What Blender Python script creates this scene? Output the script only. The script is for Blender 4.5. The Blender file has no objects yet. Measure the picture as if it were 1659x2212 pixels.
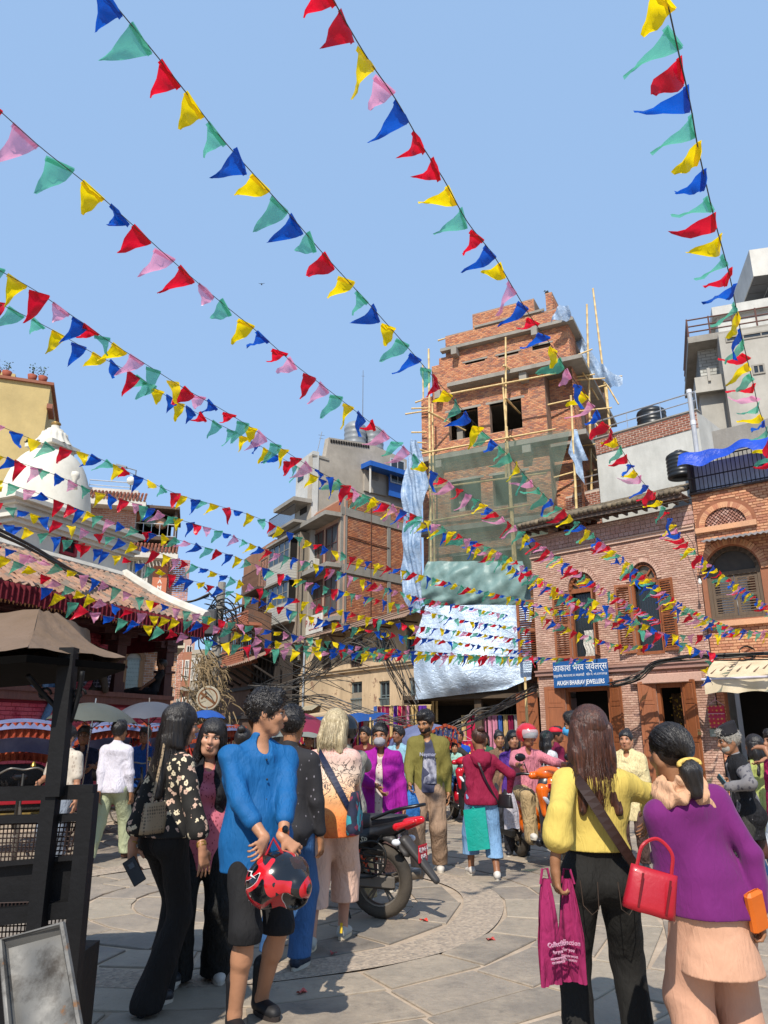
import bpy,bmesh,math,random
import numpy as np
from math import radians as R,pi,sin,cos,tan,atan2,sqrt,hypot
from mathutils import Vector as V,Matrix,Euler,noise
from mathutils.geometry import tessellate_polygon
scene=bpy.context.scene
col=scene.collection
rng=random.Random(7)
nrg=np.random.default_rng(7)
# camera, sky, sun, exposure
PITCH=R(16.85)
CAMZ=1.5
cd=bpy.data.cameras.new('camera')
cam=bpy.data.objects.new('camera',cd)
col.objects.link(cam)
cam.location=(0,0,CAMZ)
cam.rotation_euler=(R(90)+PITCH,0,0)
cd.sensor_fit='VERTICAL'
cd.sensor_height=36.0
cd.lens=36.0*1598.0/2212.0
cd.clip_start=0.05
cd.clip_end=3000
scene.camera=cam
SUN_EL,SUN_AZ=R(47),R(14)
SUNDIR=V((-sin(SUN_AZ)*cos(SUN_EL),-cos(SUN_AZ)*cos(SUN_EL),sin(SUN_EL)))
w=bpy.data.worlds.new('World')
scene.world=w
w.use_nodes=True
wn=w.node_tree.nodes
sky=wn.new('ShaderNodeTexSky')
sky.sky_type='NISHITA'
sky.sun_disc=False
sky.sun_elevation=SUN_EL
sky.sun_rotation=atan2(SUNDIR.x,SUNDIR.y)
sky.altitude=1300
sky.air_density=1.0
sky.dust_density=1.6
sky.ozone_density=2.0
bgn=wn['Background']
bgn.inputs[1].default_value=0.1
air=wn.new('ShaderNodeMix');air.data_type='RGBA'
air.inputs[0].default_value=0.68
air.inputs[7].default_value=(3.35,5.2,8.1,1)
w.node_tree.links.new(sky.outputs[0],air.inputs[6])
w.node_tree.links.new(air.outputs[2],bgn.inputs[0])
sl=bpy.data.lights.new('sun','SUN')
sl.energy=4.6
sl.angle=R(0.55)
sl.color=(1.0,0.93,0.83)
so=bpy.data.objects.new('sun',sl)
col.objects.link(so)
so.rotation_euler=(-SUNDIR).to_track_quat('-Z','Y').to_euler()
scene.view_settings.view_transform='Standard'
scene.view_settings.look='None'
scene.view_settings.exposure=0.44
scene.view_settings.gamma=1
scene.view_settings.use_curve_mapping=False
scene.cycles.max_bounces=6
scene.cycles.transparent_max_bounces=12
# measuring helpers (photo measured at 1659x2212)
FP=1598.0
CP,SP=cos(PITCH),sin(PITCH)
def ray(u,v):
 a=(u-829.5)/FP;b=(1106-v)/FP
 return V((a,CP-b*SP,SP+b*CP))
def at(u,v,Y):
 r=ray(u,v);return V((0,0,CAMZ))+r*(Y/r.y)
def atd(u,v,d):
 return V((0,0,CAMZ))+ray(u,v)*d
def ground(u,v,z=0.0):
 r=ray(u,v);return V((0,0,CAMZ))+r*((z-CAMZ)/r.z)
def hexc(h,k=1.0):
 h=h.lstrip('#')
 o=[]
 for i in(0,2,4):
  c=int(h[i:i+2],16)/255
  o.append((c/12.92 if c<=0.04045 else((c+0.055)/1.055)**2.4)*k)
 return(o[0],o[1],o[2],1.0)
 # materials
_M={}
class NT:
 def __init__(s,m):
  s.t=m.node_tree;s.n=s.t.nodes;s.l=s.t.links
 def add(s,typ,**kw):
  nd=s.n.new(typ)
  for k,v in kw.items():
   if k.startswith('i_'):
    nd.inputs[k[2:].replace('_',' ')].default_value=v
   else:
    setattr(nd,k,v)
  return nd
 def link(s,a,b):s.l.new(a,b)
 def coord(s,scale=(1,1,1),kind='Object',rot=(0,0,0)):
  c=s.add('ShaderNodeTexCoord');m=s.add('ShaderNodeMapping')
  m.inputs['Scale'].default_value=scale
  m.inputs['Rotation'].default_value=rot
  s.link(c.outputs[kind],m.inputs[0]);return m.outputs[0]
 def noise(s,vec,scale,detail=4,rough=0.55):
  nd=s.add('ShaderNodeTexNoise');nd.inputs['Scale'].default_value=scale
  nd.inputs['Detail'].default_value=detail;nd.inputs['Roughness'].default_value=rough
  if vec is not None:s.link(vec,nd.inputs['Vector'])
  return nd
 def ramp(s,fac,stops,interp='LINEAR'):
  nd=s.add('ShaderNodeValToRGB');nd.color_ramp.interpolation=interp
  e=nd.color_ramp.elements
  while len(e)<len(stops):e.new(0.5)
  for el,(p,c)in zip(e,stops):
   el.position=p;el.color=c if len(c)==4 else(*c,1)
  s.link(fac,nd.inputs[0]);return nd.outputs[0]
 def mix(s,fac,a,b,blend='MIX'):
  nd=s.add('ShaderNodeMix',data_type='RGBA',blend_type=blend)
  if hasattr(fac,'node'):s.link(fac,nd.inputs[0])
  else:nd.inputs[0].default_value=fac
  for x,k in((a,6),(b,7)):
   if hasattr(x,'node'):s.link(x,nd.inputs[k])
   else:nd.inputs[k].default_value=x
  return nd.outputs[2]
 def math(s,op,a,b=0.0):
  nd=s.add('ShaderNodeMath',operation=op)
  for x,k in((a,0),(b,1)):
   if hasattr(x,'node'):s.link(x,nd.inputs[k])
   else:nd.inputs[k].default_value=x
  return nd.outputs[0]
 def bump(s,h,dist=0.01,strength=1.0):
  nd=s.add('ShaderNodeBump');nd.inputs['Distance'].default_value=dist
  nd.inputs['Strength'].default_value=strength
  s.link(h,nd.inputs['Height']);return nd.outputs[0]
def newmat(name):
 m=bpy.data.materials.new(name);m.use_nodes=True
 nt=NT(m);return m,nt,nt.n['Principled BSDF']
def shade(c,k):return(c[0]*k,c[1]*k,c[2]*k,1)
def mat(name,c='#808080',rough=0.7,metal=0.0,var=0.15,nscale=3.0,bump=0.0,bscale=30.0,stretch=(1,1,1),spec=0.4,c2=None,coat=0.0,kind='Object',trans=0.0,alpha=1.0):
 """painted / woven / cast surface with slight colour drift and relief"""
 if name in _M:return _M[name]
 m,nt,b=newmat(name)
 if isinstance(c,str):c=hexc(c)
 if isinstance(c2,str):c2=hexc(c2)
 vec=nt.coord(stretch,kind)
 n1=nt.noise(vec,nscale,6,0.65)
 lo,hi=(shade(c,1-var),shade(c,1+var))if c2 is None else(c,c2)
 nt.link(nt.ramp(n1.outputs[0],[(0.3,lo),(0.7,hi)]),b.inputs['Base Color'])
 b.inputs['Roughness'].default_value=rough
 b.inputs['Metallic'].default_value=metal
 b.inputs['Specular IOR Level'].default_value=spec
 b.inputs['Coat Weight'].default_value=coat
 if alpha<1:b.inputs['Alpha'].default_value=alpha
 if trans:b.inputs['Transmission Weight'].default_value=trans
 if bump:
  n2=nt.noise(vec,bscale,4,0.6)
  nt.link(nt.bump(n2.outputs[0],bump,1.0),b.inputs['Normal'])
 _M[name]=m;return m
def cloth(name,c,fold=0.02,fscale=10.0,rough=0.85,weave=0.0,var=0.08,sheen=0.0,c2=None):
 """garment cloth: broad soft folds plus fine weave"""
 if name in _M:return _M[name]
 m,nt,b=newmat(name)
 if isinstance(c,str):c=hexc(c)
 vec=nt.coord((1,1,0.62))
 w1=nt.noise(vec,fscale,2,0.45);w1.inputs['Distortion'].default_value=0.9
 w2=nt.noise(nt.coord((1.4,1.4,0.35)),fscale*2.3,2,0.5);w2.inputs['Distortion'].default_value=1.5
 w3=nt.noise(nt.coord((1,1,1)),420,2,0.5)
 s=nt.math('ADD',w1.outputs[0],nt.math('MULTIPLY',w2.outputs[0],0.45))
 s=nt.math('ADD',s,nt.math('MULTIPLY',w3.outputs[0],0.03))
 nt.link(nt.bump(s,fold*2.2,1.0),b.inputs['Normal'])
 n=nt.noise(vec,4,5,0.6)
 hi=shade(c,1+var)if c2 is None else(hexc(c2)if isinstance(c2,str)else c2)
 nt.link(nt.ramp(n.outputs[0],[(0.3,shade(c,1-var)),(0.7,hi)]),b.inputs['Base Color'])
 b.inputs['Roughness'].default_value=rough
 b.inputs['Specular IOR Level'].default_value=0.25
 b.inputs['Sheen Weight'].default_value=sheen
 _M[name]=m;return m
def glass_dark(name='dark_window_glass',c=(0.02,0.025,0.03,1)):
 if name in _M:return _M[name]
 m,nt,b=newmat(name)
 b.inputs['Base Color'].default_value=c
 b.inputs['Roughness'].default_value=0.12
 b.inputs['Specular IOR Level'].default_value=0.6
 _M[name]=m;return m
def brickmat(name,cols,rough=0.85,grime=0.35,paint=None,paint_amt=0.0,gscale=0.9):
 """each brick takes its own tone (random per object and per island), with dust and wear"""
 if name in _M:return _M[name]
 m,nt,b=newmat(name)
 oi=nt.add('ShaderNodeObjectInfo');ge=nt.add('ShaderNodeNewGeometry')
 s=nt.math('FRACT',nt.math('ADD',oi.outputs['Random'],ge.outputs['Random Per Island']))
 stops=[(i/len(cols),hexc(c)if isinstance(c,str)else c)for i,c in enumerate(cols)]
 base=nt.ramp(s,stops,'CONSTANT')
 vec=nt.coord((1,1,1),'Object')
 geo=nt.add('ShaderNodeNewGeometry')
 n=nt.noise(geo.outputs['Position'],gscale,6,0.7)
 f=nt.ramp(n.outputs[0],[(0.42,(0,0,0)),(0.72,(1,1,1))])
 f=nt.math('MULTIPLY',f,grime)
 out=nt.mix(f,base,hexc('#8a7a6c'))
 n2=nt.noise(geo.outputs['Position'],26,4,0.7)
 out=nt.mix(0.35,out,nt.ramp(n2.outputs[0],[(0.3,(0.55,0.55,0.55)),(0.7,(1.25,1.25,1.25))]),'MULTIPLY')
 if paint:
  n3=nt.noise(geo.outputs['Position'],2.3,7,0.75)
  pf=nt.ramp(n3.outputs[0],[(0.5-paint_amt*0.3,(1,1,1)),(0.62,(0,0,0))])
  out=nt.mix(pf,out,hexc(paint))
 nt.link(out,b.inputs['Base Color'])
 nt.link(nt.bump(n2.outputs[0],0.004,1.0),b.inputs['Normal'])
 b.inputs['Roughness'].default_value=rough
 b.inputs['Specular IOR Level'].default_value=0.2
 _M[name]=m;return m
def weathered(name,c,stain='#5b564e',amt=0.6,rough=0.9,scale=0.8,bump=0.006,streak=True,peel=None):
 """plaster / concrete with rain streaks and blotches"""
 if name in _M:return _M[name]
 m,nt,b=newmat(name)
 geo=nt.add('ShaderNodeNewGeometry')
 mp=nt.add('ShaderNodeMapping');nt.link(geo.outputs['Position'],mp.inputs[0])
 mp.inputs['Scale'].default_value=(1,1,0.22 if streak else 1)
 n1=nt.noise(mp.outputs[0],scale*2.2,8,0.72)
 n2=nt.noise(geo.outputs['Position'],scale,6,0.65)
 f=nt.math('MULTIPLY',nt.ramp(n1.outputs[0],[(0.45,(0,0,0)),(0.75,(1,1,1))]),amt)
 base=nt.ramp(n2.outputs[0],[(0.3,shade(hexc(c),0.82)),(0.65,shade(hexc(c),1.1))])
 out=nt.mix(f,base,hexc(stain))
 if peel:
  n4=nt.noise(geo.outputs['Position'],1.7,9,0.7)
  out=nt.mix(nt.ramp(n4.outputs[0],[(0.60,(0,0,0)),(0.62,(1,1,1))]),out,hexc(peel))
 nt.link(out,b.inputs['Base Color'])
 n3=nt.noise(geo.outputs['Position'],18,6,0.7)
 nt.link(nt.bump(n3.outputs[0],bump,1.0),b.inputs['Normal'])
 b.inputs['Roughness'].default_value=rough
 b.inputs['Specular IOR Level'].default_value=0.2
 _M[name]=m;return m
def woodmat(name,c,c2,rough=0.6,scale=3.0):
 if name in _M:return _M[name]
 m,nt,b=newmat(name)
 vec=nt.coord((7,7,0.7))
 n=nt.noise(vec,scale,6,0.65);n.inputs['Distortion'].default_value=0.6
 nt.link(nt.ramp(n.outputs[0],[(0.3,hexc(c)),(0.7,hexc(c2))]),b.inputs['Base Color'])
 nt.link(nt.bump(n.outputs[0],0.003,1.0),b.inputs['Normal'])
 b.inputs['Roughness'].default_value=rough
 _M[name]=m;return m
def thin(name,c,translucency=0.45,var=0.1,rough=0.45,fold=0.01,fscale=14,see=0.0,c2=None):
 """thin sheet (plastic flag, tarpaulin): part of the light comes through"""
 if name in _M:return _M[name]
 m,nt,b=newmat(name)
 c=hexc(c)if isinstance(c,str)else c
 c2=hexc(c2)if c2 else shade(c,1+var)
 vec=nt.coord()
 n=nt.noise(vec,fscale*0.5,4,0.6)
 colr=nt.ramp(n.outputs[0],[(0.35,shade(c,1-var)),(0.65,c2)])
 nt.link(colr,b.inputs['Base Color'])
 b.inputs['Roughness'].default_value=rough
 n2=nt.noise(vec,fscale,3,0.6);n2.inputs['Distortion'].default_value=1.2
 bp=nt.bump(n2.outputs[0],fold,1.0)
 nt.link(bp,b.inputs['Normal'])
 t=nt.add('ShaderNodeBsdfTranslucent');nt.link(colr,t.inputs[0]);nt.link(bp,t.inputs['Normal'])
 mx=nt.add('ShaderNodeMixShader');mx.inputs[0].default_value=translucency
 nt.link(b.outputs[0],mx.inputs[1]);nt.link(t.outputs[0],mx.inputs[2])
 out=mx.outputs[0]
 if see:
  tr=nt.add('ShaderNodeBsdfTransparent');m2=nt.add('ShaderNodeMixShader')
  tr.inputs[0].default_value=(min(1,c[0]*1.5+.35),min(1,c[1]*1.5+.35),min(1,c[2]*1.5+.35),1)
  m2.inputs[0].default_value=see
  nt.link(out,m2.inputs[1]);nt.link(tr.outputs[0],m2.inputs[2]);out=m2.outputs[0]
 nt.link(out,nt.n['Material Output'].inputs[0])
 _M[name]=m;return m
 # objects
def link(o):col.objects.link(o);return o
def props(o,label=None,cat=None,group=None,kind=None):
 if label:o['label']=label
 if cat:o['category']=cat
 if group:o['group']=group
 if kind:o['kind']=kind
 return o
def thing(name,label,cat,loc=(0,0,0),rz=0.0,group=None):
 o=link(bpy.data.objects.new(name,None))
 o.location=loc;o.rotation_euler=(0,0,rz);o.empty_display_size=0.1
 return props(o,label,cat,group)
class MB:
 """collects shapes into ONE mesh object"""
 def __init__(s):s.v=[];s.f=[];s.mi=[];s.cur=0
 def raw(s,vs,fs,M=None):
  b=len(s.v)
  s.v+=[tuple(M@V(p))for p in vs]if M is not None else[tuple(p)for p in vs]
  s.f+=[tuple(b+i for i in f)for f in fs];s.mi+=[s.cur]*len(fs);return s
 def box(s,c,d,rot=None,M=None):
  x,y,z=d[0]/2,d[1]/2,d[2]/2
  vs=[V(((-x,x)[i&1],(-y,y)[i>>1&1],(-z,z)[i>>2&1]))for i in range(8)]
  if rot is not None:
   e=Euler(rot).to_matrix();vs=[e@p for p in vs]
  vs=[p+V(c)for p in vs]
  return s.raw(vs,[(0,2,3,1),(4,5,7,6),(0,1,5,4),(2,6,7,3),(0,4,6,2),(1,3,7,5)],M)
 def bb(s,lo,hi,M=None):
  return s.box([(a+b)/2 for a,b in zip(lo,hi)],[abs(b-a)for a,b in zip(lo,hi)],None,M)
 def bevbox(s,c,d,r=0.01,rot=None):
  x,y,z=d[0]/2,d[1]/2,d[2]/2
  vs=[]
  for zz,k in((-z,1),(-z+r,0),(z-r,0),(z,1)):
   q=r if k else 0
   for a,b in((-x+q+r,-y+q),(x-q-r,-y+q),(x-q,-y+q+r),(x-q,y-q-r),(x-q-r,y-q),(-x+q+r,y-q),(-x+q,y-q-r),(-x+q,-y+q+r)):
    vs.append(V((a,b,zz)))
  if rot is not None:
   e=Euler(rot).to_matrix();vs=[e@p for p in vs]
  vs=[p+V(c)for p in vs]
  fs=[tuple(range(7,-1,-1)),tuple(range(24,32))]
  for k in range(3):
   for i in range(8):
    j=(i+1)%8;fs.append((k*8+i,k*8+j,k*8+8+j,k*8+8+i))
  return s.raw(vs,fs)
 def tube(s,pts,r=0.01,n=8,caps=True,closed=False):
  pts=[V(p)for p in pts];m=len(pts)
  rs=r if isinstance(r,(list,tuple))else[r]*m
  b=len(s.v);up=None
  for i,p in enumerate(pts):
   if closed:t=pts[(i+1)%m]-pts[i-1]
   else:t=pts[min(i+1,m-1)]-pts[max(i-1,0)]
   t=t.normalized()if t.length>1e-9 else V((0,0,1))
   if up is None:up=V((0,0,1))if abs(t.z)<0.9 else V((1,0,0))
   a=t.cross(up)
   if a.length<1e-6:a=t.cross(V((0.3,1,0.2)))
   a.normalize();c=a.cross(t).normalized();up=c
   for k in range(n):
    q=2*pi*k/n
    s.v.append(tuple(p+(a*cos(q)+c*sin(q))*rs[i]))
  segs=m if closed else m-1
  for i in range(segs):
   j=(i+1)%m
   for k in range(n):
    l=(k+1)%n
    s.f.append((b+i*n+k,b+i*n+l,b+j*n+l,b+j*n+k));s.mi.append(s.cur)
  if caps and not closed:
   s.f.append(tuple(b+k for k in range(n-1,-1,-1)));s.mi.append(s.cur)
   s.f.append(tuple(b+(m-1)*n+k for k in range(n)));s.mi.append(s.cur)
  return s
 def lathe(s,prof,n=20,c=(0,0,0),M=None,axis='Z'):
  vs=[];fs=[]
  for r,z in prof:
   for k in range(n):
    q=2*pi*k/n
    p=(r*cos(q),r*sin(q),z)
    if axis=='X':p=(p[2],p[0],p[1])
    if axis=='Y':p=(p[0],p[2],p[1])
    vs.append(V(p)+V(c))
  for i in range(len(prof)-1):
   for k in range(n):
    l=(k+1)%n;fs.append((i*n+k,i*n+l,i*n+n+l,i*n+n+k))
  return s.raw(vs,fs,M)
 def ell(s,c,r,n=12,m=8,rot=None):
  vs=[];fs=[]
  e=Euler(rot).to_matrix()if rot is not None else None
  for i in range(m+1):
   a=pi*i/m
   for k in range(n):
    q=2*pi*k/n
    p=V((r[0]*sin(a)*cos(q),r[1]*sin(a)*sin(q),-r[2]*cos(a)))
    if e:p=e@p
    vs.append(p+V(c))
  for i in range(m):
   for k in range(n):
    l=(k+1)%n;fs.append((i*n+k,i*n+l,i*n+n+l,i*n+n+k))
  return s.raw(vs,fs)
 def prism(s,poly,z0,z1,M=None):
  n=len(poly)
  vs=[(x,y,z0)for x,y in poly]+[(x,y,z1)for x,y in poly]
  fs=[tuple(range(n-1,-1,-1)),tuple(range(n,2*n))]+[(i,(i+1)%n,n+(i+1)%n,n+i)for i in range(n)]
  return s.raw(vs,fs,M)
 def sidepoly(s,poly,x0,x1):
  """polygon in (y,z) extruded along x"""
  n=len(poly)
  vs=[(x0,y,z)for y,z in poly]+[(x1,y,z)for y,z in poly]
  fs=[tuple(range(n)),tuple(range(2*n-1,n-1,-1))]+[(n+i,n+(i+1)%n,(i+1)%n,i)for i in range(n)]
  return s.raw(vs,fs)
 def facepoly(s,poly,y0,y1):
  """polygon in (x,z) extruded along y"""
  n=len(poly)
  vs=[(x,y0,z)for x,z in poly]+[(x,y1,z)for x,z in poly]
  fs=[tuple(range(n)),tuple(range(2*n-1,n-1,-1))]+[(n+i,n+(i+1)%n,(i+1)%n,i)for i in range(n)]
  return s.raw(vs,fs)
 def sheet(s,fn,nu,nv):
  vs=[fn(i/nu,j/nv)for j in range(nv+1)for i in range(nu+1)]
  fs=[(j*(nu+1)+i,j*(nu+1)+i+1,(j+1)*(nu+1)+i+1,(j+1)*(nu+1)+i)for j in range(nv)for i in range(nu)]
  return s.raw(vs,fs)
 def mesh(s,name='mesh',smooth=False):
  me=bpy.data.meshes.new(name);me.from_pydata(s.v,[],s.f)
  if any(s.mi):me.polygons.foreach_set('material_index',s.mi)
  if smooth:me.polygons.foreach_set('use_smooth',[True]*len(s.f))
  me.update();return me
 def build(s,name,m,parent=None,smooth=False,label=None,kind=None,loc=None):
  me=s.mesh(name,smooth)
  for x in(m if isinstance(m,(list,tuple))else[m]):me.materials.append(x)
  o=link(bpy.data.objects.new(name,me));o.parent=parent
  if loc is not None:o.location=loc
  if label:o['label']=label
  if kind:o['kind']=kind
  return o
def copy_tree(o,parent=None,loc=None,rz=None,label=None,deep=0):
 c=o.copy();col.objects.link(c);c.parent=parent
 if loc is not None:c.location=loc
 if rz is not None:c.rotation_euler.z=rz
 if label:c['label']=label
 for ch in list(o.children):copy_tree(ch,c)
 return c
def catmull(pts,n):
 pts=[V(p)for p in pts];out=[]
 P_=[pts[0]*2-pts[1]]+pts+[pts[-1]*2-pts[-2]]
 for i in range(len(pts)-1):
  a,b,c,d=P_[i:i+4]
  for k in range(n):
   t=k/n
   out.append(0.5*((2*b)+(c-a)*t+(2*a-5*b+4*c-d)*t*t+(3*b-a-3*c+d)*t**3))
 out.append(pts[-1]);return out
def text_mesh(txt,size,depth=0.004,bold=False,name='lettering'):
 """flat lettering from Blender's built-in font, as mesh data centred on its origin in x-y"""
 cu=bpy.data.curves.new(name,'FONT');cu.body=txt;cu.size=size
 cu.align_x='CENTER';cu.align_y='CENTER';cu.extrude=depth;cu.resolution_u=2
 if bold:cu.offset=size*0.012
 ob=bpy.data.objects.new(name,cu);col.objects.link(ob)
 bpy.context.view_layer.update()
 me=bpy.data.meshes.new_from_object(ob.evaluated_get(bpy.context.evaluated_depsgraph_get()))
 bpy.data.objects.remove(ob);bpy.data.curves.remove(cu)
 return me
def lettering(txt,size,m,parent,loc,rot=(pi/2,0,0),sx=1.0,depth=0.003,bold=True,name='lettering'):
 me=text_mesh(txt,size,depth,bold,name);me.materials.clear();me.materials.append(m)
 o=link(bpy.data.objects.new(name,me));o.parent=parent;o.location=loc;o.rotation_euler=rot
 o.scale=(sx,1,1);return o
 # ground and paving
RC=V((-1.45,7.85,0));RR=2.38
def mk_ground():
 m,nt,b=newmat('dusty_mortar')
 geo=nt.add('ShaderNodeNewGeometry')
 n=nt.noise(geo.outputs['Position'],3.0,8,0.7)
 nt.link(nt.ramp(n.outputs[0],[(0.3,hexc('#8d7c69')),(0.7,hexc('#b3a18c'))]),b.inputs['Base Color'])
 n2=nt.noise(geo.outputs['Position'],60,4,0.6)
 nt.link(nt.bump(n2.outputs[0],0.004),b.inputs['Normal'])
 b.inputs['Roughness'].default_value=0.9
 mb=MB();S=900
 mb.raw([(-S,-S,-0.012),(S,-S,-0.012),(S,S,-0.012),(-S,S,-0.012)],[(0,1,2,3)])
 g=mb.build('ground',m);props(g,'square and street floor of dusty mortar under the paving slabs',kind='structure')
 m,nt,b=newmat('grey_flagstone')
 oi=nt.add('ShaderNodeObjectInfo');geo=nt.add('ShaderNodeNewGeometry')
 s=nt.math('FRACT',nt.math('ADD',oi.outputs['Random'],geo.outputs['Random Per Island']))
 base=nt.ramp(s,[(0,hexc('#797067')),(0.3,hexc('#887e70')),(0.6,hexc('#6f675e')),(1.0,hexc('#948978'))])
 n=nt.noise(geo.outputs['Position'],1.3,8,0.7)
 out=nt.mix(nt.math('MULTIPLY',nt.ramp(n.outputs[0],[(0.42,(0,0,0)),(0.68,(1,1,1))]),0.8),base,hexc('#a59682'))
 n2=nt.noise(geo.outputs['Position'],14,8,0.75)
 out=nt.mix(0.5,out,nt.ramp(n2.outputs[0],[(0.3,(0.72,0.72,0.72)),(0.7,(1.2,1.2,1.2))]),'MULTIPLY')
 n4=nt.noise(geo.outputs['Position'],5,8,0.8)
 out=nt.mix(nt.math('MULTIPLY',nt.ramp(n4.outputs[0],[(0.56,(0,0,0)),(0.68,(1,1,1))]),0.55),out,hexc('#4f4a43'))
 nt.link(out,b.inputs['Base Color'])
 n3=nt.noise(geo.outputs['Position'],7,7,0.7)
 nt.link(nt.bump(n3.outputs[0],0.012),b.inputs['Normal'])
 nt.link(nt.ramp(n2.outputs[0],[(0.3,(0.5,0.5,0.5)),(0.7,(0.8,0.8,0.8))]),b.inputs['Roughness'])
 stone=m
 slabs=[]
 def slab(pts):
  c=sum((V((x,y,0))for x,y in pts),V((0,0,0)))/len(pts)
  slabs.append((c,pts))
 gap=0.017
 def ringrow(r0,r1,wid,ph):
  n=max(6,int(2*pi*r0/wid));a=ph
  st=2*pi/n
  cuts=[a+i*st+rng.uniform(-.17,.17)*st for i in range(n)]
  for i in range(n):
   a0=cuts[i]+gap/r0;a1=(cuts[i+1]if i<n-1 else cuts[0]+2*pi)-gap/r0
   j=[rng.uniform(-.014,.014)for _ in range(4)]
   m_=max(1,int((a1-a0)/0.22))
   inner=[(RC.x+(r0+gap+j[0])*cos(a0+(a1-a0)*k/m_),RC.y+(r0+gap+j[0])*sin(a0+(a1-a0)*k/m_))for k in range(m_+1)]
   outer=[(RC.x+(r1-gap+j[1])*cos(a1-(a1-a0)*k/m_),RC.y+(r1-gap+j[1])*sin(a1-(a1-a0)*k/m_))for k in range(m_+1)]
   slab(inner+outer)
 slab([(RC.x+.48*cos(2*pi*k/10),RC.y+.48*sin(2*pi*k/10))for k in range(10)])
 r=0.5;k=0
 while r<RR-0.2:
  ringrow(r,min(r+0.42,RR-0.17),0.62,k*1.1);r+=0.42;k+=1
 r=RR+0.2
 for k in range(10):
  dr=(0.43,0.5,0.38)[k%3]
  ringrow(r,r+dr,0.66+0.12*(k%3),k*0.77);r+=dr
 RO=r
 for iy in range(-3,70):
  y=2.0+iy*0.46
  x=-16.0+(iy%2)*0.4+rng.uniform(-.1,.1)
  while x<14:
   wd=rng.uniform(0.55,0.95)
   ang=R(-8);ca,sa=cos(ang),sin(ang)
   P4=[(x+gap,y+gap),(x+wd-gap,y+gap),(x+wd-gap,y+0.46-gap),(x+gap,y+0.46-gap)]
   P4=[(px*ca-(py-7)*sa,px*sa+(py-7)*ca+7)for px,py in P4]
   if min(hypot(px-RC.x,py-RC.y)for px,py in P4)>RO+0.02:slab(P4)
   x+=wd
 vis=[s_ for s_ in slabs if s_[0].y>3.2 and abs(s_[0].x)<0.6*s_[0].y+1.0]
 vis.sort(key=lambda s_:s_[0].length)
 near=vis[:300];ids={id(s_)for s_ in near}
 def slabmesh(mb,pts,c=V((0,0,0))):
  n=len(pts);t=rng.uniform(-0.0015,0.004);b=0.008
  cx=sum(p[0]for p in pts)/n;cy=sum(p[1]for p in pts)/n
  vs=[(x-c.x,y-c.y,-0.012)for x,y in pts]+[(x-c.x,y-c.y,t-0.006)for x,y in pts]+[(x-c.x+(cx-x)*b*2,y-c.y+(cy-y)*b*2,t)for x,y in pts]
  fs=[tuple(range(2*n,3*n))]
  for k in(0,n):
   fs+=[(k+i,k+(i+1)%n,k+n+(i+1)%n,k+n+i)for i in range(n)]
  mb.raw(vs,fs)
 for c,pts in near:
  mb=MB();slabmesh(mb,pts,c);mb.build('paving_slab',stone,g,loc=c)
 mb=MB()
 for s_ in slabs:
  if id(s_)not in ids:slabmesh(mb,s_[1])
 mb.build('paving_slabs',stone,g,kind='stuff')
 m,nt,b=newmat('pebble_ring')
 geo=nt.add('ShaderNodeNewGeometry')
 vo=nt.add('ShaderNodeTexVoronoi');vo.inputs['Scale'].default_value=38;nt.link(geo.outputs['Position'],vo.inputs['Vector'])
 vc=nt.ramp(vo.outputs['Color'],[(0.1,hexc('#81766a')),(0.5,hexc('#978877')),(0.9,hexc('#a69683'))])
 nt.link(vc,b.inputs['Base Color'])
 nt.link(nt.bump(vo.outputs['Distance'],0.01,0.8),b.inputs['Normal'])
 b.inputs['Roughness'].default_value=0.9
 mb=MB();N=120
 for i in range(N):
  a0,a1=2*pi*i/N,2*pi*(i+1)/N
  q=[]
  for(rr,a)in((RR-.17,a0),(RR+.2,a0),(RR+.2,a1),(RR-.17,a1)):
   rr+=0.02*sin(a*7)
   q.append((RC.x+rr*cos(a),RC.y+rr*sin(a),0.001))
  mb.raw(q,[(0,1,2,3)])
 mb.build('pebble_ring',m,g)
 for(u,v,c,lab,rz)in((915,1990,'#c0392b','torn red and cream sweet wrapper lying on the paving',0.3),(652,2146,'#b5524a','small reddish wrapper scrap on the stones near the trainers',1.0),(1060,2032,'#a04038','tiny dark red wrapper on the pebble ring',.5),(720,2062,'#8c3b3b','crumpled dark red paper scrap beside the yellow tabbed shoe',2)):
  p=ground(u,v);mb=MB()
  mb.sheet(lambda a,b:((a-.5)*.07,(b-.5)*.035,.008+.01*sin(a*5+b*3)),5,3)
  o=mb.build('wrapper',mat('wrap'+c,c,0.4,var=.4,nscale=30));o.location=(p.x,p.y,0.004);o.rotation_euler.z=rz
  props(o,lab,'litter')
mk_ground()
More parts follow.
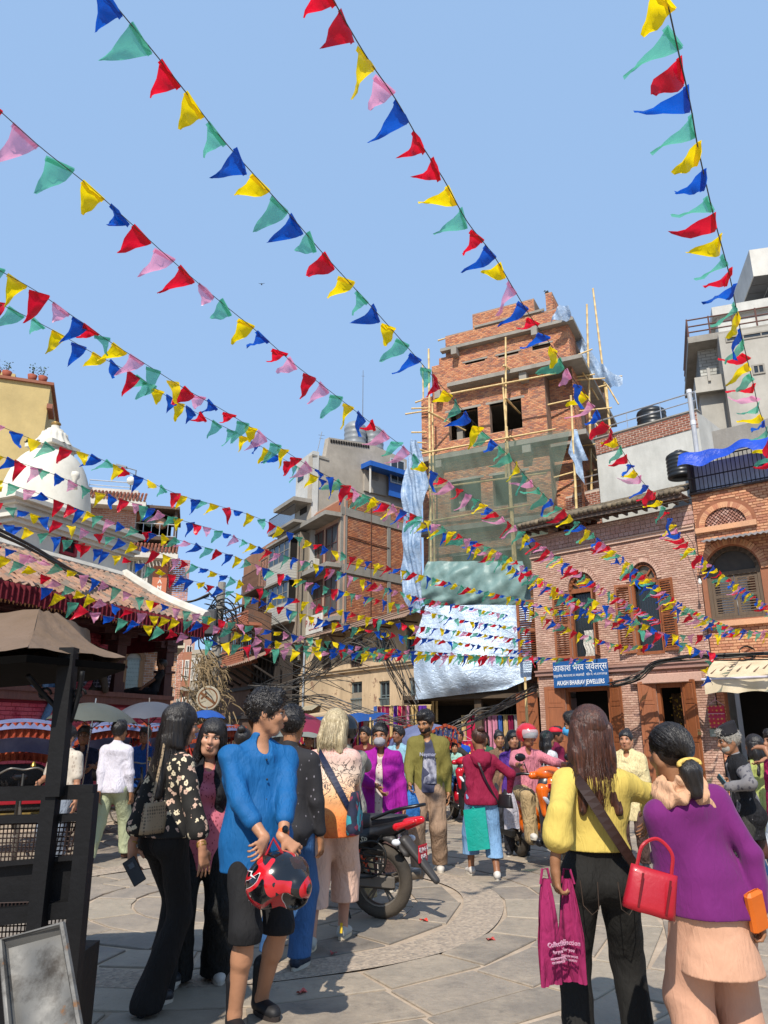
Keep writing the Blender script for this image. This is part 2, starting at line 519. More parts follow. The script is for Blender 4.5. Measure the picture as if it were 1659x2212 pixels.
# facade toolkit
def crop(x0,y0,s):
 return lambda cx,cy:((x0+cx/s)*.54861,(y0+cy/s)*.54861)
cA=crop(900,1600,1.508);cB=crop(1900,1600,1.476);cC=crop(2000,1700,1.62);c5=crop(1650,1100,2.074)
cD=crop(0,1600,1.659);cE=crop(600,2100,2.37);cF=crop(1200,2100,2.37);cG=crop(2300,2500,2.291)
cH=crop(2650,950,2.329);cI=crop(1500,1000,1.0886);cJ=crop(0,2350,3.318);c3=crop(1800,2600,1.3554)
class Frame:
 """a facade: x along the wall (left to right), y into the house, z up"""
 def __init__(s,A,ang,name,label,cat='building',group=None):
  s.A=V((A[0],A[1],0));s.ang=ang
  s.dx=V((cos(ang),sin(ang),0));s.dy=V((-sin(ang),cos(ang),0))
  s.root=thing(name,label,cat,s.A,ang,group)if label else None
 def px(s,uv,y=0.0):
  r=ray(*uv);o=s.A+s.dy*y
  t=(o-V((0,0,CAMZ))).dot(s.dy)/r.dot(s.dy)
  p=V((0,0,CAMZ))+r*t
  return((p-s.A).dot(s.dx),p.z)
 def sx(s,uv,x=0.0):
  """meet the side plane local x = const: returns (y, z)"""
  r=ray(*uv);o=s.A+s.dx*x
  t=(o-V((0,0,CAMZ))).dot(s.dx)/r.dot(s.dx)
  p=V((0,0,CAMZ))+r*t
  return((p-s.A).dot(s.dy),p.z)
 def rect(s,uv0,uv1,y=0.0):
  a=s.px(uv0,y);b=s.px(uv1,y)
  return(min(a[0],b[0]),min(a[1],b[1]),max(a[0],b[0]),max(a[1],b[1]))
 def W(s,x,y,z):return s.A+s.dx*x+s.dy*y+V((0,0,z))
def rectpoly(r):return[(r[0],r[1]),(r[2],r[1]),(r[2],r[3]),(r[0],r[3])]
def archpoly(x0,z0,x1,zs,zt,n=10):
 c=(x0+x1)/2;a=(x1-x0)/2;h=zt-zs
 return[(x0,z0),(x1,z0)]+[(c+a*cos(pi*k/n),zs+h*sin(pi*k/n))for k in range(n+1)]
def wall(mb,outline,holes=(),y=0.0,reveal=0.25,thick=None):
 """flat wall polygon in x,z with openings and their reveals; thick adds outer edges"""
 polys=[outline]+list(holes)
 tri=tessellate_polygon([[V((x,z,0))for x,z in p]for p in polys])
 flat=[q for p in polys for q in p]
 vs=[(x,y,z)for x,z in flat]
 fs=[]
 for t in tri:
  a,b,c=[flat[i]for i in t]
  cr=(b[0]-a[0])*(c[1]-a[1])-(b[1]-a[1])*(c[0]-a[0])
  fs.append(tuple(t)if cr>0 else(t[0],t[2],t[1]))
 mb.raw(vs,fs)
 for h in holes:
  n=len(h)
  mb.raw([(x,y,z)for x,z in h]+[(x,y+reveal,z)for x,z in h],[(i,n+i,n+(i+1)%n,(i+1)%n)for i in range(n)])
 if thick:
  n=len(outline)
  mb.raw([(x,y,z)for x,z in outline]+[(x,y+thick,z)for x,z in outline],[(i,(i+1)%n,n+(i+1)%n,n+i)for i in range(n)])
def spans(poly,z):
 """x intervals where the polygon covers height z"""
 xs=[]
 n=len(poly)
 for i in range(n):
  (x0,z0),(x1,z1)=poly[i],poly[(i+1)%n]
  if(z0<=z<z1)or(z1<=z<z0):xs.append(x0+(x1-x0)*(z-z0)/(z1-z0))
 xs.sort();return list(zip(xs[::2],xs[1::2]))
_bm={}
def brick_mesh(L,H,D,m,i=0):
 k=(round(L,2),round(H,3),D,m.name,i%3)
 if k not in _bm:
  mb=MB();brick_to(mb,0,0,0,L,H,D,random.Random(hash(k[:3])+i));me=mb.mesh('brick');me.materials.append(m);_bm[k]=me
 return _bm[k]
def brick_to(mb,x,y,z,L,H,D,r_=rng,side=False):
 """a brick standing proud of the wall by D; centre x,z at its middle; slightly worn arrises"""
 e=min(0.006,H*.12)
 d=D+r_.uniform(-.002,.003)
 a,b=L/2,H/2
 j=[r_.uniform(-.002,.002)for _ in range(8)]
 vs=[(-a,0.004,-b),(a,0.004,-b),(a,0.004,b),(-a,0.004,b),(-a+e+j[0],-d,-b+e+j[1]),(a-e+j[2],-d,-b+e+j[3]),(a-e+j[4],-d,b-e+j[5]),(-a+e+j[6],-d,b-e+j[7])]
 vs=[(x+q[0],y+q[1],z+q[2])for q in vs]
 mb.raw(vs,[(4,5,6,7),(0,1,5,4),(1,2,6,5),(2,3,7,6),(3,0,4,7)])
NOT_DROP=0.0
def bricks(fr,outline,holes,L,H,m,y=0.0,D=0.010,parts=300,joint=0.008,jit=0.003,stuff_name='bricks',seed=1,drop=0.0,vis=None):
 r_=random.Random(seed);items=[]
 z0=min(q[1]for q in outline);z1=max(q[1]for q in outline)
 nrow=int((z1-z0)/H)
 for k in range(nrow):
  zc=z0+(k+.5)*H
  for(a,b)in spans(outline,zc):
   cuts=[]
   for h in holes:
    for q in(zc-H*.45,zc+H*.45):cuts+=spans(h,q)
   cuts.sort();segs=[];cur=a
   for c0,c1 in cuts:
    if c0>cur:segs.append((cur,min(c0,b)))
    cur=max(cur,c1)
   if cur<b:segs.append((cur,b))
   for s0,s1 in segs:
    if s1-s0<.02:continue
    x=math.floor((s0)/L)*L-(L/2 if k%2 else 0)
    while x<s1:
     e0,e1=max(x,s0),min(x+L,s1);x+=L
     if e1-e0<.025:continue
     if drop and r_.random()<drop:continue
     items.append(((e0+e1)/2+r_.uniform(-jit,jit),zc+r_.uniform(-jit,jit)*.6,e1-e0-joint,H-joint))
 if vis:items_v=[i for i in items if vis(i)]
 else:items_v=items
 camp=V((0,0,CAMZ))
 def inview(i):
  p=fr.W(i[0],y,i[1]);q=p-camp
  d=q.y*CP+q.z*SP
  if d<=0:return False
  u=q.x/d;v=(q.z*CP-q.y*SP)/d
  return abs(u)<.52 and abs(v)<.69
 items_v=[i for i in items_v if inview(i)]
 items_v.sort(key=lambda i:(fr.W(i[0],y,i[1])-camp).length)
 near=items_v[:parts];ids=set(map(id,near))
 for n_,i in enumerate(near):
  o=bpy.data.objects.new('brick',brick_mesh(round(i[2]*50)/50 if i[2]<L*.8 else L-joint,H-joint,D,m,n_))
  col.objects.link(o);o.parent=fr.root;o.location=(i[0],y,i[1])
 mb=MB()
 for i in items:
  if id(i)not in ids:brick_to(mb,i[0],y,i[1],i[2],i[3],D,r_)
 if mb.v:mb.build(stuff_name,m,fr.root,kind='stuff')
def window(fr,r,wood,y=-0.02,depth=0.06,nx=2,nz=2,fw=0.07,pane=None,name='window',recess=0.0,curtain=None):
 """frame part with pane and bars; r = (x0,z0,x1,z1)"""
 x0,z0,x1,z1=r;mb=MB()
 yy=y+recess
 for a,b in(((x0,yy,z0),(x0+fw,yy+depth,z1)),((x1-fw,yy,z0),(x1,yy+depth,z1)),((x0+fw,yy,z1-fw),(x1-fw,yy+depth,z1)),((x0+fw,yy,z0),(x1-fw,yy+depth,z0+fw))):mb.bb(a,b)
 for i in range(1,nx):
  xx=x0+(x1-x0)*i/nx;mb.bb((xx-fw*.35,yy+.01,z0+fw),(xx+fw*.35,yy+depth-.01,z1-fw))
 for i in range(1,nz):
  zz=z0+(z1-z0)*i/nz;mb.bb((x0+fw,yy+.013,zz-fw*.3),(x1-fw,yy+depth-.013,zz+fw*.3))
 o=mb.build(name,wood,fr.root)
 mb=MB();mb.bb((x0+fw*.5,yy+depth*.55,z0+fw*.5),(x1-fw*.5,yy+depth*.75,z1-fw*.5))
 mb.build('pane',pane or glass_dark(),o)
 return o
def slab_part(fr,name,lo,hi,m):
 mb=MB();mb.bb(lo,hi);return mb.build(name,m,fr.root)
def body(fr,w,d,z0,z1,m,name='wall',front=True):
 mb=MB();x0,x1=(0,w)if not isinstance(w,tuple)else w
 y0,y1=(0,d)if not isinstance(d,tuple)else d
 mb.bb((x0,y0,z0),(x1,y1,z1));return mb.build(name,m,fr.root)
def railing(fr,pts,h,m,name='railing',n=8,r=0.02,vertical=True,parent=None):
 mb=MB()
 for i in range(len(pts)-1):
  a,b=V(pts[i]),V(pts[i+1]);L=(b-a).length
  mb.tube([a+V((0,0,h)),b+V((0,0,h))],r*1.3,6);mb.tube([a+V((0,0,h*.08)),b+V((0,0,h*.08))],r,6)
  k=max(1,int(L*n))
  for j in range(k+1):
   p=a.lerp(b,j/k)
   if vertical or j%n==0:mb.tube([p,p+V((0,0,h))],r*.8,5)
  if not vertical:mb.tube([a+V((0,0,h*.55)),b+V((0,0,h*.55))],r,6)
 return mb.build(name,m,parent or fr.root)
def corrugated(mb,p00,p10,p11,p01,n=40,amp=0.02,thick=.006):
 """corrugated sheet spanning four corners, waves running from the p00-p10 edge to p01-p11"""
 a,b,c,d=V(p00),V(p10),V(p11),V(p01)
 nr=(b-a).cross(d-a).normalized();vs=[];fs=[];N=n*4
 for i in range(N+1):
  t=i/N;o=nr*amp*sin(2*pi*n*t)
  e0,e1=a.lerp(b,t)+o,d.lerp(c,t)+o
  vs+=[e0,e1,e0-nr*thick,e1-nr*thick]
 for i in range(N):
  k=4*i;l=k+4
  fs+=[(k,l,l+1,k+1),(k+2,k+3,l+3,l+2),(k,k+2,l+2,l),(k+1,l+1,l+3,k+3)]
 mb.raw(vs,fs)
def shutter_leaf(w,h,louv=True,m_=None,panels=2):
 """a hinged leaf in local x (0..w), y thin, z 0..h; hinge at x=0"""
 mb=MB();t=.04;f=w*.13
 mb.bb((0,-t/2,0),(f,t/2,h));mb.bb((w-f,-t/2,0),(w,t/2,h))
 zs=[0,h*.5-f*.6,h-f*1.2]if louv else[0,h*.42,h*.78,h-f]
 for z in zs:mb.bb((f,-t/2+.002,z),(w-f,t/2-.002,z+f*1.2))
 if louv:
  for k in range(2):
   a=(f*1.2,h*.5+f*.6)[k];b=(h*.5-f*.6,h-f*1.2)[k]
   n=max(4,int((b-a)/.07))
   for i in range(n):
    z=a+(b-a)*(i+.5)/n
    mb.box(((w)/2,0,z),(w-2*f,.05,.012),(R(40),0,0))
 else:
  for i in range(len(zs)-1):
   a=zs[i]+f*1.2;b=zs[i+1]
   mb.bb((f,-.006,a),(w-f,.006,b))
   mb.bevbox((w/2,0,(a+b)/2),(w-2*f-.06,.03,b-a-.06),.01)
 return mb
def leaf(fr,hinge,w,h,ang,m,louv=True,name='shutter'):
 """ang: opening angle measured from the wall line, hinge=(x,y,z)"""
 mb=shutter_leaf(w,h,louv)
 o=mb.build(name,m,fr.root);o.location=hinge;o.rotation_euler=(0,0,ang);return o
def tank(label,p,r,h,m):
 t=thing('water_tank',label,'water tank',p)
 prof=[(0.01,0)]
 n=6
 prof+=[(r,0.0)]
 for i in range(n):
  z=h*.88*i/n;dz=h*.88/n
  prof+=[(r,z+dz*.1),(r*1.03,z+dz*.3),(r*1.03,z+dz*.5),(r,z+dz*.7)]
 prof+=[(r*.97,h*.88),(r*.7,h*.97),(r*.35,h)]
 mb=MB();mb.lathe(prof,28);mb.build('tank_shell',m,t,True)
 mb=MB();mb.lathe([(r*.36,h-.01),(r*.36,h+.05),(r*.3,h+.07),(0.001,h+.075)],18);mb.build('lid',m,t,True)
 return t
def W_(p):return(p.x,p.y,p.z)
# rose brick house with the jewellers' shop
SH=woodmat('orange_brown_shutter_wood','#744022','#8f532d',.6)
DK=woodmat('dark_window_wood','#2e2018','#45301f',.6)
BAMB=woodmat('bamboo_cane','#b89a63','#d2b985',.5)
CONC=weathered('raw_concrete','#8d8981','#5e5a53',.5,bump=.01)
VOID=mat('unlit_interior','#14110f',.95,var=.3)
PINKB=brickmat('rose_painted_brick',['#bf9c8b','#b59180','#c6a592','#ad8877','#bc9888'],grime=.35)
PINKM=mat('rose_mortar','#8f6f61',.9,var=.15)
pk=Frame((5.02,24.6),atan2(-3.9,4.11),'rose_brick_house','rose painted brick house with orange louvred arched windows above a blue jewellers sign')
def pink_house():
 f=pk;xR=f.px(cC(1200,700))[0];zT=f.px(cC(700,520))[1]
 ze=f.px(cC(700,560))[1]
 global pkR;pkR=xR
 w1=f.rect(cB(497,1065),cB(685,1442));w2=f.rect(cB(858,1030),cB(1062,1425))
 t1=f.px(cB(585,958))[1];t2=f.px(cB(955,903))[1]
 zb=min(w1[1],w2[1]);w1=(w1[0],zb,w1[2],w1[3]);w2=(w2[0],zb,w2[2],w2[3])
 zs=(w1[3]+w2[3])/2;zt=(t1+t2)/2
 a1=archpoly(w1[0],zb,w1[2],zs,zt);a2=archpoly(w2[0],zb,w2[2],zs,zt)
 dl=f.rect(c3(575,170),c3(812,172));dr=f.rect(c3(1062,165),c3(1207,165))
 zd=2.95
 d1=rectpoly((dl[0],0.12,dl[2],zd));d2=rectpoly((dr[0],0.12,dr[2],zd))
 out=[(0,0),(xR,0),(xR,ze),(0,ze)]
 mb=MB();wall(mb,out,[a1,a2,d1,d2],0,.3)
 mb.bb((0,6.0,0),(xR,6.05,ze));mb.bb((0,.01,0),(.02,6.0,ze))
 mb.build('wall',PINKM,f.root)
 bands=f.px(cB(830,778))[1];band_l=3.35
 holes=[a1,a2,d1,d2,rectpoly((-.1,band_l,xR+.1,band_l+.16)),rectpoly((-.1,bands-.07,xR+.1,bands+.07))]
 sur=[]
 for x0,x1 in((w1[0],w1[2]),(w2[0],w2[2])):
  sur.append(archpoly(x0-.13,zs,x1+.13,zs,zt+.13,14))
 bricks(f,out,holes+sur,.155,.066,PINKB,0,.012,300,seed=3,vis=lambda i:i[1]>2.9)
 mb=MB()
 for x0,x1 in((w1[0],w1[2]),(w2[0],w2[2])):
  c=(x0+x1)/2;a=(x1-x0)/2+.065;h=zt-zs+.065
  for k in range(24):
   q=pi*(k+.5)/24
   mb.box((c+a*cos(q),-.012,zs+h*sin(q)),(.125,.035,.062),(0,-q,0))
 mb.build('arch_bricks',PINKB,f.root,kind='stuff')
 mb=MB();mb.bb((-.03,-.06,bands-.06),(xR,.0,bands+.03));mb.bb((-.03,-.10,bands+.033),(xR,.0,bands+.075));mb.build('string_course',PINKB,f.root)
 mb=MB();mb.bb((-.05,-.10,band_l),(xR,.0,band_l+.12));mb.bb((-.05,-.15,band_l+.123),(xR,.0,band_l+.17));mb.build('floor_ledge',brickmat('ledge_brick',['#8d6a60','#7d5d55','#98756b'],grime=.5),f.root)
 mb=MB();z=bands+.13;r_=random.Random(4)
 while z<ze-.2:
  x=(0 if int(z*10)%2 else.1)
  while x<xR:
   mb.bb((x,-.035,z),(x+.15,0,z+.105));x+=.165
  z+=.13
 mb.build('upper_bricks',brickmat('upper_rose_brick',['#b18b80','#a98378','#b6938a'],grime=.3),f.root,kind='stuff')
 for(x0,x1,zs_,zt_,both)in((w1[0],w1[2],zs,zt,False),(w2[0],w2[2],zs,zt,True)):
  mb=MB();c=(x0+x1)/2;a=(x1-x0)/2;h=zt_-zs_
  for q0 in range(12):
   q=pi*(q0+.5)/12
   mb.box((c+(a-.05)*cos(q),.08,zs_+(h-.05)*sin(q)),(.1,.08,.2),(0,-q,0))
  mb.bb((x0,.05,zb),(x0+.08,.13,zs_));mb.bb((x1-.08,.05,zb),(x1,.13,zs_));mb.bb((x0,.04,zs_-.1),(x1,.14,zs_+.04))
  mb.bb((x0,-.02,zb-.05),(x1,.14,zb+.04))
  for q in(R(32),R(62),R(118),R(148))if not both else(R(50),R(130)):
   mb.box((c+a*.5*cos(q),.09,zs_+h*.52*sin(q)),(a*.95,.05,.05),(0,-q,0))
  mb.facepoly([(c+.13*cos(pi*k/8),zs_+.04+.13*sin(pi*k/8))for k in range(9)],.06,.12)
  wd=mb.build('arched_window',SH,f.root)
  mb=MB();mb.facepoly([(c+(a-.05)*cos(pi*k/12),zs_+(h-.05)*sin(pi*k/12))for k in range(13)],.14,.15)
  mb.build('pane',mat('brownish_fanlight_glass','#6a5c48',.3,var=.4),wd)
  mb=MB();mb.bb((x0+.08,.2,zb),(x1-.08,.21,zs_-.05));mb.build('pane',glass_dark(),wd)
  mb=MB()
  for k in range(9):xx=x0+.1+(x1-x0-.2)*k/8;mb.tube([(xx,.16,zb),(xx,.16,zs_-.1)],.007,5)
  mb.build('bar',mat('iron_bar','#2b2a2a',.5),wd)
  W=(x1-x0)*.56;H=zs_-zb-.08
  leaf(f,(x0,-.03,zb+.02),W,H,pi+R(16),SH)
  if both:leaf(f,(x1+.02,-.03,zb+.02),W,H,-R(14),SH)
  else:leaf(f,(x1,-.03,zb+.02),W,H,-R(74),SH)
 leaf(f,(-.08,.3,f.px(cB(300,1470))[1]),.75,f.px(cB(300,1112))[1]-f.px(cB(300,1470))[1],pi+R(10),SH)
 mb=MB();mb.sheet(lambda a,b:(w1[0]+.38+a*.35+.04*sin(b*9),.1+.02*sin(a*20),zb+.05+b*.8),10,8);mb.build('curtain',cloth('white_curtain','#b9b4aa'),f.root)
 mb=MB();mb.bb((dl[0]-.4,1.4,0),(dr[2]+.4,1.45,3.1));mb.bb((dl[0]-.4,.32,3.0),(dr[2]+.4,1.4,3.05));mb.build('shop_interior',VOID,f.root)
 mb=MB()
 for r_ in(dl,dr):
  mb.bb((r_[0],.05,zd-.12),(r_[2],.17,zd));mb.bb((r_[0],.05,.12),(r_[0]+.09,.17,zd-.12));mb.bb((r_[2]-.09,.05,.12),(r_[2],.17,zd-.12))
  mb.bb((r_[0]-.15,-.08,zd+.06),(r_[2]+.15,.0,zd+.2))
 mb.build('door_frame',SH,f.root)
 mb=MB();x0,x1=dr[0],dr[2]
 for k in range(7):xx=x0+.12+(x1-x0-.24)*k/6;mb.box((xx,.9,1.6),(.12,.03,2.2),(0,0,.4))
 mb.build('display_curtain',cloth('shop_curtain','#5b4632',.03,20),f.root)
 mb=MB();random.seed(5)
 for k in range(60):
  xx=random.uniform(x0+.1,x1-.1);zz=random.uniform(1.0,2.6);mb.ell((xx,.6+random.uniform(0,.2),zz),(.02,.02,.03),6,4)
 mb.build('jewellery',mat('brass_trinkets','#c9a34a',.3,metal=.9,var=.3),f.root)
 ww=(dl[2]-dl[0])*.42
 for hx,an,n_ in((dl[0],pi+R(38),0),(dl[2],-R(30),1)):
  leaf(f,(hx,-.02,.15),ww,zd-.12,an,SH,False,'door_leaf')
 leaf(f,(dl[0]-1.0,-.02,.15),.75,zd-.25,pi+R(8),SH,False,'door_leaf')
 ww=(dr[2]-dr[0])*.62
 leaf(f,(dr[0],-.02,.15),ww,zd-.1,pi+R(24),SH,False,'door_leaf');leaf(f,(dr[2],-.02,.15),ww,zd-.1,-R(28),SH,False,'door_leaf')
 for x in(dl[2]+ww*.9,dr[2]+ww*.85):
  mb=MB();mb.tube([(x,-.3,1.62),(x,-.35,1.66),(x+.05,-.35,1.66),(x+.05,-.3,1.62)],.01,6);mb.bevbox((x+.025,-.32,1.57),(.1,.03,.09),.008)
  mb.build('padlock',mat('padlock_brass','#8f7f58',.35,metal=.8),f.root)
 mb=MB();mb.bevbox(((dl[2]+dr[2])/2+.7,-.07,3.08),(dr[2]-dr[0]+1.3,.22,.26),.015);mb.build('lintel',PINKB,f.root)
 TILE=brickmat('mossy_clay_tile',['#6f6553','#5f5748','#7c705c','#574f43'],grime=.5)
 eo=-.75
 el=f.px(cC(60,575),eo);er=f.px(cC(1165,372),eo);ze2=(el[1]+er[1])/2
 rl=f.px(cC(560,425),1.6)[1]
 mb=MB();mb.raw([(el[0],eo,ze2-.1),(xR,eo,ze2-.1),(xR,2.6,ze2+1.2),(el[0],2.6,ze2+1.2)],[(0,1,2,3)])
 mb.bb((el[0],eo,ze2-.14),(xR,.02,ze2-.10));mb.bb((el[0]+.02,eo+.05,ze2-.24),(xR,eo+.09,ze2-.142))
 k=el[0]
 while k<xR:mb.bb((k,eo+.12,ze2-.24),(k+.06,0,ze2-.142));k+=.32
 rf=mb.build('roof',woodmat('eave_wood','#4a3a30','#5d4a3e'),f.root)
 mb=MB();L=xR-el[0];n=int(L/.16)
 for j in range(10):
  yy=eo-.06+j*.26;zz=ze2-.07+j*.098
  for i in range(n):
   x=el[0]+(i+.5)*L/n
   if j<3 and(i+j)%1==0 and len(rf.children)<250:
    t=MB();t.tube([(0,0,0),(0,.3,.1)],.07,8);
    if 'clay_tile' not in _bm:me=t.mesh('tile',True);me.materials.append(TILE);_bm['clay_tile']=me
    o=link(bpy.data.objects.new('tile',_bm['clay_tile']));o.parent=rf;o.location=(x,yy,zz+rng.uniform(-.012,.012))
   else:mb.tube([(x,yy,zz+rng.uniform(-.012,.012)),(x,yy+.3,zz+.11)],.07,6)
 mb.build('tiles',TILE,rf,kind='stuff')
 mb=MB()
 mb.sidepoly([(eo,ze2-.16),(eo+.1,ze2-.2),(2.4,ze2-2.6),(2.4,ze2-2.4)],el[0]-.02,el[0]+.04)
 mb.raw([(el[0],eo+.1,ze2-.15),(.02,eo+.1,ze2-.15),(.02,2.4,ze2-2.4),(el[0],2.4,ze2-2.4)],[(0,1,2,3)])
 mb.build('side_eave',woodmat('eave_wood','#4a3a30','#5d4a3e'),f.root)
 a=f.px(cB(408,1487),-.32);b=f.px(cB(738,1625),-.32);c=f.px(cB(405,1637),-.32);d=f.px(cB(738,1465),-.32)
 x0,x1=a[0],b[0];z0,z1=(b[1]+c[1])/2,(a[1]+d[1])/2
 s=thing('shop_sign','blue jewellers shop sign with white Nepali and English lettering over the left door','sign',f.W(x0,-.32,z0),f.ang)
 mb=MB();mb.bevbox(((x1-x0)/2,0,(z1-z0)/2),(x1-x0,.06,z1-z0),.01);mb.build('sign_board',mat('enamel_blue','#1d4f86',.45,var=.12,nscale=2),s)
 wt=mat('white_sign_paint','#d5d8da',.5,var=.05)
 W=x1-x0;H=z1-z0
 lettering('AKASH BHAIRAV JEWELLERS',H*.24,wt,s,(W/2,-.036,H*.17),sx=W*.93/(H*.24*13.6),name='english_lettering')
 lettering('आकाश भैरव ज्वेलर्स',H*.34,wt,s,(W/2,-.036,H*.73),sx=W*.9/(H*.34*7.3),name='nepali_lettering',bold=False)
 lettering('इन्द्रचोक, का.म.न.पा.२२ काठमाडौं   फोन नं. ०१-४२२२२६४',H*.13,wt,s,(W/2,-.036,H*.45),sx=W*.9/(H*.13*20),name='address_lettering',bold=False)
 return f
pink_house()
# white rendered wall, brick parapet, tanks behind the rose house
def white_block():
 f=Frame(pk.W(-.6,3.2,0)[:2],pk.ang,'white_rendered_house','white rendered wall with brick parapet and steel railing behind the rose house')
 a=f.px(cC(562,110));b=f.px(cC(1185,20));xL,xR=a[0],b[0]+.2;zT=(a[1]+b[1])/2
 zP=f.px(cC(760,15))[1];zt=max(f.px(cC(562,50))[1],zT+.3)
 mb=MB();mb.bb((xL,0,0),(xR,5,zt-.01));mb.build('wall',weathered('white_limewash','#b9b9b3','#8b8a84',.45),f.root)
 out=[(xL,zt-(zt-zT)-.02),(xR,zt-(zt-zT)-.02),(xR,zt),(xL,zt)]
 RB=brickmat('parapet_brick',['#8d5240','#7e4536','#9a6350','#87594a'],grime=.25)
 mb=MB();mb.bb((xL,-.02,out[0][1]),(xR,-.001,zt));mb.build('mortar_band',mat('pale_mortar','#b5a596',.9),f.root)
 bricks(f,out,[],.24,.085,RB,-.02,.012,160,.018)
 mb=MB();mb.bb((xL-.05,-.08,zt),(xR+.03,.3,zt+.05));mb.build('coping',CONC,f.root)
 st=mat('galvanised_rail','#b9bcc0',.35,metal=.7)
 railing(f,[(xL,.1,zt+.05),(xR,.1,zt+.05)],.7,st,n=1,r=.022,vertical=False)
 l0=f.px(cC(155,430));l1=f.px(cC(578,368));zl=(l0[1]+l1[1])/2
 mb=MB();mb.bb((l0[0],.3,0),(xL-.01,4,zl));mb.build('low_wall',mat('pale_mortar','#b5a596',.9),f.root)
 bricks(f,[(l0[0],zl-2.2),(xL-.02,zl-2.2),(xL-.02,zl),(l0[0],zl)],[],.24,.085,RB,.3,.012,120,.018,seed=8)
 railing(f,[(l0[0],.4,zl),(xL-.02,.4,zl)],.62,st,n=1,r=.02,vertical=False)
 BT=mat('black_tank_plastic','#1e2124',.38,var=.15)
 for uv0,uv1,yy,lab,zb in((cI(1102,765),cI(1226,700),1.2,'black ribbed water tank on the roof behind the white wall parapet',zt),(cC(1018,300),cC(1180,140),-1.3,'black ribbed water tank in front of the white wall beside the tarpaulined balcony',None)):
  p0=f.px(uv0,yy);p1=f.px(uv1,yy);r=abs(p1[0]-p0[0])/2
  zz=zb if zb else p0[1]-.1
  tank(lab,f.W((p0[0]+p1[0])/2,yy,zz+.02),r*.9,r*1.9,BT)
 q=cH(215,1900);p0=f.px(q,-1.9);p1=f.px(cH(190,1350),-1.9)
 mb=MB();mb.tube([(0,0,-1.5),(0,0,p1[1]-p0[1])],.075,12)
 t=thing('vent_pipe','thick grey plastic vent pipe rising between rose and orange brick houses','pipe',f.W(p0[0],-1.9,p0[1]))
 mb.build('pipe',mat('grey_pvc','#a2a5a8',.45),t)
 mb=MB();mb.tube([(0,0,.8),(0,0,.95)],.085,12);mb.tube([(0,0,p1[1]-p0[1]-.12),(0,0,p1[1]-p0[1])],.085,12);mb.build('collar',mat('grey_pvc_light','#c5c7c9',.45),t)
white_block()
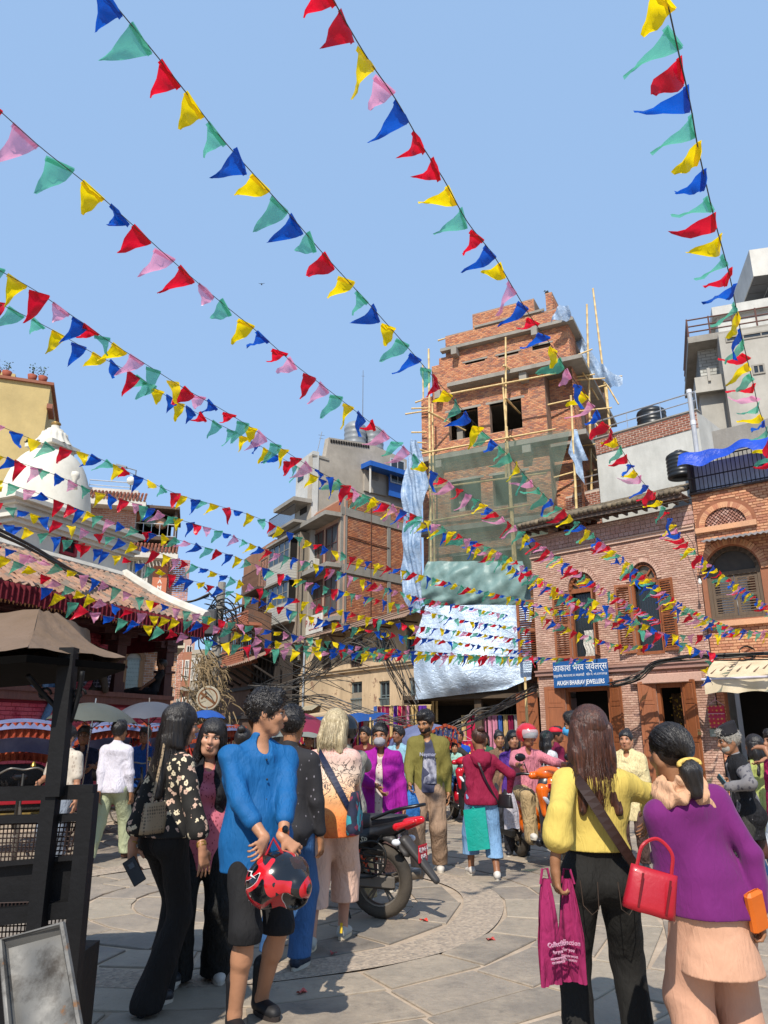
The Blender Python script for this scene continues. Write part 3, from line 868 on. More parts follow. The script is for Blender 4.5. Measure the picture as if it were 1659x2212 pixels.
# orange brick house at the right edge
def orange_house():
 A=pk.W(pkR+.04,-.05,0)
 f=Frame(A[:2],pk.ang+R(5),'orange_brick_house','orange brick house with brown louvred arched window and lattice fanlight at right edge')
 OB=brickmat('orange_brick',['#c08763','#c6906c','#b3785b','#cb9874','#a86f56'],grime=.4)
 W=5.2;zT=f.px(cC(1420,350))[1]
 zA0=f.px(cC(1270,1205));zA1=f.px(cC(1600,900));zt=f.px(cC(1450,722))[1]
 b=f.rect(cC(1300,1205),cC(1608,870))
 big=archpoly(b[0],b[1],b[2],b[3],zt,14)
 l=f.rect(cC(1255,600),cC(1530,600));lt=f.px(cC(1395,478))[1];lz=f.px(cC(1395,588))[1]
 lat=archpoly(l[0],lz,l[2],lz+.01,lt,12)[2:]
 so_=f.rect(cG(1262,520),cG(1650,520));zs=3.0
 shop=rectpoly((so_[0],0.1,so_[0]+2.6,zs))
 out=[(0,0),(W,0),(W,zT),(0,zT)]
 mb=MB();wall(mb,out,[big,lat,shop],0,.3);mb.bb((0,6,0),(W,6.05,zT));mb.build('wall',mat('orange_mortar','#8a5a42',.9),f.root)
 def ring(pts,r0,m,n):
  pass
 cx=(l[0]+l[2])/2;ax=(l[2]-l[0])/2;hz=lt-lz
 bx=(b[0]+b[2])/2;bax=(b[2]-b[0])/2;bh=zt-b[3]
 sur=[archpoly(cx-ax-.24,lz-.14,cx+ax+.24,lz+.01,lt+.24,16),archpoly(b[0]-.2,b[1],b[2]+.2,b[3],zt+.2,16)]
 bricks(f,out,[big,lat,shop]+sur,.2,.08,OB,0,.012,300,.012,seed=11,vis=lambda i:i[1]>3.2)
 mb=MB()
 for(c,a,h,z0,r,n,ln)in((cx,ax+.03,hz+.03,lz,.03,30,.16),(bx,bax+.09,bh+.09,b[3],.06,34,.18)):
  for k in range(n):
   q=pi*(k+.5)/n
   mb.box((c+(a+.04)*cos(q),-.02,z0+(h+.04)*sin(q)),(ln,.05,.07),(0,-q,0))
 mb.bb((cx-ax-.25,-.12,lz-.17),(cx+ax+.25,-.0,lz-.02))
 mb.bb((b[0]-.2,-.14,b[1]-.2),(W,0,b[1]-.05))
 mb.build('arch_bricks',OB,f.root,kind='stuff')
 mb=MB()
 s=.11;z=lz
 k=0
 while z<lt:
  x=cx-ax+(s/2 if k%2 else 0)
  while x<cx+ax:
   if((x-cx)/ax)**2+((z-lz)/hz)**2<.98:mb.box((x,.06,z+.03),(.075,.1,.045),(0,R(45 if k%2 else-45),0))
   x+=s
  z+=.055;k+=1
 mb.build('lattice',brickmat('pale_lattice_brick',['#a0776a','#8f6557','#b08d80'],grime=.3),f.root)
 mb=MB();mb.facepoly([(cx+ax*cos(pi*k/10),lz+hz*sin(pi*k/10))for k in range(11)],.25,.27);mb.build('lattice_backing',VOID,f.root)
 BR=woodmat('grey_brown_shutter','#4b3d30','#63523f',.7)
 mb=MB()
 for k in range(14):
  q=pi*(k+.5)/14;mb.box((bx+(bax-.06)*cos(q),.1,b[3]+(bh-.06)*sin(q)),(.12,.1,.26),(0,-q,0))
 mb.bb((b[0],.05,b[1]),(b[0]+.1,.15,b[3]));mb.bb((b[2]-.1,.05,b[1]),(b[2],.15,b[3]));mb.bb((b[0],.04,b[3]-.08),(b[2],.16,b[3]+.03));mb.bb((b[0],.03,b[1]),(b[2],.16,b[1]+.08))
 wd=mb.build('arched_window',BR,f.root)
 mb=MB();mb.facepoly([(bx+(bax-.06)*cos(pi*k/12),b[3]+(bh-.06)*sin(pi*k/12))for k in range(13)],.13,.16)
 mb.build('pane',mat('dusty_fanlight','#3a332b',.6,var=.3),wd)
 for k in range(2):
  mb=shutter_leaf((b[2]-b[0])/2-.12,b[3]-b[1]-.18);o=mb.build('shutter',BR,wd);o.location=(b[0]+.1+k*(b[2]-b[0]-.2)/2+(.01 if k else 0),.1,b[1]+.09)
 p=f.px(cC(1222,690),-.7);q=f.px(cC(1659,655),-.7);zz=(p[1]+q[1])/2
 mb=MB();corrugated(mb,(p[0],-.7,zz),(W,-.7,zz),(W,0,zz+.22),(p[0],0,zz+.22),34,.022);mb.build('corrugated_hood',mat('galvanised_sheet','#8f9498',.5,metal=.5,var=.25),f.root)
 g=f.rect(cC(1185,375),cC(1659,330),-.1);gt=f.px(cC(1420,130),-.1)[1]
 mb=MB();mb.bb((.05,.35,zT),(W,.4,gt));mb.build('tin_sheet',mat('pale_tin','#b4bcc6',.6,metal=0.0,var=.25,nscale=4,stretch=(3,3,.4)),f.root)
 mb=MB()
 for k in range(44):x=.06+k*.115;mb.tube([(x,-.05,zT),(x,-.05,gt)],.012,5)
 for z in(zT+.05,zT+(gt-zT)*.45,gt):mb.tube([(.0,-.06,z),(W,-.06,z)],.02,6)
 mb.build('window_grille',mat('black_iron','#24211f',.6),f.root)
 mb=MB();mb.bb((-.02,-.1,zT-.06),(W,.1,zT));mb.bb((-.02,-.02,zT),(.08,.3,gt));mb.build('sill_beam',DK,f.root)
 tp=thing('blue_tarpaulin','bright blue tarpaulin draped over the grilled balcony of the orange brick house','tarpaulin',f.W(0,0,0),f.ang)
 t0=f.px(cC(1080,195),-.75);tz=gt+.06
 def ts(a,b_):
  x=t0[0]+a*(W-t0[0]);yy=-.8+b_*2.0
  sag=.06*sin(a*23)+.05*sin(a*41+b_*5)
  edge=-.34*max(0,1-b_*7)*(1+.3*sin(a*17))
  return(x,yy+(.1*sin(a*9)if b_<.1 else 0),tz-.05+.5*b_+edge+sag*(1-b_)+a*.0)
 mb=MB();mb.sheet(ts,70,22);mb.build('tarpaulin_sheet',thin('blue_tarp','#1c48b8',.2,fold=.03,fscale=6),tp,True)
 r0=f.px(cH(290,1760),2.2);mb=MB();mb.bb((.3,2.2,gt-.5),(W,2.5,r0[1]));mb.build('parapet',CONC,f.root)
 t=thing('bare_bulb','white bulb hanging on a cable before the brown arched window','lamp',f.W(*[f.px(cB(1262,1010),-.45)[0],-.45,f.px(cB(1262,1010),-.45)[1]]))
 mb=MB();mb.lathe([(.001,-.12),(.035,-.1),(.05,-.05),(.03,0),(.02,.05)],12);mb.build('glass',mat('opal_glass','#d9d9d2',.3),t,True)
 mb=MB();mb.tube([(0,0,.05),(0.02,0,.5),(-.05,.05,1.1),(-.1,.35,1.45)],.008,5);mb.tube([(0,0,.03),(0,0,.1)],.022,8);mb.build('cable',mat('cable_black','#1c1c1c',.5),t)
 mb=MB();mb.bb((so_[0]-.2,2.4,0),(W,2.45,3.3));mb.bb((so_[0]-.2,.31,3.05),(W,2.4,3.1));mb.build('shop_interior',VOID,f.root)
 aw=thing('awning','cream striped fabric awning with scalloped valance over the shop at right','awning',f.W(0,0,0),f.ang)
 yo=-1.15
 k0=f.px(cG(1080,400),yo);k1=f.px(cG(1659,378),yo);kt=f.px(cG(1150,232),-.05)
 zf=(k0[1]+k1[1])/2;zb_=f.px(cG(1400,225),-.05)[1]
 AW=thin('cream_awning','#cfc1a2',.18,fold=.006,fscale=5,c2='#dccdb0')
 x0=k0[0];xw=W+.3
 mb=MB();mb.sheet(lambda a,b_:(x0+(kt[0]-x0)*b_+a*(xw-x0),yo+b_*(-.05-yo),zf+(zb_-zf)*b_+.02*sin(a*30)*(1-b_)),24,4);mb.build('canopy',AW,aw,True)
 vz=f.px(cG(1400,528),yo)[1]
 mb=MB();mb.sheet(lambda a,b_:(x0+a*(xw-x0),yo-.02+.03*sin(a*40)*(1-b_),(vz+.05*abs(sin(a*22)))*(1-b_)+zf*b_),90,3);mb.build('valance',AW,aw,True)
 mb=MB();mb.tube([(x0-.05,yo-.02,zf),(xw,yo-.02,zf)],.03,8);mb.build('front_bar',mat('grey_bar','#b4b0b8',.4),aw)
 mb=MB()
 for k in range(26):
  a=(k+.5)/26;b0=.25+.35*((k*7)%5)/5
  xs=x0+(kt[0]-x0)*b0+a*(xw-x0)
  for q in(0,):
   y0_,y1_=yo+b0*(-.05-yo),yo+(b0+.3)*(-.05-yo)
   z0_,z1_=zf+(zb_-zf)*b0+.028,zf+(zb_-zf)*(b0+.3)+.028
   mb.raw([(xs,y0_,z0_),(xs+.05,y0_,z0_),(xs+.12,y1_,z1_)],[(0,1,2)])
 mb.build('printed_stripe',mat('brown_print','#6d5546',.8),aw)
 h0=f.rect(cG(1110,640),cG(1285,838),-.12)
 t=thing('folded_sari','crimson folded sari with gold dots on a pink hanger beside the shop opening','sari',f.W(h0[0],-.12,h0[1]),f.ang)
 w,h=h0[2]-h0[0],h0[3]-h0[1]
 m,nt,bb_=newmat('crimson_gold_dots');vo=nt.add('ShaderNodeTexVoronoi');vo.inputs['Scale'].default_value=9;vo.inputs['Randomness'].default_value=.2
 nt.link(nt.coord((1,.01,1)),vo.inputs['Vector']);nt.link(nt.ramp(vo.outputs['Distance'],[(.2,hexc('#b98a3a')),(.27,hexc('#a00e34'))]),bb_.inputs['Base Color']);bb_.inputs['Roughness'].default_value=.5
 mb=MB();mb.sheet(lambda a,b_:(a*w,.02*sin(b_*12),b_*h),8,16);mb.sheet(lambda a,b_:(a*w,.05+.02*sin(b_*12),b_*h),8,16);mb.build('cloth',m,t)
 mb=MB();mb.tube([(-.01,.03,h),(w/2,.03,h+.16),(w+.01,.03,h)],.008,6);mb.tube([(w/2,.03,h+.16),(w/2+.02,.03,h+.22),(w/2-.02,.03,h+.24)],.006,6)
 mb.bb((0,-.03,h*.62),(w,-.02,h*.65));mb.build('hanger',mat('pink_hanger','#b98a9c',.4),t)
 c0=f.rect(cG(1130,850),cG(1215,920),-.05)
 t=thing('price_card','small grey green card hanging below the crimson sari on the pier','card',f.W(c0[0],-.06,c0[1]),f.ang)
 mb=MB();mb.bb((0,0,0),(c0[2]-c0[0],.02,c0[3]-c0[1]));mb.build('card',mat('grey_card','#7d8478',.6),t)
 mb=MB();mb.bb((.05,-.004,.04),(.2,0,.06));mb.build('print',mat('white_print','#c8c8c0',.6),t)
 return f
og=orange_house()
# grey concrete house high at the right edge
def grey_right():
 f=Frame((14.2,31.5),R(-20),'grey_concrete_house','grey concrete house with brown roof railing above the tarpaulined balcony at right')
 PL=weathered('grey_plaster','#a09d95','#77736b',.35,bump=.004)
 xl=f.px(cH(245,1430))[0];z1=f.px(cH(300,1400))[1];zt=f.px(cH(300,1270))[1]
 mb=MB();mb.bb((xl,0,0),(xl+9,6,z1));mb.bb((xl-.15,-.4,z1),(xl+2.2,6,zt));mb.bb((xl-.2,-.45,z1-.08),(xl+2.25,-.35,z1+.05));mb.build('wall',PL,f.root)
 xm=f.px(cH(455,1300))[0];ztop=f.px(cH(450,930))[1]
 mb=MB();mb.bb((xm,-.9,0),(xm+6,6,ztop));mb.build('projecting_bay',PL,f.root)
 xa=f.px(cH(235,1100),.6)[0]
 u0=zt;u1=f.px(cH(250,935),.6)[1]
 o=[(xa,u0),(xm+.4,u0),(xm+.4,u1),(xa,u1)]
 mb=MB();mb.bb((xa,.6,u0),(xm+5,5,u1));mb.build('upper_wall',mat('grey_mortar','#6f6f6a',.9),f.root)
 bricks(f,o,[],.42,.16,brickmat('pale_grey_block',['#a9aaa4','#9fa09a','#b3b4ae'],grime=.3),.6,.012,200,.016,seed=21)
 s0=f.px(cH(140,940),-.3);mb=MB();mb.bb((s0[0],-.35,s0[1]),(xm+6,6,s0[1]+.32));mb.build('roof_slab',CONC,f.root)
 mb=MB();rr=.035;zr=s0[1]+.32;xs=s0[0]
 for z in(.25,.55,.9):mb.tube([(xs+.05,-.3,zr+z),(xs+5,-.3,zr+z)],rr,6);mb.tube([(xs+.05,-.3,zr+z),(xs+.05,5,zr+z)],rr,6)
 for x in(.05,1.0,2.0,3.0,4.0,5.0):mb.tube([(xs+x,-.3,zr),(xs+x,-.3,zr+.95)],rr*1.2,6)
 mb.build('railing',mat('rusty_brown_rail','#5c4038',.6),f.root)
 p=f.px(cH(395,670),1.5);mb=MB();mb.bb((p[0],1.5,zr),(p[0]+6,5,p[1]-.2));mb.bb((p[0]-.2,1.2,p[1]-.2),(p[0]+6.5,5,p[1]+.25));mb.build('stair_head',weathered('white_plaster_r','#b9b9b4','#8b8a84',.4),f.root)
 g=f.rect(cH(485,930),cH(640,870),-.92);window(f,(g[0],g[1],g[0]+2.2,g[3]+.1),CONC,-.94,nx=3,nz=1)
 g=f.rect(cH(735,1225),cH(835,1120),-.92);window(f,g,CONC,-.95,nx=2,nz=1)
 g=f.rect(cH(632,1760),cH(871,1690),-.92);window(f,g,mat('cream_frame','#a79f8d',.6),-.97,nx=3,nz=1)
 for xx in(cH(340,1300),):
  q=f.px(xx,-.5);mb=MB();mb.bb((q[0]-.06,-.5,zt-.3),(q[0]+.06,-.38,zt+.35));mb.build('bracket',PL,f.root)
 f2=Frame((17.4,31.0),R(-14),'panelled_tower_block','pale panelled corner block overhanging high at the top right edge')
 t0=f2.px(cH(708,145));t1=f2.px(cH(735,322));tb=f2.px(cH(810,640),2.5)
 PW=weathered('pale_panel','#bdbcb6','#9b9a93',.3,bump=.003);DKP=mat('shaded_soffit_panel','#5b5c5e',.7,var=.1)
 mb=MB();mb.bb((t0[0],0,t1[1]),(t0[0]+6,4,t0[1]+.4));mb.bb((t0[0]+1.6,2.2,0),(t0[0]+6,6,t1[1]));mb.build('wall',PW,f2.root)
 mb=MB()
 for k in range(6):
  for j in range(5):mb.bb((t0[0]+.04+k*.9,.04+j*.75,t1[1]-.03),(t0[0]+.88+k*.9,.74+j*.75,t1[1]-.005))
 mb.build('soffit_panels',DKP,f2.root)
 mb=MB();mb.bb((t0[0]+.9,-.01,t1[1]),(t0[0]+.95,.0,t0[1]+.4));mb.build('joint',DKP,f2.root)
grey_right()
# brick tower under construction
tw=Frame((1.62,29.4),R(-26.8),'unfinished_brick_tower','tall unfinished orange brick tower with empty windows and concrete ledges behind bamboo scaffolding')
def tower():
 f=tw;P=lambda cx,cy,y=0:f.px(c5(cx,cy),y)
 TB=brickmat('raw_orange_brick',['#c98a64','#bd7a57','#cf966f','#b17159','#c38b6a','#97695a'],grime=.4)
 TM=mat('tower_mortar','#8e7868',.95,var=.15)
 xR=P(1225,500)[0];xN=P(1035,1000)[0]
 zl1=(P(240,600)[1]+P(1190,375)[1])/2
 zl2=(P(300,905)[1]+P(1000,770)[1])/2
 zl3=(P(120,1500)[1]+P(1020,1362)[1])/2
 st=zl2-zl3
 zp=(P(215,460)[1]+P(1100,245)[1])/2;zpp=(P(435,285)[1]+P(900,165)[1])/2
 x1=P(215,500)[0];x2=P(435,300)[0];x3=P(940,200)[0];xs1=P(105,800)[0];zs1=P(160,700)[1]
 w1=f.rect(c5(248,1320),c5(478,1040));w2=f.rect(c5(585,1258),c5(832,972))
 zb=(w1[1]+w2[1])/2;zt=(w1[3]+w2[3])/2
 holes=[]
 for k in range(4):
  dz=-k*st
  if zb+dz<1:break
  holes+=[rectpoly((w1[0],zb+dz,w1[2],zt+dz)),rectpoly((w2[0],zb+dz,w2[2],zt+dz))]
 slit=[rectpoly((*P(378,700)[:1],P(378,700)[1],P(538,660)[0],P(378,700)[1]+.09)),rectpoly((P(648,640)[0],P(648,640)[1],P(812,600)[0],P(648,640)[1]+.09)),rectpoly((P(928,580)[0],P(928,580)[1],P(1072,560)[0],P(928,580)[1]+.16))]
 xl=0.0
 lowo=[(xl,0),(xN,0),(xN,zl2),(xl,zl2)]
 upo=[(xs1,zl2),(xR,zl2),(xR,zl1),(x1,zl1),(x1,zs1+.3),(xs1+.35,zs1+.3),(xs1+.35,zs1),(xs1,zs1)]
 top=[(x1,zl1),(xR,zl1),(xR,zp),(x1,zp)]
 blk=[(x2,zp),(x3,zp),(x3,zpp),(x2,zpp)]
 mb=MB()
 wall(mb,lowo,holes,0,.28,8);wall(mb,upo,slit,0,.3,8);wall(mb,top,[],0,.3,8);wall(mb,blk,[],0,.3,3.5)
 y2=.75
 mb.bb((xN+.001,y2,0),(xR-.02,8,zl2))
 c0=P(1037,215)[0];c1=P(1085,120);mb.bb((c0,.0,zp),(c1[0],1.6,zp+.82))
 mb.bb((0,7.99,0),(xR,8.2,zl1));mb.build('wall',TM,f.root)
 hh=holes
 bricks(f,lowo,hh+[rectpoly((-.1,zl3-k*st-.02,xR+1,zl3-k*st+.24))for k in range(4)],.165,.062,TB,0,.012,150,.010,seed=31,vis=lambda i:i[1]>zl3)
 bricks(f,upo,slit,.165,.062,TB,0,.012,100,.010,seed=32,stuff_name='upper_bricks')
 bricks(f,top,[],.165,.062,TB,0,.012,30,.010,seed=33,stuff_name='parapet_bricks')
 bricks(f,blk,[],.165,.062,TB,0,.012,20,.010,seed=34,stuff_name='roof_bricks')
 bricks(f,[(xN,4),(xR,4),(xR,zl2),(xN,zl2)],[],.165,.062,TB,y2,.012,0,.010,seed=35,stuff_name='corner_bricks')
 bricks(f,[(c0,zp),(c1[0],zp),(c1[0],zp+.82),(c0,zp+.82)],[],.165,.062,TB,0,.012,0,.010,seed=36,stuff_name='pier_bricks')
 mb=MB();SV=MB()
 fs=Frame(f.W(xR,0,0)[:2],f.ang+pi/2,'x',None);fs.root=f.root
 r_=random.Random(5)
 z=6.0;k=0
 sideh=[]
 for lv in range(-1,4):
  z0=zb+.1-lv*st;
  if z0>4:sideh+=[rectpoly((1.2,z0-.9,2.1,z0+1.2)),rectpoly((3.2,z0,4.3,z0+1.2))]
 wall(mb,[(0,0),(8,0),(8,zl1-.3),(0,zl1-.3)],sideh,0,.3)
 M_=Matrix.Translation(V((xR+.002,0,0)))@Matrix.Rotation(pi/2,4,'Z')
 mb.v=[tuple(M_@V(p))for p in mb.v];mb.build('side_wall',TM,f.root)
 sb=MB()
 zz=5.0;row=0
 while zz<zp+.7:
  yy=(row%2)*.08
  lim=7.9 if zz<zl1 else(7.0 if zz<zp else 3.4)
  while yy<lim:
   ok=not any(h[0][0]-.03<yy+.08<h[1][0]+.03 and h[0][1]<zz<h[2][1]for h in sideh)
   if ok:
    x_=xR if zz<zp else c1[0]
    sb.bb((x_,yy,zz-.026),(x_+.014,yy+.152,zz+.026))
   yy+=.165
  zz+=.062;row+=1
 sb.build('side_bricks',TB,f.root,kind='stuff')
 mb=MB();mb.bb((xR-.3,0.01,zl1-.3),(xR,7,zp));mb.build('side_parapet',TM,f.root)
 def ledge(name,z,xa,xb,h=.16,pr=.42,side=True):
  mb=MB();mb.bb((xa,-pr,z),(xb,-.014,z+h))
  if side:mb.bb((xb-.001,-pr,z),(xb+pr,7,z+h))
  mb.build(name,CONC,f.root)
 ledge('ledge',zl1,x1-.15,xR,.14,.28);ledge('ledge',zl2,xs1+.9,xR,.17,.55,True)
 for k in range(3):ledge('ledge',zl3-k*st,-.05,xR,.2,.45)
 ledge('ledge',zp,x2+.1,xR-.9,.10,.08,False)
 for(xx,zq,w)in((P(310,610)[0],zl1,.24),(P(960,460)[0],zl1,.24),(P(180,980)[0],zl2,.26),(P(870,830)[0],zl2,.3),(P(185,1530)[0],zl3,.3),(P(900,1400)[0],zl3,.34)):
  mb=MB();mb.bb((xx-w/2,-.42,zq-.34),(xx+w/2,-.014,zq-.001));mb.build('corbel',CONC,f.root)
 for h in hh:
  mb=MB();mb.bb((h[0][0]-.15,-.02,h[2][1]),(h[1][0]+.15,.2,h[2][1]+.1));mb.build('lintel',CONC,f.root)
 for h in slit:
  mb=MB();mb.bb((h[0][0]-.12,-.03,h[2][1]),(h[1][0]+.12,.1,h[2][1]+.07));mb.build('lintel',CONC,f.root)
 mb=MB()
 for k in range(4):mb.bb((.03,.29,zl2-.02-k*st),(xR-.05,7.9,zl2+.1-k*st))
 mb.bb((.05,5.2,0),(xR-.1,5.3,zl2));mb.build('floor_slab',CONC,f.root)
 mb=MB()
 for k in range(3):mb.bb((w1[0]+.12,.6,zb-.6-k*st),(w1[0]+.38,.9,zt+.5-k*st));mb.tube([(w1[0]+.55,1.4,zb-.3-k*st),(w1[0]+.55,1.4,zt-k*st)],.04,6)
 mb.build('column',CONC,f.root)
 mb=MB();mb.bb((.05,1.6,0),(xR-.1,1.65,zl3-2*st-1));mb.build('dark_interior',VOID,f.root)
 b=thing('crow','small dark bird perched on the highest brick pier of the tower','bird',f.W((c0+c1[0])/2-.1,.1,zp+.82),1)
 mb=MB();mb.ell((0,0,.1),(.045,.1,.055),10,6,(R(-35),0,0));mb.ell((0,.07,.19),(.03,.035,.03),8,6);mb.tube([(0,.1,.19),(0,.14,.18)],[.012,.002],5);mb.tube([(0,-.06,.07),(0,-.18,.0)],[.03,.012],6);mb.tube([(.02,0,0),(.02,0,.06)],.005,4);mb.tube([(-.02,0,0),(-.02,0,.06)],.005,4)
 mb.build('body',mat('bird_dark','#1b1d20',.6),b,True)
 return dict(xR=xR,zl1=zl1,zl2=zl2,zl3=zl3,st=st,zb=zb,zt=zt,zp=zp,xN=xN)
TW=tower()
def pole(mb,a,b,r=.05,n=8):
 """bamboo cane with its nodes"""
 a,b=V(a),V(b);L=(b-a).length;k=max(2,int(L/.45));pts=[];rs=[]
 for i in range(k+1):
  t=i/k;p=a.lerp(b,t)+V((rng.uniform(-.01,.01),rng.uniform(-.01,.01),0))
  rr=r*(1-.25*t)
  for d,q in((-.02,1),(0,1.16),(.02,1)):
   tt=t+d/L
   if 0<=tt<=1:pts.append(a.lerp(b,tt));rs.append(rr*q)
 mb.tube(pts,rs,n)
def scaffold():
 f=tw;root=thing('bamboo_scaffolding','bamboo scaffolding of lashed canes in front of and beside the brick tower','scaffolding',f.W(0,-1,0),f.ang)
 ox=V((0,-1.0,0))
 def L(uv,y):p=f.px(uv,y);return V((p[0],y+1.0,p[1]))
 def add(a,b,r=.05,name='bamboo_pole'):
  mb=MB();pole(mb,a,b,r);return mb.build(name,BAMB,root,True)
 Y=-1.0
 x=L(c5(715,1280),Y).x;t=L(c5(704,470),Y)
 add((x,0,0),(x+.02,0,L(c5(735,1280),Y).z+.4),.06);add((x-.12,.05,t.z-6),(t.x,.05,t.z),.05);add((x+.14,0,6),(x-.05,0,t.z-1.8),.05)
 a=L(c5(78,570),Y+.3);b=L(c5(75,1640),Y+.3);add((b.x,.3,0),(a.x,.3,a.z),.06);add((b.x+.17,.3,2),(a.x+.12,.3,a.z-2.6),.05)
 for ux,ut,y in((30,700,1.2),):p=L(c5(ux,ut),y);add((p.x,y+1,0),(p.x,y+1,p.z),.05)
 for(u0,v0,u1,v1,y)in((1370,205,1358,1580,1.2),(1240,950,1250,1640,-.6),(1420,75,1520,740,3.2),(1520,740,1540,1180,3.2)):
  p0=L(c5(u0,v0),y);p1=L(c5(u1,v1),y);add((p1.x,y+1,p1.z-4),p0,.055)
 for(u0,v0,u1,v1)in((255,935,1120,768),(0,1425,1115,1222),(0,1720,1040,1580),(0,1990,900,1840)):
  add(L(c5(u0,v0),Y-.1),L(c5(u1,v1),Y-.1),.045)
 for(u0,v0,u1,v1)in((90,2480,1500,2300),):add(L(c5(u0,v0),Y-.1),L(c5(u1,v1),Y-.1),.045)
 for(u0,v0,u1,v1)in((690,705,810,780),(708,970,825,1095),(745,1285,835,1365),(75,1080,380,1235),(5,1390,235,1465)):
  add(L(c5(u0,v0),Y-.15),L(c5(u1,v1),.4),.045)
 for(u0,v0,u1,v1)in((-60,1055,70,1050),(-60,1250,60,1248),(155,500,215,482),(-110,1100,85,1070),(-60,1330,60,1335),(-30,1005,30,985)):
  add(L(c5(u0,v0),Y+.8),L(c5(u1,v1),Y+.8),.04)
 for(u0,v0,u1,v1,y)in((1190,660,1415,570,.5),(1230,825,1520,808,.8),(1030,1030,1230,985,.3),(1260,800,1435,775,.8),(1410,895,1575,850,3),(1130,1095,1575,1048,.8),(1040,1335,1325,1275,.3),(1345,540,1630,1020,2.2),(1345,780,1465,985,2.2),(1205,860,1460,1200,1.5),(1120,470,1380,820,.6),(1260,1190,1450,1480,1.4),(1180,1375,1440,1345,.6),(1100,1620,1310,1560,.3),(1480,800,1659,790,3),(1330,820,1560,800,2.8)):
  add(L(c5(u0,v0),y),L(c5(u1,v1),y+.2),.042)
 p=L(c5(1380,1610),2.0);mb=MB();mb.bb((p.x-.7,2.4,p.z),(p.x+1.0,3.6,p.z+.05));mb.build('plank',woodmat('old_plank','#6d5d49','#8b7a60'),root)
 return root
scaffold()
def nets():
 f=tw
 def fabric(name,label,cat,m,rows,y,fold=.06,fr=9,nu=60,nv=50,sm=True,yfun=None,part='sheet',ph=0):
  """rows: list of (uvL, uvR) from top to bottom; sheet hangs near local y"""
  t=thing(name,label,cat,f.W(0,0,0),f.ang)
  R_=[(f.px(a,y),f.px(b,y))for a,b in rows]
  n=len(R_)-1
  def fn(a,b):
   k=min(int(b*n),n-1);q=b*n-k
   (l0,r0),(l1,r1)=R_[k],R_[k+1]
   l=(l0[0]+(l1[0]-l0[0])*q,l0[1]+(l1[1]-l0[1])*q);r=(r0[0]+(r1[0]-r0[0])*q,r0[1]+(r1[1]-r0[1])*q)
   x=l[0]+(r[0]-l[0])*a;z=l[1]+(r[1]-l[1])*a
   d=fold*(sin(x*fr+ph+1.5*sin(z*1.7))*.6+.8*noise.noise(V((x*1.6,z*1.1,ph)))*2+.3*sin(x*fr*2.7+z*4))
   if yfun:d+=yfun(a,b,x,z)
   return(x,y+d,z)
  mb=MB();mb.sheet(fn,nu,nv);mb.build(part,m,t,sm);return t
 m,nt,b=newmat('green_safety_net')
 vec=nt.coord((1,1,1));tr=nt.add('ShaderNodeBsdfTransparent');df=nt.add('ShaderNodeBsdfDiffuse');tl=nt.add('ShaderNodeBsdfTranslucent')
 df.inputs[0].default_value=hexc('#75877a');tl.inputs[0].default_value=hexc('#75877a')
 ms=nt.add('ShaderNodeMixShader');ms.inputs[0].default_value=.4;nt.link(df.outputs[0],ms.inputs[1]);nt.link(tl.outputs[0],ms.inputs[2])
 m2=nt.add('ShaderNodeMixShader');n=nt.noise(vec,.8,4);nt.link(nt.ramp(n.outputs[0],[(.35,(.42,.42,.42)),(.65,(.6,.6,.6))]),m2.inputs[0])
 nt.link(tr.outputs[0],m2.inputs[1]);nt.link(ms.outputs[0],m2.inputs[2]);nt.link(m2.outputs[0],nt.n['Material Output'].inputs[0])
 fabric('green_safety_net','sheer green safety net hung over the middle storeys of the brick tower','net',m,[(c5(90,1440),c5(1235,1225)),(c5(85,1560),c5(1150,1600)),(c5(80,2000),c5(1050,2050)),(c5(80,2380),c5(1050,2560)),(cF(1100,640),cF(1860,640))],-1.25,.08,5,60,60)
 T2,nt,b=newmat('silver_tarp_sheet')
 vec=nt.coord((1,1,1));n=nt.noise(vec,1.2,6,.7)
 nt.link(nt.ramp(n.outputs[0],[(.3,hexc('#93a4b8')),(.6,hexc('#b3c2d2')),(.8,hexc('#8899b0'))]),b.inputs['Base Color'])
 n1=nt.noise(nt.coord((1,1,1.6)),4.5,6,.65);n1.inputs['Distortion'].default_value=1.0
 nt.link(nt.bump(n1.outputs[0],.06,1.0),b.inputs['Normal']);b.inputs['Roughness'].default_value=.38;b.inputs['Metallic'].default_value=.25
 def bil(a,b,x,z):return-.55*sin(pi*min(1,a*1.1))*sin(pi*b)-.35*b
 fabric('silver_tarpaulin','large crinkled silver tarpaulin hanging from the tower over the stalls','tarpaulin',T2,[(cF(1130,675),(1152,1306)),(cF(1050,950),(1147,1380)),(cF(1030,1180),(1152,1440)),(cF(1045,1330),(1152,1468)),(cF(1075,1480),(1140,1472)),((905,1513),(1100,1490))],-1.7,.045,3.2,90,90,yfun=bil,ph=3)
 T3=thin('teal_net_cloth','#6f8f8c',.3,fold=.015,fscale=4,c2='#86a39f')
 def tf(a,b,x,z):return-.25*sin(pi*b)*(1-.5*a)+.07*noise.noise(V((a*9+b*4,b*2-a*3,2)))*2+.03*sin(a*19+b*7+3*sin(a*5))
 fabric('teal_shade_cloth','dull teal shade cloth stretched between net and silver tarpaulin on the tower','shade cloth',T3,[(cF(1150,262),(1128,1212)),(cF(1105,420),(1140,1240)),(cF(1110,560),(1148,1290)),(cF(1110,650),(1150,1316))],-1.55,.03,6,90,36,yfun=tf)
 T4=thin('pale_blue_tarp','#7f9dc0',.25,fold=.05,fscale=5,c2='#a9bdd4')
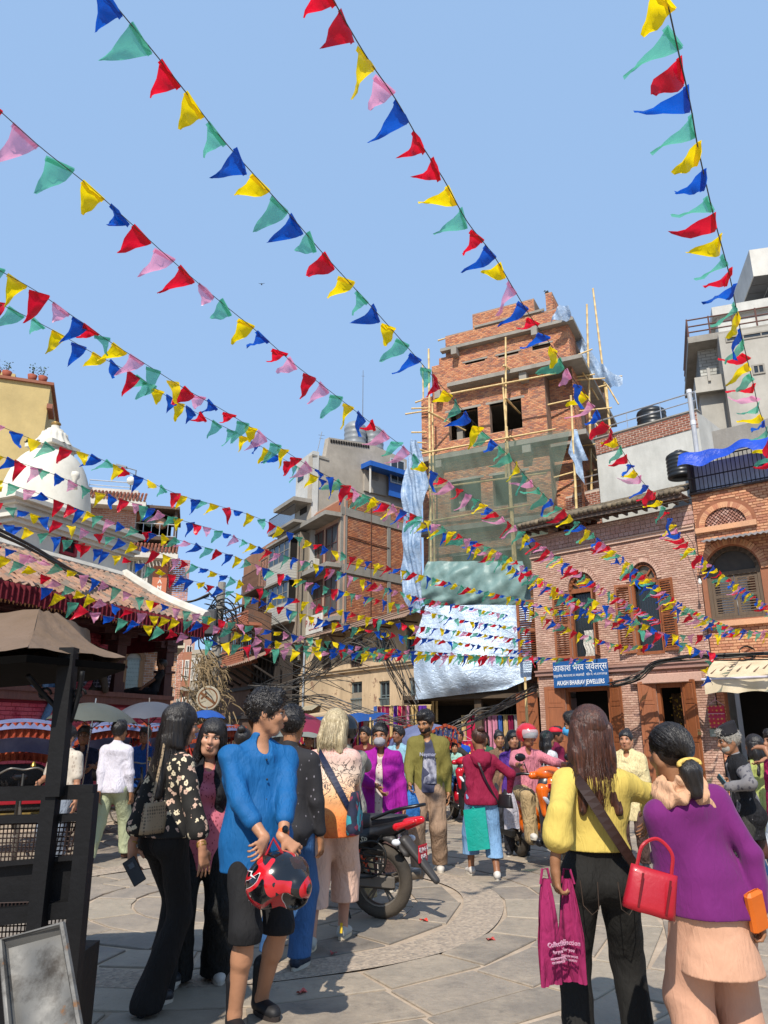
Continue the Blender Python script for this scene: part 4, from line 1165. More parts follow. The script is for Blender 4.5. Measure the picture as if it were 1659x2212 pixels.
 fabric('long_blue_tarpaulin','long pale blue tarpaulin hanging down the left edge of the brick tower','tarpaulin',T4,[(cA(1080,190),cA(1120,205)),(cA(1030,440),cA(1180,430)),(cA(1040,640),cA(1150,640)),(cA(1028,880),cA(1140,850)),(cA(1030,1100),cA(1155,1080)),(cA(1075,1200),cA(1150,1190)),(cA(1100,1215),cA(1130,1225))],-1.45,.16,9,24,70,ph=1)
 for(rows,y,lab)in(([(c5(1165,225),c5(1225,225)),(c5(1120,290),c5(1245,285)),(c5(1075,355),c5(1200,345))],-.55,'pale blue sheet knotted round the top corner of the brick tower'),([(c5(1250,380),c5(1275,400)),(c5(1280,520),c5(1380,560)),(c5(1380,720),c5(1500,700)),(c5(1400,800),c5(1560,760)),(c5(1510,830),c5(1659,790)),(c5(1570,900),c5(1659,850))],1.5,'dusty blue sheet sagging along the side of the tower to a knotted end'),([(c5(1250,1205),c5(1275,1200)),(c5(1235,1300),c5(1320,1330)),(c5(1220,1420),c5(1385,1480)),(c5(1270,1500),c5(1330,1490)),(c5(1290,1590),c5(1345,1659))],-.7,'torn pale blue plastic strip hanging on the side scaffold beneath the green net edge')):
  fabric('torn_plastic_sheet',lab,'plastic sheet',T4,rows,y,.2,6,24,26,ph=y)
nets()
# old cream house with rusty corrugated roof, street left of the tower
RUST=mat('rusty_roof_sheet','#6d5547',.75,var=.3,nscale=2,bump=.003,c2='#8d7666',stretch=(3,3,1))
GWOOD=woodmat('grey_blue_door_wood','#4f5a5c','#69777a',.7)
OLDW=woodmat('old_brown_wood','#43342b','#5d4a3d',.75)
def old_house():
 A=(-4.15,37.3);ang=atan2(29.3-37.3,1.5+4.15);L=hypot(8.0,5.65)
 f=Frame(A,ang,'old_cream_house','old peeling cream house with rusty corrugated roof between the sign PALS and the silver tarpaulin')
 CR=weathered('peeling_cream_plaster','#bfa98b','#7d6a56',.5,peel='#8a6f5c')
 rs=[f.rect(cF(655,1205),cF(790,945)),f.rect(cF(422,1285),cF(540,960)),f.rect(cF(950,1235),cF(1020,880)),f.rect(cF(425,1655),cF(535,1380)),f.rect(cF(690,1650),cF(792,1372)),f.rect(cF(975,1650),cF(1060,1340)),f.rect(cF(160,1290),cF(250,1010))]
 zT=6.25
 rs=[(r[0],max(r[1],2.3),r[2],min(r[3],zT-.25))for r in rs if r[3]>r[1]+.2]
 holes=[rectpoly(r)for r in rs]
 mb=MB();wall(mb,[(0,2.2),(L,2.2),(L,zT),(0,zT)],holes,0,.22);mb.bb((0,4,0),(L,4.05,zT));mb.bb((0,.5,2.1),(L,4,2.2));mb.build('wall',CR,f.root)
 mb=MB();mb.bb((0,1.0,0),(L,1.05,2.2));mb.build('shop_interior',VOID,f.root)
 mb=MB();zb=f.px(cF(700,1250))[1];mb.bb((0,-.12,zb-.05),(L,0,zb+.06));mb.bb((0,-.18,zb+.061),(L,0,zb+.11));mb.build('floor_band',CR,f.root)
 for i,r in enumerate(rs):
  w=GWOOD if i in(0,2,3,4,5)else OLDW
  o=window(f,r,w,.08,.08,2,2,.08)
  mb=MB();n=7
  for k in range(n):x=r[0]+.1+(r[2]-r[0]-.2)*k/(n-1);mb.tube([(x,.02,r[1]),(x,.02,r[1]+(r[3]-r[1])*.38)],.016,5)
  mb.bb((r[0],-.01,r[1]+(r[3]-r[1])*.38),(r[2],.05,r[1]+(r[3]-r[1])*.42));mb.build('balustrade',w,o)
  if i==3:
   mb=MB();mb.bb((r[0]+.05,.05,r[1]),(r[2]-.05,.09,r[1]+.75));mb.bb((r[0]+.15,.02,r[1]+.1),(r[2]-.15,.05,r[1]+.3));mb.bb((r[0]+.15,.02,r[1]+.42),(r[2]-.15,.05,r[1]+.65));mb.build('panel',woodmat('grey_panel','#7a7265','#938a7b'),o)
 eo=-.95;e0=f.px(cF(-30,960),eo);e1=f.px(cF(1075,770),eo);ze=(e0[1]+e1[1])/2;t0=f.px(cF(540,775),2.0);t1=f.px(cF(930,655),2.0)
 zt=(t0[1]+t1[1])/2-.2
 mb=MB();corrugated(mb,(e0[0],eo,ze),(L+.1,eo,ze),(L+.1,2.2,zt),(max(e0[0]+.5,0),2.2,zt),66,.02);rf=mb.build('roof',RUST,f.root)
 mb=MB()
 for x in np.linspace(.4,L-.3,6):mb.tube([(x,0,zT-1.1),(x,eo+.12,ze-.08)],.045,6);mb.bb((x-.04,eo+.05,ze-.13),(x+.04,.5,ze-.07))
 mb.bb((e0[0]+.1,eo+.1,ze-.07),(L,eo+.18,ze-.02));mb.build('roof_bracket',OLDW,f.root)
 for k in range(5):
  x=1.5+k*1.6;mb=MB();mb.bb((x,.2,(ze+(zt-ze)*.4)+.05),(x+.05,2.0,ze+(zt-ze)*.9+.06),Matrix.Identity(4))if False else mb.tube([(x,eo,ze+.04),(x+.1,2.0,zt-.02)],.02,5);mb.build('roof_seam',OLDW,f.root)
 mb=MB();mb.tube([(.55,-.1,2.3),(.55,-.1,zT)],.05,8);mb.build('drain_pipe',mat('blue_grey_pipe','#8f99a3',.5),f.root)
 h=f.px(cF(0,1520),-1.0);
 return f
oh=old_house()
def pals():
 B=V((-2.25,36.6,0));ang=R(-59.5);L=6.0;A=B-V((cos(ang),sin(ang),0))*L
 f=Frame(A[:2],ang,'pals_house','narrow salmon plastered house with brown windows and white PALS sign beside brick infill wall')
 SAL=weathered('salmon_plaster','#b08f7b','#7d6a5c',.35)
 BRW=woodmat('maroon_window_frame','#4d2f2a','#643d35',.6)
 CU=mat('curtained_pane','#4c4640',.35,var=.5,nscale=5,stretch=(4,4,.4))
 zc=(f.px(cA(400,790))[1]+f.px(cA(650,650))[1])/2
 zf=(f.px(cA(400,1035))[1]+f.px(cA(660,965))[1])/2
 st=zc-zf
 mb=MB();mb.bb((0,0,0),(L,.3,zc+.9));mb.build('wall',SAL,f.root)
 for z,o in((zc,.95),(zf,.8),(zf-st,.3)):
  mb=MB();mb.bb((-.1,-o,z-.12),(L+.15,.0,z+.1));mb.build('balcony_slab',CONC,f.root)
 mb=MB();mb.bb((0,-.1,zc+.1),(L,.02,zc+.75));mb.build('parapet',brickmat('parapet_side',['#9a6248','#8d5743'],grime=.4),f.root)
 for k in range(3):
  z0=zc-.35-k*st
  for(a,b)in((.25,.42),(.47,.68),(.73,.97)):
   r=(L*a,z0-st*.74,L*b,z0)
   if r[1]>2:window(f,r,BRW,-.04,.07,2,2,.07,CU)
 for z in(zc-.35,zc-.35-st):
  mb=MB();w,h=.65,st*.7
  for a,b in(((0,0,0),(w,.03,.06)),((0,0,h-.06),(w,.03,h)),((0,0,.06),(.06,.03,h-.06)),((w-.06,0,.06),(w,.03,h-.06))):mb.bb(a,b)
  o=mb.build('casement',BRW if z>zc-1 else mat('white_frame','#c7c2b8',.5),f.root);o.location=(L*.25,-.05,z-h);o.rotation_euler.z=R(-115)
  mb=MB();mb.bb((.06,.01,.06),(w-.06,.02,h-.06));mb.build('pane',mat('pale_glass','#8a949a',.15,alpha=.5),o)
 mb=MB();mb.bevbox((L*.63,-.4,zf+.42),(.75,.35,.55),.03);o=mb.build('air_conditioner',mat('ac_white','#a9a69c',.5),f.root)
 mb=MB();mb.tube([(L*.63+.12+.19*cos(q),-.585,zf+.42+.19*sin(q))for q in np.linspace(0,2*pi,20)],.015,5);mb.build('fan_grille',mat('dark_grille','#333333',.5),o)
 s0=f.px(cA(455,1255),-.3);s1=f.px(cA(560,1225),-.3);s2=f.px(cA(560,1340),-.3)
 s=thing('shop_sign','white PALS sign with red letters on the salmon house above the rusty roof','sign',f.W(s0[0],-.32,s2[1]),f.ang)
 w,h=s1[0]-s0[0],s1[1]-s2[1]
 mb=MB();mb.bevbox((w/2,0,h/2),(w,.1,h),.02);mb.build('sign_board',mat('sign_white','#c9c7c0',.5),s)
 rd=mat('sign_red','#8e2323',.5)
 for i,ch in enumerate('PALS'):lettering(ch,h*.52,rd,s,(w*(.16+.22*i),-.056,h*(.62)),name='letter')
 lettering('Beauty Salon & Training Center',h*.11,rd,s,(w*.6,-.056,h*.27),sx=.9,name='small_lettering')
 fs=Frame(B[:2],R(45),'brick_infill_house','brick infill party wall in a concrete frame right of the salmon house')
 zt=f.px(cA(660,640))[1];zt=fs.px(cA(760,520))[1]
 z1=(fs.px(cA(690,650))[1]+fs.px(cA(1020,690))[1])/2;z2=(fs.px(cA(690,985))[1]+fs.px(cA(1020,1010))[1])/2
 Ls=6.2;xc=fs.px(cA(950,800))[0]
 mb=MB();mb.bb((.0,.01,0),(Ls,.15,zt));mb.build('wall',mat('rough_mortar','#93806e',.95),fs.root)
 IB=brickmat('crude_infill_brick',['#b87753','#a96b4c','#c08663','#9d6650'],grime=.45)
 mb=MB()
 cols=[(0,.45),(xc-.12,xc+.12)]
 for a,b in cols:mb.bb((a,-.05,0),(b,.0,zt))
 for z in(z1,z2,z2-(z1-z2)):mb.bb((0,-.07,z-.22),(Ls,-.001,z+.22))
 mb.build('concrete_frame',CONC,fs.root)
 bricks(fs,[(.02,3),(Ls,3),(Ls,zt),(.02,zt)],[rectpoly((a-.02,0,b+.02,zt+1))for a,b in cols]+[rectpoly((-1,z-.24,Ls+1,z+.24))for z in(z1,z2,z2-(z1-z2))],.2,.085,IB,0.0,.015,0,.016,.008,seed=41)
 mb=MB();x=xc*.55+.2
 mb.tube([(x,-.06,3),(x,-.06,zt)],.025,5);mb.tube([(.5,-.06,(z1+z2)/2+.2),(xc,-.06,(z1+z2)/2+.1)],.025,5);mb.build('rusty_pipe',mat('rust','#5a3a2c',.8),fs.root)
 fg=Frame((fs.W(.2,2.6,0).x-.6,fs.W(.2,2.6,0).y),R(40),'grey_rendered_house','tall grey rendered house with roof tanks above the brick infill wall')
 xl=fg.px(cA(490,600))[0];zg=fg.px(cA(600,185))[1];zr=fg.px(cA(880,235))[1];xr=fg.px(cA(838,300))[0]
 GP=weathered('grey_render','#a29a8e','#7f786d',.5,streak=False)
 zg2=fg.px(cA(500,285))[1]
 mb=MB();mb.facepoly([(xl,0),(xr+3,0),(xr+3,zr-.3),(xr,zr),(xl+1.1,zg),(xl+.9,zg2+.1),(xl,zg2)],0,.4);mb.build('wall',GP,fg.root)
 mb=MB();n=16
 for k in range(n):x=xl+1.2+(xr-xl-1.2)*k/n;mb.bb((x,-.04,zg-.28+(zr-zg)*k/n),(x+.12,.0,zg-.1+(zr-zg)*k/n))
 mb.build('vent_holes',VOID,fg.root)
 mb=MB();mb.bb((xl-.05,-.05,zg2-.12),(xl+1.1,-.001,zg2));mb.build('ledge',CONC,fg.root)
 TG=mat('grey_tank_plastic','#777c80',.45,var=.15)
 for(a,b,v0,v1,lab)in((700,803,190,115,'grey ribbed water tank on the grey rendered roof, left of two'),(808,905,210,140,'grey ribbed water tank on the grey rendered roof, right of two')):
  p=fg.px(cA(a,v0),1.4);q=fg.px(cA(b,v1),1.4);r=(q[0]-p[0])/2;tank(lab,fg.W((p[0]+q[0])/2,1.4,min(zg,zr)-.1),r,max(.8,q[1]-min(zg,zr)+.1),TG)
 mast=fg.px(cA(797,0),1.2);zb=fg.px(cA(795,190),1.2)[1];zt_=fg.px((784,800),1.2)[1]
 t=thing('roof_mast','thin grey antenna mast between the two tanks on the grey roof','antenna',fg.W(mast[0],1.2,zb));mb=MB();mb.tube([(0,0,0),(0,0,zt_-zb)],[.035,.02],6);mb.build('mast',mat('mast_grey','#7b7f84',.4,metal=.5),t);mb=MB();mb.tube([(-.1,0,zt_-zb-.4),(.1,0,zt_-zb-.4)],.012,5);mb.tube([(0,0,0),(.9,0,-.2)],.01,4);mb.build('crossbar',mat('mast_grey','#7b7f84',.4),t)
 t=thing('roof_aerial','small aerial leaning at the left edge of the grey roof','antenna',fg.W(fg.px(cA(520,270),.3)[0],.3,zg2));mb=MB();mb.tube([(0,0,0),(.3,0,1.6)],.02,5);mb.tube([(.1,0,1.4),(.45,0,1.35)],.012,4);mb.tube([(.15,0,1.2),(.4,0,1.15)],.012,4);mb.build('aerial',mat('mast_grey','#7b7f84',.4),t)
 r=fg.px(cA(830,320),-.7);r2=fg.px(cA(1050,225),-.7);rb=fg.px(cA(900,520),-.2)
 BL=mat('blue_roof_paint','#1f56a5',.5,var=.15)
 mb=MB();mb.bb((r[0],-.9,r[1]-.35),(r[0]+5,3,r[1]-.05));mb.build('blue_eave',BL,fg.root)
 mb=MB();mb.bb((r[0]+1.9,-.35,rb[1]),(r[0]+5,-.3,r[1]-.35));mb.build('blue_wall',BL,fg.root)
 mb=MB();mb.bb((r[0]+.2,-.1,rb[1]),(r[0]+1.9,0,r[1]-.35));mb.build('grey_annex_wall',GP,fg.root)
 mb=MB();mb.tube([(r[0]+.15,-.7,rb[1]-.3),(r[0]+.15,-.7,r[1]-.3)],.06,8);mb.build('drain_pipe',mat('white_pipe','#b9b6ae',.5),fg.root)
 w=fg.rect(cA(960,450),cA(1045,330),-.36);window(fg,w,mat('pale_frame','#a5a9ab',.5),-.4,.06,2,1)
 w=fg.rect(cA(848,432),cA(887,375),-.1);mb=MB()
 for k in range(6):
  x=w[0]+(w[2]-w[0])*k/5;mb.bb((x-.015,-.14,w[1]),(x+.015,-.1,w[3]));z=w[1]+(w[3]-w[1])*k/5;mb.bb((w[0],-.135,z-.015),(w[2],-.105,z+.015))
 mb.build('lattice',CONC,fg.root)
 ff=Frame(fg.W(xl,0,0)[:2],R(-59.5),'x',None);ff.root=fg.root
 def add(mbb,nm,m_):
  M_=Matrix.Translation(V((xl,0,0)))@Matrix.Rotation(ff.ang-fg.ang,4,'Z');mbb.v=[tuple(M_@V(p))for p in mbb.v];return mbb.build(nm,m_,fg.root)
 WP=weathered('white_plaster_l','#b4b4b0','#85847e',.4)
 x0=ff.px(cA(400,400))[0];zt2=ff.px(cA(450,300))[1];z3=ff.px(cA(420,660))[1]
 mb=MB();mb.bb((x0,.02,z3-3),(0,.4,zt2));add(mb,'side_wall',WP)
 for(u0,v0,u1,v1)in((412,450,445,385),(425,650,480,540)):
  w=ff.rect(cA(u0,v0),cA(u1,v1));mb=MB();mb.bb((w[0],-.03,w[1]),(w[2],.015,w[3]));add(mb,'window',glass_dark())
 s_=ff.px(cA(350,580),-1);s2_=ff.px(cA(495,480),-1);zz=(s_[1]+s2_[1])/2
 mb=MB();mb.bb((x0-.5,-1.1,zz-.1),(.1,0,zz+.12));add(mb,'canopy_slab',CONC)
 s_=ff.px(cA(360,690),-1);zz=s_[1];mb=MB();mb.bb((x0-1.2,-1.1,zz-.15),(.2,0,zz));add(mb,'balcony_floor',CONC)
 mb=MB();xa,xb=x0-1.2,.2
 for k in range(26):x=xa+(xb-xa)*k/25;mb.tube([(x,-1.05,zz),(x,-1.05,zz+.85)],.018,4)
 mb.tube([(xa,-1.05,zz+.85),(xb,-1.05,zz+.85)],.03,5);add(mb,'railing',mat('black_iron','#24211f',.6))
 return f
pl=pals()
def street_row():
 f=Frame((-8.3,46.2),R(-60),'white_balcony_house','house with white boarded enclosed balconies left of the salmon house')
 xa,xb=f.px(cE(1045,870),-1)[0],f.px(cE(1245,800),-1)[0]
 z=[f.px(cE(1150,v),-1)[1]for v in(85,200,330,470,620,720,850)]
 za=f.px(cE(1200,640),-1)[1]
 WB=mat('white_weatherboard','#a9a79f',.7,var=.12,nscale=2)
 FR=mat('grey_window_frame','#7d7b74',.6)
 mb=MB();mb.bb((xa-.3,-.45,0),(xb+.25,1.0,z[0]+.2));mb.build('wall',weathered('aged_grey_wall','#8d8476','#5f574c',.6),f.root)
 top=z[0];bot=z[6]
 H=(top-bot)/2
 for k in range(2):
  z0=top-(k+1)*H;
  mb=MB();mb.bb((xa,-1.0,z0),(xb,-.01,z0+H*.42));o=mb.build('balcony_box',WB,f.root)
  nb=7
  for j in range(nb):
   b=MB();b.bb((xa-.012,-1.014,z0+H*.42*j/nb+.012),(xb+.012,-1.001,z0+H*.42*(j+1)/nb-.006));b.bb((xb+.001,-1.0,z0+H*.42*j/nb+.012),(xb+.014,-.02,z0+H*.42*(j+1)/nb-.006));b.build('board',WB,o)
  window(f,(xa+.03,z0+H*.43,xb-.03,z0+H*.95),FR,-.95,.07,4,2,.06,glass_dark())
  mb=MB();mb.bb((xa+.1,-.85,z0+H*.42),(xb-.1,-.02,z0+H*.95));mb.build('balcony_room',VOID,f.root)
  mb=MB();mb.bb((xa-.08,-1.1,z0+H*.95),(xb+.08,0,z0+H));mb.build('balcony_slab',CONC,f.root)
 for(x,r)in((xb+.3,.05),(xb+.6,.035)):
  mb=MB();mb.tube([(x,-.55,1),(x,-.55,top)],r,6);mb.build('drain_pipe',mat('rust_pipe','#7d6f60',.7),f.root)
 for zz in(4.3,6.5):window(f,(xa+.4,zz,xb-.2,zz+1.4),OLDW,-.05,.06,3,2)
 a=f.rect(cE(1090,1240),cE(1320,1160),-.9);mb=MB();corrugated(mb,(a[0],-1.2,a[1]-.2),(a[2]+.4,-1.2,a[1]-.2),(a[2]+.4,0,a[3]+.1),(a[0],0,a[3]+.1),16,.03);mb.build('curved_hood',mat('yellowed_fibre_sheet','#9a927a',.7,var=.3),f.root)
 p=pl.px(cE(1440,1510),-.35);q=pl.px(cE(1440,1340),-.35);r=abs(pl.px(cE(1375,1400),-.35)[0]-pl.px(cE(1515,1400),-.35)[0])/2
 n=thing('arched_plaster_niche','cream arched plaster niche with floral relief on the old front below the PALS sign','niche',pl.W(p[0],-.35,p[1]),pl.ang)
 mb=MB();H=q[1]-p[1];ou=[(-r,0),(r,0),(r,H-r)]+[(r*cos(t),H-r+r*sin(t))for t in np.linspace(0,pi,12)]+[(-r,H-r)];ri=r*.68
 inn=[(-ri,.12),(ri,.12),(ri,H-r)]+[(ri*cos(t),H-r+ri*sin(t))for t in np.linspace(0,pi,12)]+[(-ri,H-r)]
 CP_=weathered('cream_plaster','#bba88d','#8a7760',.4);wall(mb,ou,[inn],-.1,.1,.45);mb.build('surround',CP_,n)
 mb=MB();mb.facepoly(inn,.0,.05);mb.build('backing',mat('dusty_brown','#7d705f',.9),n)
 mb=MB()
 for k in range(16):mb.ell((random.uniform(-ri*.7,ri*.7),-.02,.25+random.random()*(H-r*.6)),(.09,.04,.09),6,4)
 mb.tube([(0,-.03,.15),(0,-.03,H-r*.5)],.04,5);mb.build('floral_relief',CP_,n)
 h=pl.rect(cF(-200,1640),cF(190,1520),-1.3);t=thing('shop_hood','long grey sheet metal hood over the shop front under the arched niche','canopy',pl.W(0,0,0),pl.ang)
 mb=MB();corrugated(mb,(1.2,-1.6,2.65),(6.6,-1.6,2.65),(6.6,-.05,3.6),(1.2,-.05,3.6),26,.015);mb.build('sheet',mat('grey_sheet_hood','#86806f',.7,var=.25,nscale=1.5),t)
 f=Frame((-11.6,53.5),R(-62),'brick_house_with_rails','weathered brick house with iron balconies between the pole and white balcony house')
 xa,xb=f.px(cE(840,560))[0],f.px(cE(1075,560))[0];zt=f.px(cE(1000,150))[1]
 BR_=brickmat('weathered_brick',['#9d6a50','#8d5c48','#a97860'],grime=.5)
 mb=MB();mb.bb((xa,0,0),(xb+1,2,zt));mb.build('wall',weathered('old_brick_tone','#8a6650','#55493f',.5),f.root)
 bricks(f,[(xb-1.4,4),(xb+1,4),(xb+1,zt),(xb-1.4,zt)],[],.24,.1,BR_,0,.02,0,.02,seed=51)
 zz=[f.px(cE(930,v),-1)[1]for v in(560,730,860)]
 for k,(v0,v1)in enumerate(((570,440),(850,700))):
  a=f.px(cE(840,v0),-1);b=f.px(cE(975,v1+30),-1);z0=a[1]
  mb=MB();mb.bb((a[0],-1.1,z0-.15),(b[0]+.3,0,z0));mb.build('balcony_floor',OLDW,f.root)
  mb=MB();x0,x1=a[0],b[0]+.3
  for j in range(15):
   x=x0+(x1-x0)*j/14;mb.tube([(x,-1.05,z0),(x,-1.05,z0+1.1)],.03,4)
   if j<14:mb.tube([(x,-1.05,z0+.1),(x+(x1-x0)/14,-1.05,z0+1.0)],.02,4)
  mb.tube([(x0,-1.05,z0+1.1),(x1,-1.05,z0+1.1)],.04,5);mb.build('railing',mat('rusty_iron','#5f4436',.7),f.root)
  window(f,(x0+.5,z0+.1,x0+1.7,z0+2.2),OLDW,-.04)
 mb=MB();zr=f.px(cE(900,600),-1.4)[1];mb.raw([(xa-.5,-1.6,zr-.3),(xb-1,-1.6,zr-.3),(xb-1,0,zr+.5),(xa-.5,0,zr+.5),(xa-.5,-1.6,zr-.38),(xb-1,-1.6,zr-.38),(xb-1,0,zr+.42),(xa-.5,0,zr+.42)],[(0,1,2,3),(7,6,5,4),(0,4,5,1),(1,5,6,2),(3,7,4,0)]);mb.build('lean_to_roof',RUST,f.root)
 f=Frame((-10.3,44.5),R(-61),'dark_timber_house','dark carved timber house with sagging rusty eaves behind the utility pole')
 DT=woodmat('blackened_timber','#211c19','#362d27',.8)
 xa=f.px(cE(640,1300))[0];xb=f.px(cE(1090,1300))[0];zt=f.px(cE(860,1190))[1]
 mb=MB();mb.bb((xa,.5,2.3),(xb,1.2,zt));mb.bb((xa,.9,0),(xb,1.3,2.3));mb.build('wall',DT,f.root)
 n=13
 for k in range(n):
  x=xa+(xb-xa)*(k+.5)/n;mb=MB();mb.bb((x-.07,.38,2.35),(x+.07,.5,zt));mb.bb((x+.1,.45,2.7),(x+(xb-xa)/n-.1,.48,zt-.5));mb.build('carved_panel',DT,f.root)
 for z_ in(2.35,(2.35+zt)/2):mb=MB();mb.bb((xa-.1,.2,z_),(xb+.1,.5,z_+.16));mb.build('carved_beam',DT,f.root)
 mb=MB();corrugated(mb,(xa-.6,-1.0,zt-.45),(xb+.2,-1.0,zt-.35),(xb+.2,1.8,zt+.9),(xa-.6,1.8,zt+.8),30,.03);mb.build('roof',RUST,f.root)
 for x in np.linspace(xa,xb,7):mb=MB();mb.tube([(x,.4,zt-1.2),(x,-.85,zt-.5)],.06,5);mb.build('strut',DT,f.root)
 f3=Frame((-11.6,47.5),R(-61),'lattice_balcony_house','dark brick house with terracotta lattice balconies right of the utility pole')
 xa=f3.px(cE(660,900))[0];xb=f3.px(cE(1000,900))[0];zt=f3.px(cE(820,780))[1]
 mb=MB();mb.bb((xa,0,0),(xb-1,1,zt));mb.build('wall',weathered('sooty_brick','#6b5142','#3b322c',.6),f3.root)
 TC=mat('terracotta_lattice','#9a6047',.85,var=.2)
 for(u0,v0,u1,v1)in((690,900,800,770),(650,1225,760,1100)):
  r=f3.rect(cE(u0,v0),cE(u1,v1),-.8);mb=MB();mb.bb((r[0]-.1,-.85,r[1]-.15),(r[2]+1.5,0,r[1]));mb.bb((r[0]-.1,-.85,r[3]),(r[2]+1.5,-.75,r[3]+.08));x=r[0]
  while x<r[2]+1.4:
   z_=r[1]
   while z_<r[3]-.1:mb.box((x+.11,-.8,z_+.11),(.05,.05,.26),(0,R(45),0));mb.box((x+.11,-.8,z_+.11),(.05,.048,.26),(0,R(-45),0));z_+=.22
   x+=.22
  mb.build('lattice_balcony',TC,f3.root)
 for k in range(4):window(f3,(xa+.6+k*1.3,zt-2.3,xa+1.4+k*1.3,zt-.6),OLDW,-.04)
 far=[((-20.5,62),24,cE(175,1640),cE(400,985),'#b59080','far salmon apartment house with glazed roof storey at the end of the street',5),((-19.0,58),-20,cE(205,1640),cE(370,1105),'#96644e','far brick house with projecting bays at the end of the street',4),((-17.2,55),-35,cE(330,1640),cE(470,1080),'#9f9686','far grey house half hidden behind the dry creeper on the pole',5),((-21.5,66),10,cE(110,1640),cE(210,1100),'#c48f76','far pale orange house edge beside the temple column',6)]
 for(A,a_,b0,t1,colr,lab,ns)in far:
  f=Frame(A,R(a_),'far_house',lab,group='tall houses at the end of the street')
  r=f.rect(b0,t1);zt=r[3];W=r[2]-r[0]
  mb=MB();mb.bb((r[0],0,0),(r[2],5,zt));mb.build('wall',weathered('far_'+colr[1:],colr,'#6b625a',.4),f.root)
  for k in range(ns):
   z0=zt-(k+1)*2.7
   if z0<2:break
   mb=MB();mb.bb((r[0]-.05,-.5,z0-.1),(r[2]+.05,0,z0+.1));mb.build('balcony_slab',CONC,f.root)
   for j in range(2):window(f,(r[0]+W*(.1+.46*j),z0+.6,r[0]+W*(.42+.46*j),z0+2.1),mat('white_frame','#c7c2b8',.5),-.06,.08,2,2,.07)
   if k%2:mb=MB();mb.bb((r[0]+W*.1,-.55,z0+.1),(r[0]+W*.9,-.48,z0+.75));mb.build('balcony_panel',mat('far_panel','#a08e7e',.8),f.root)
street_row()
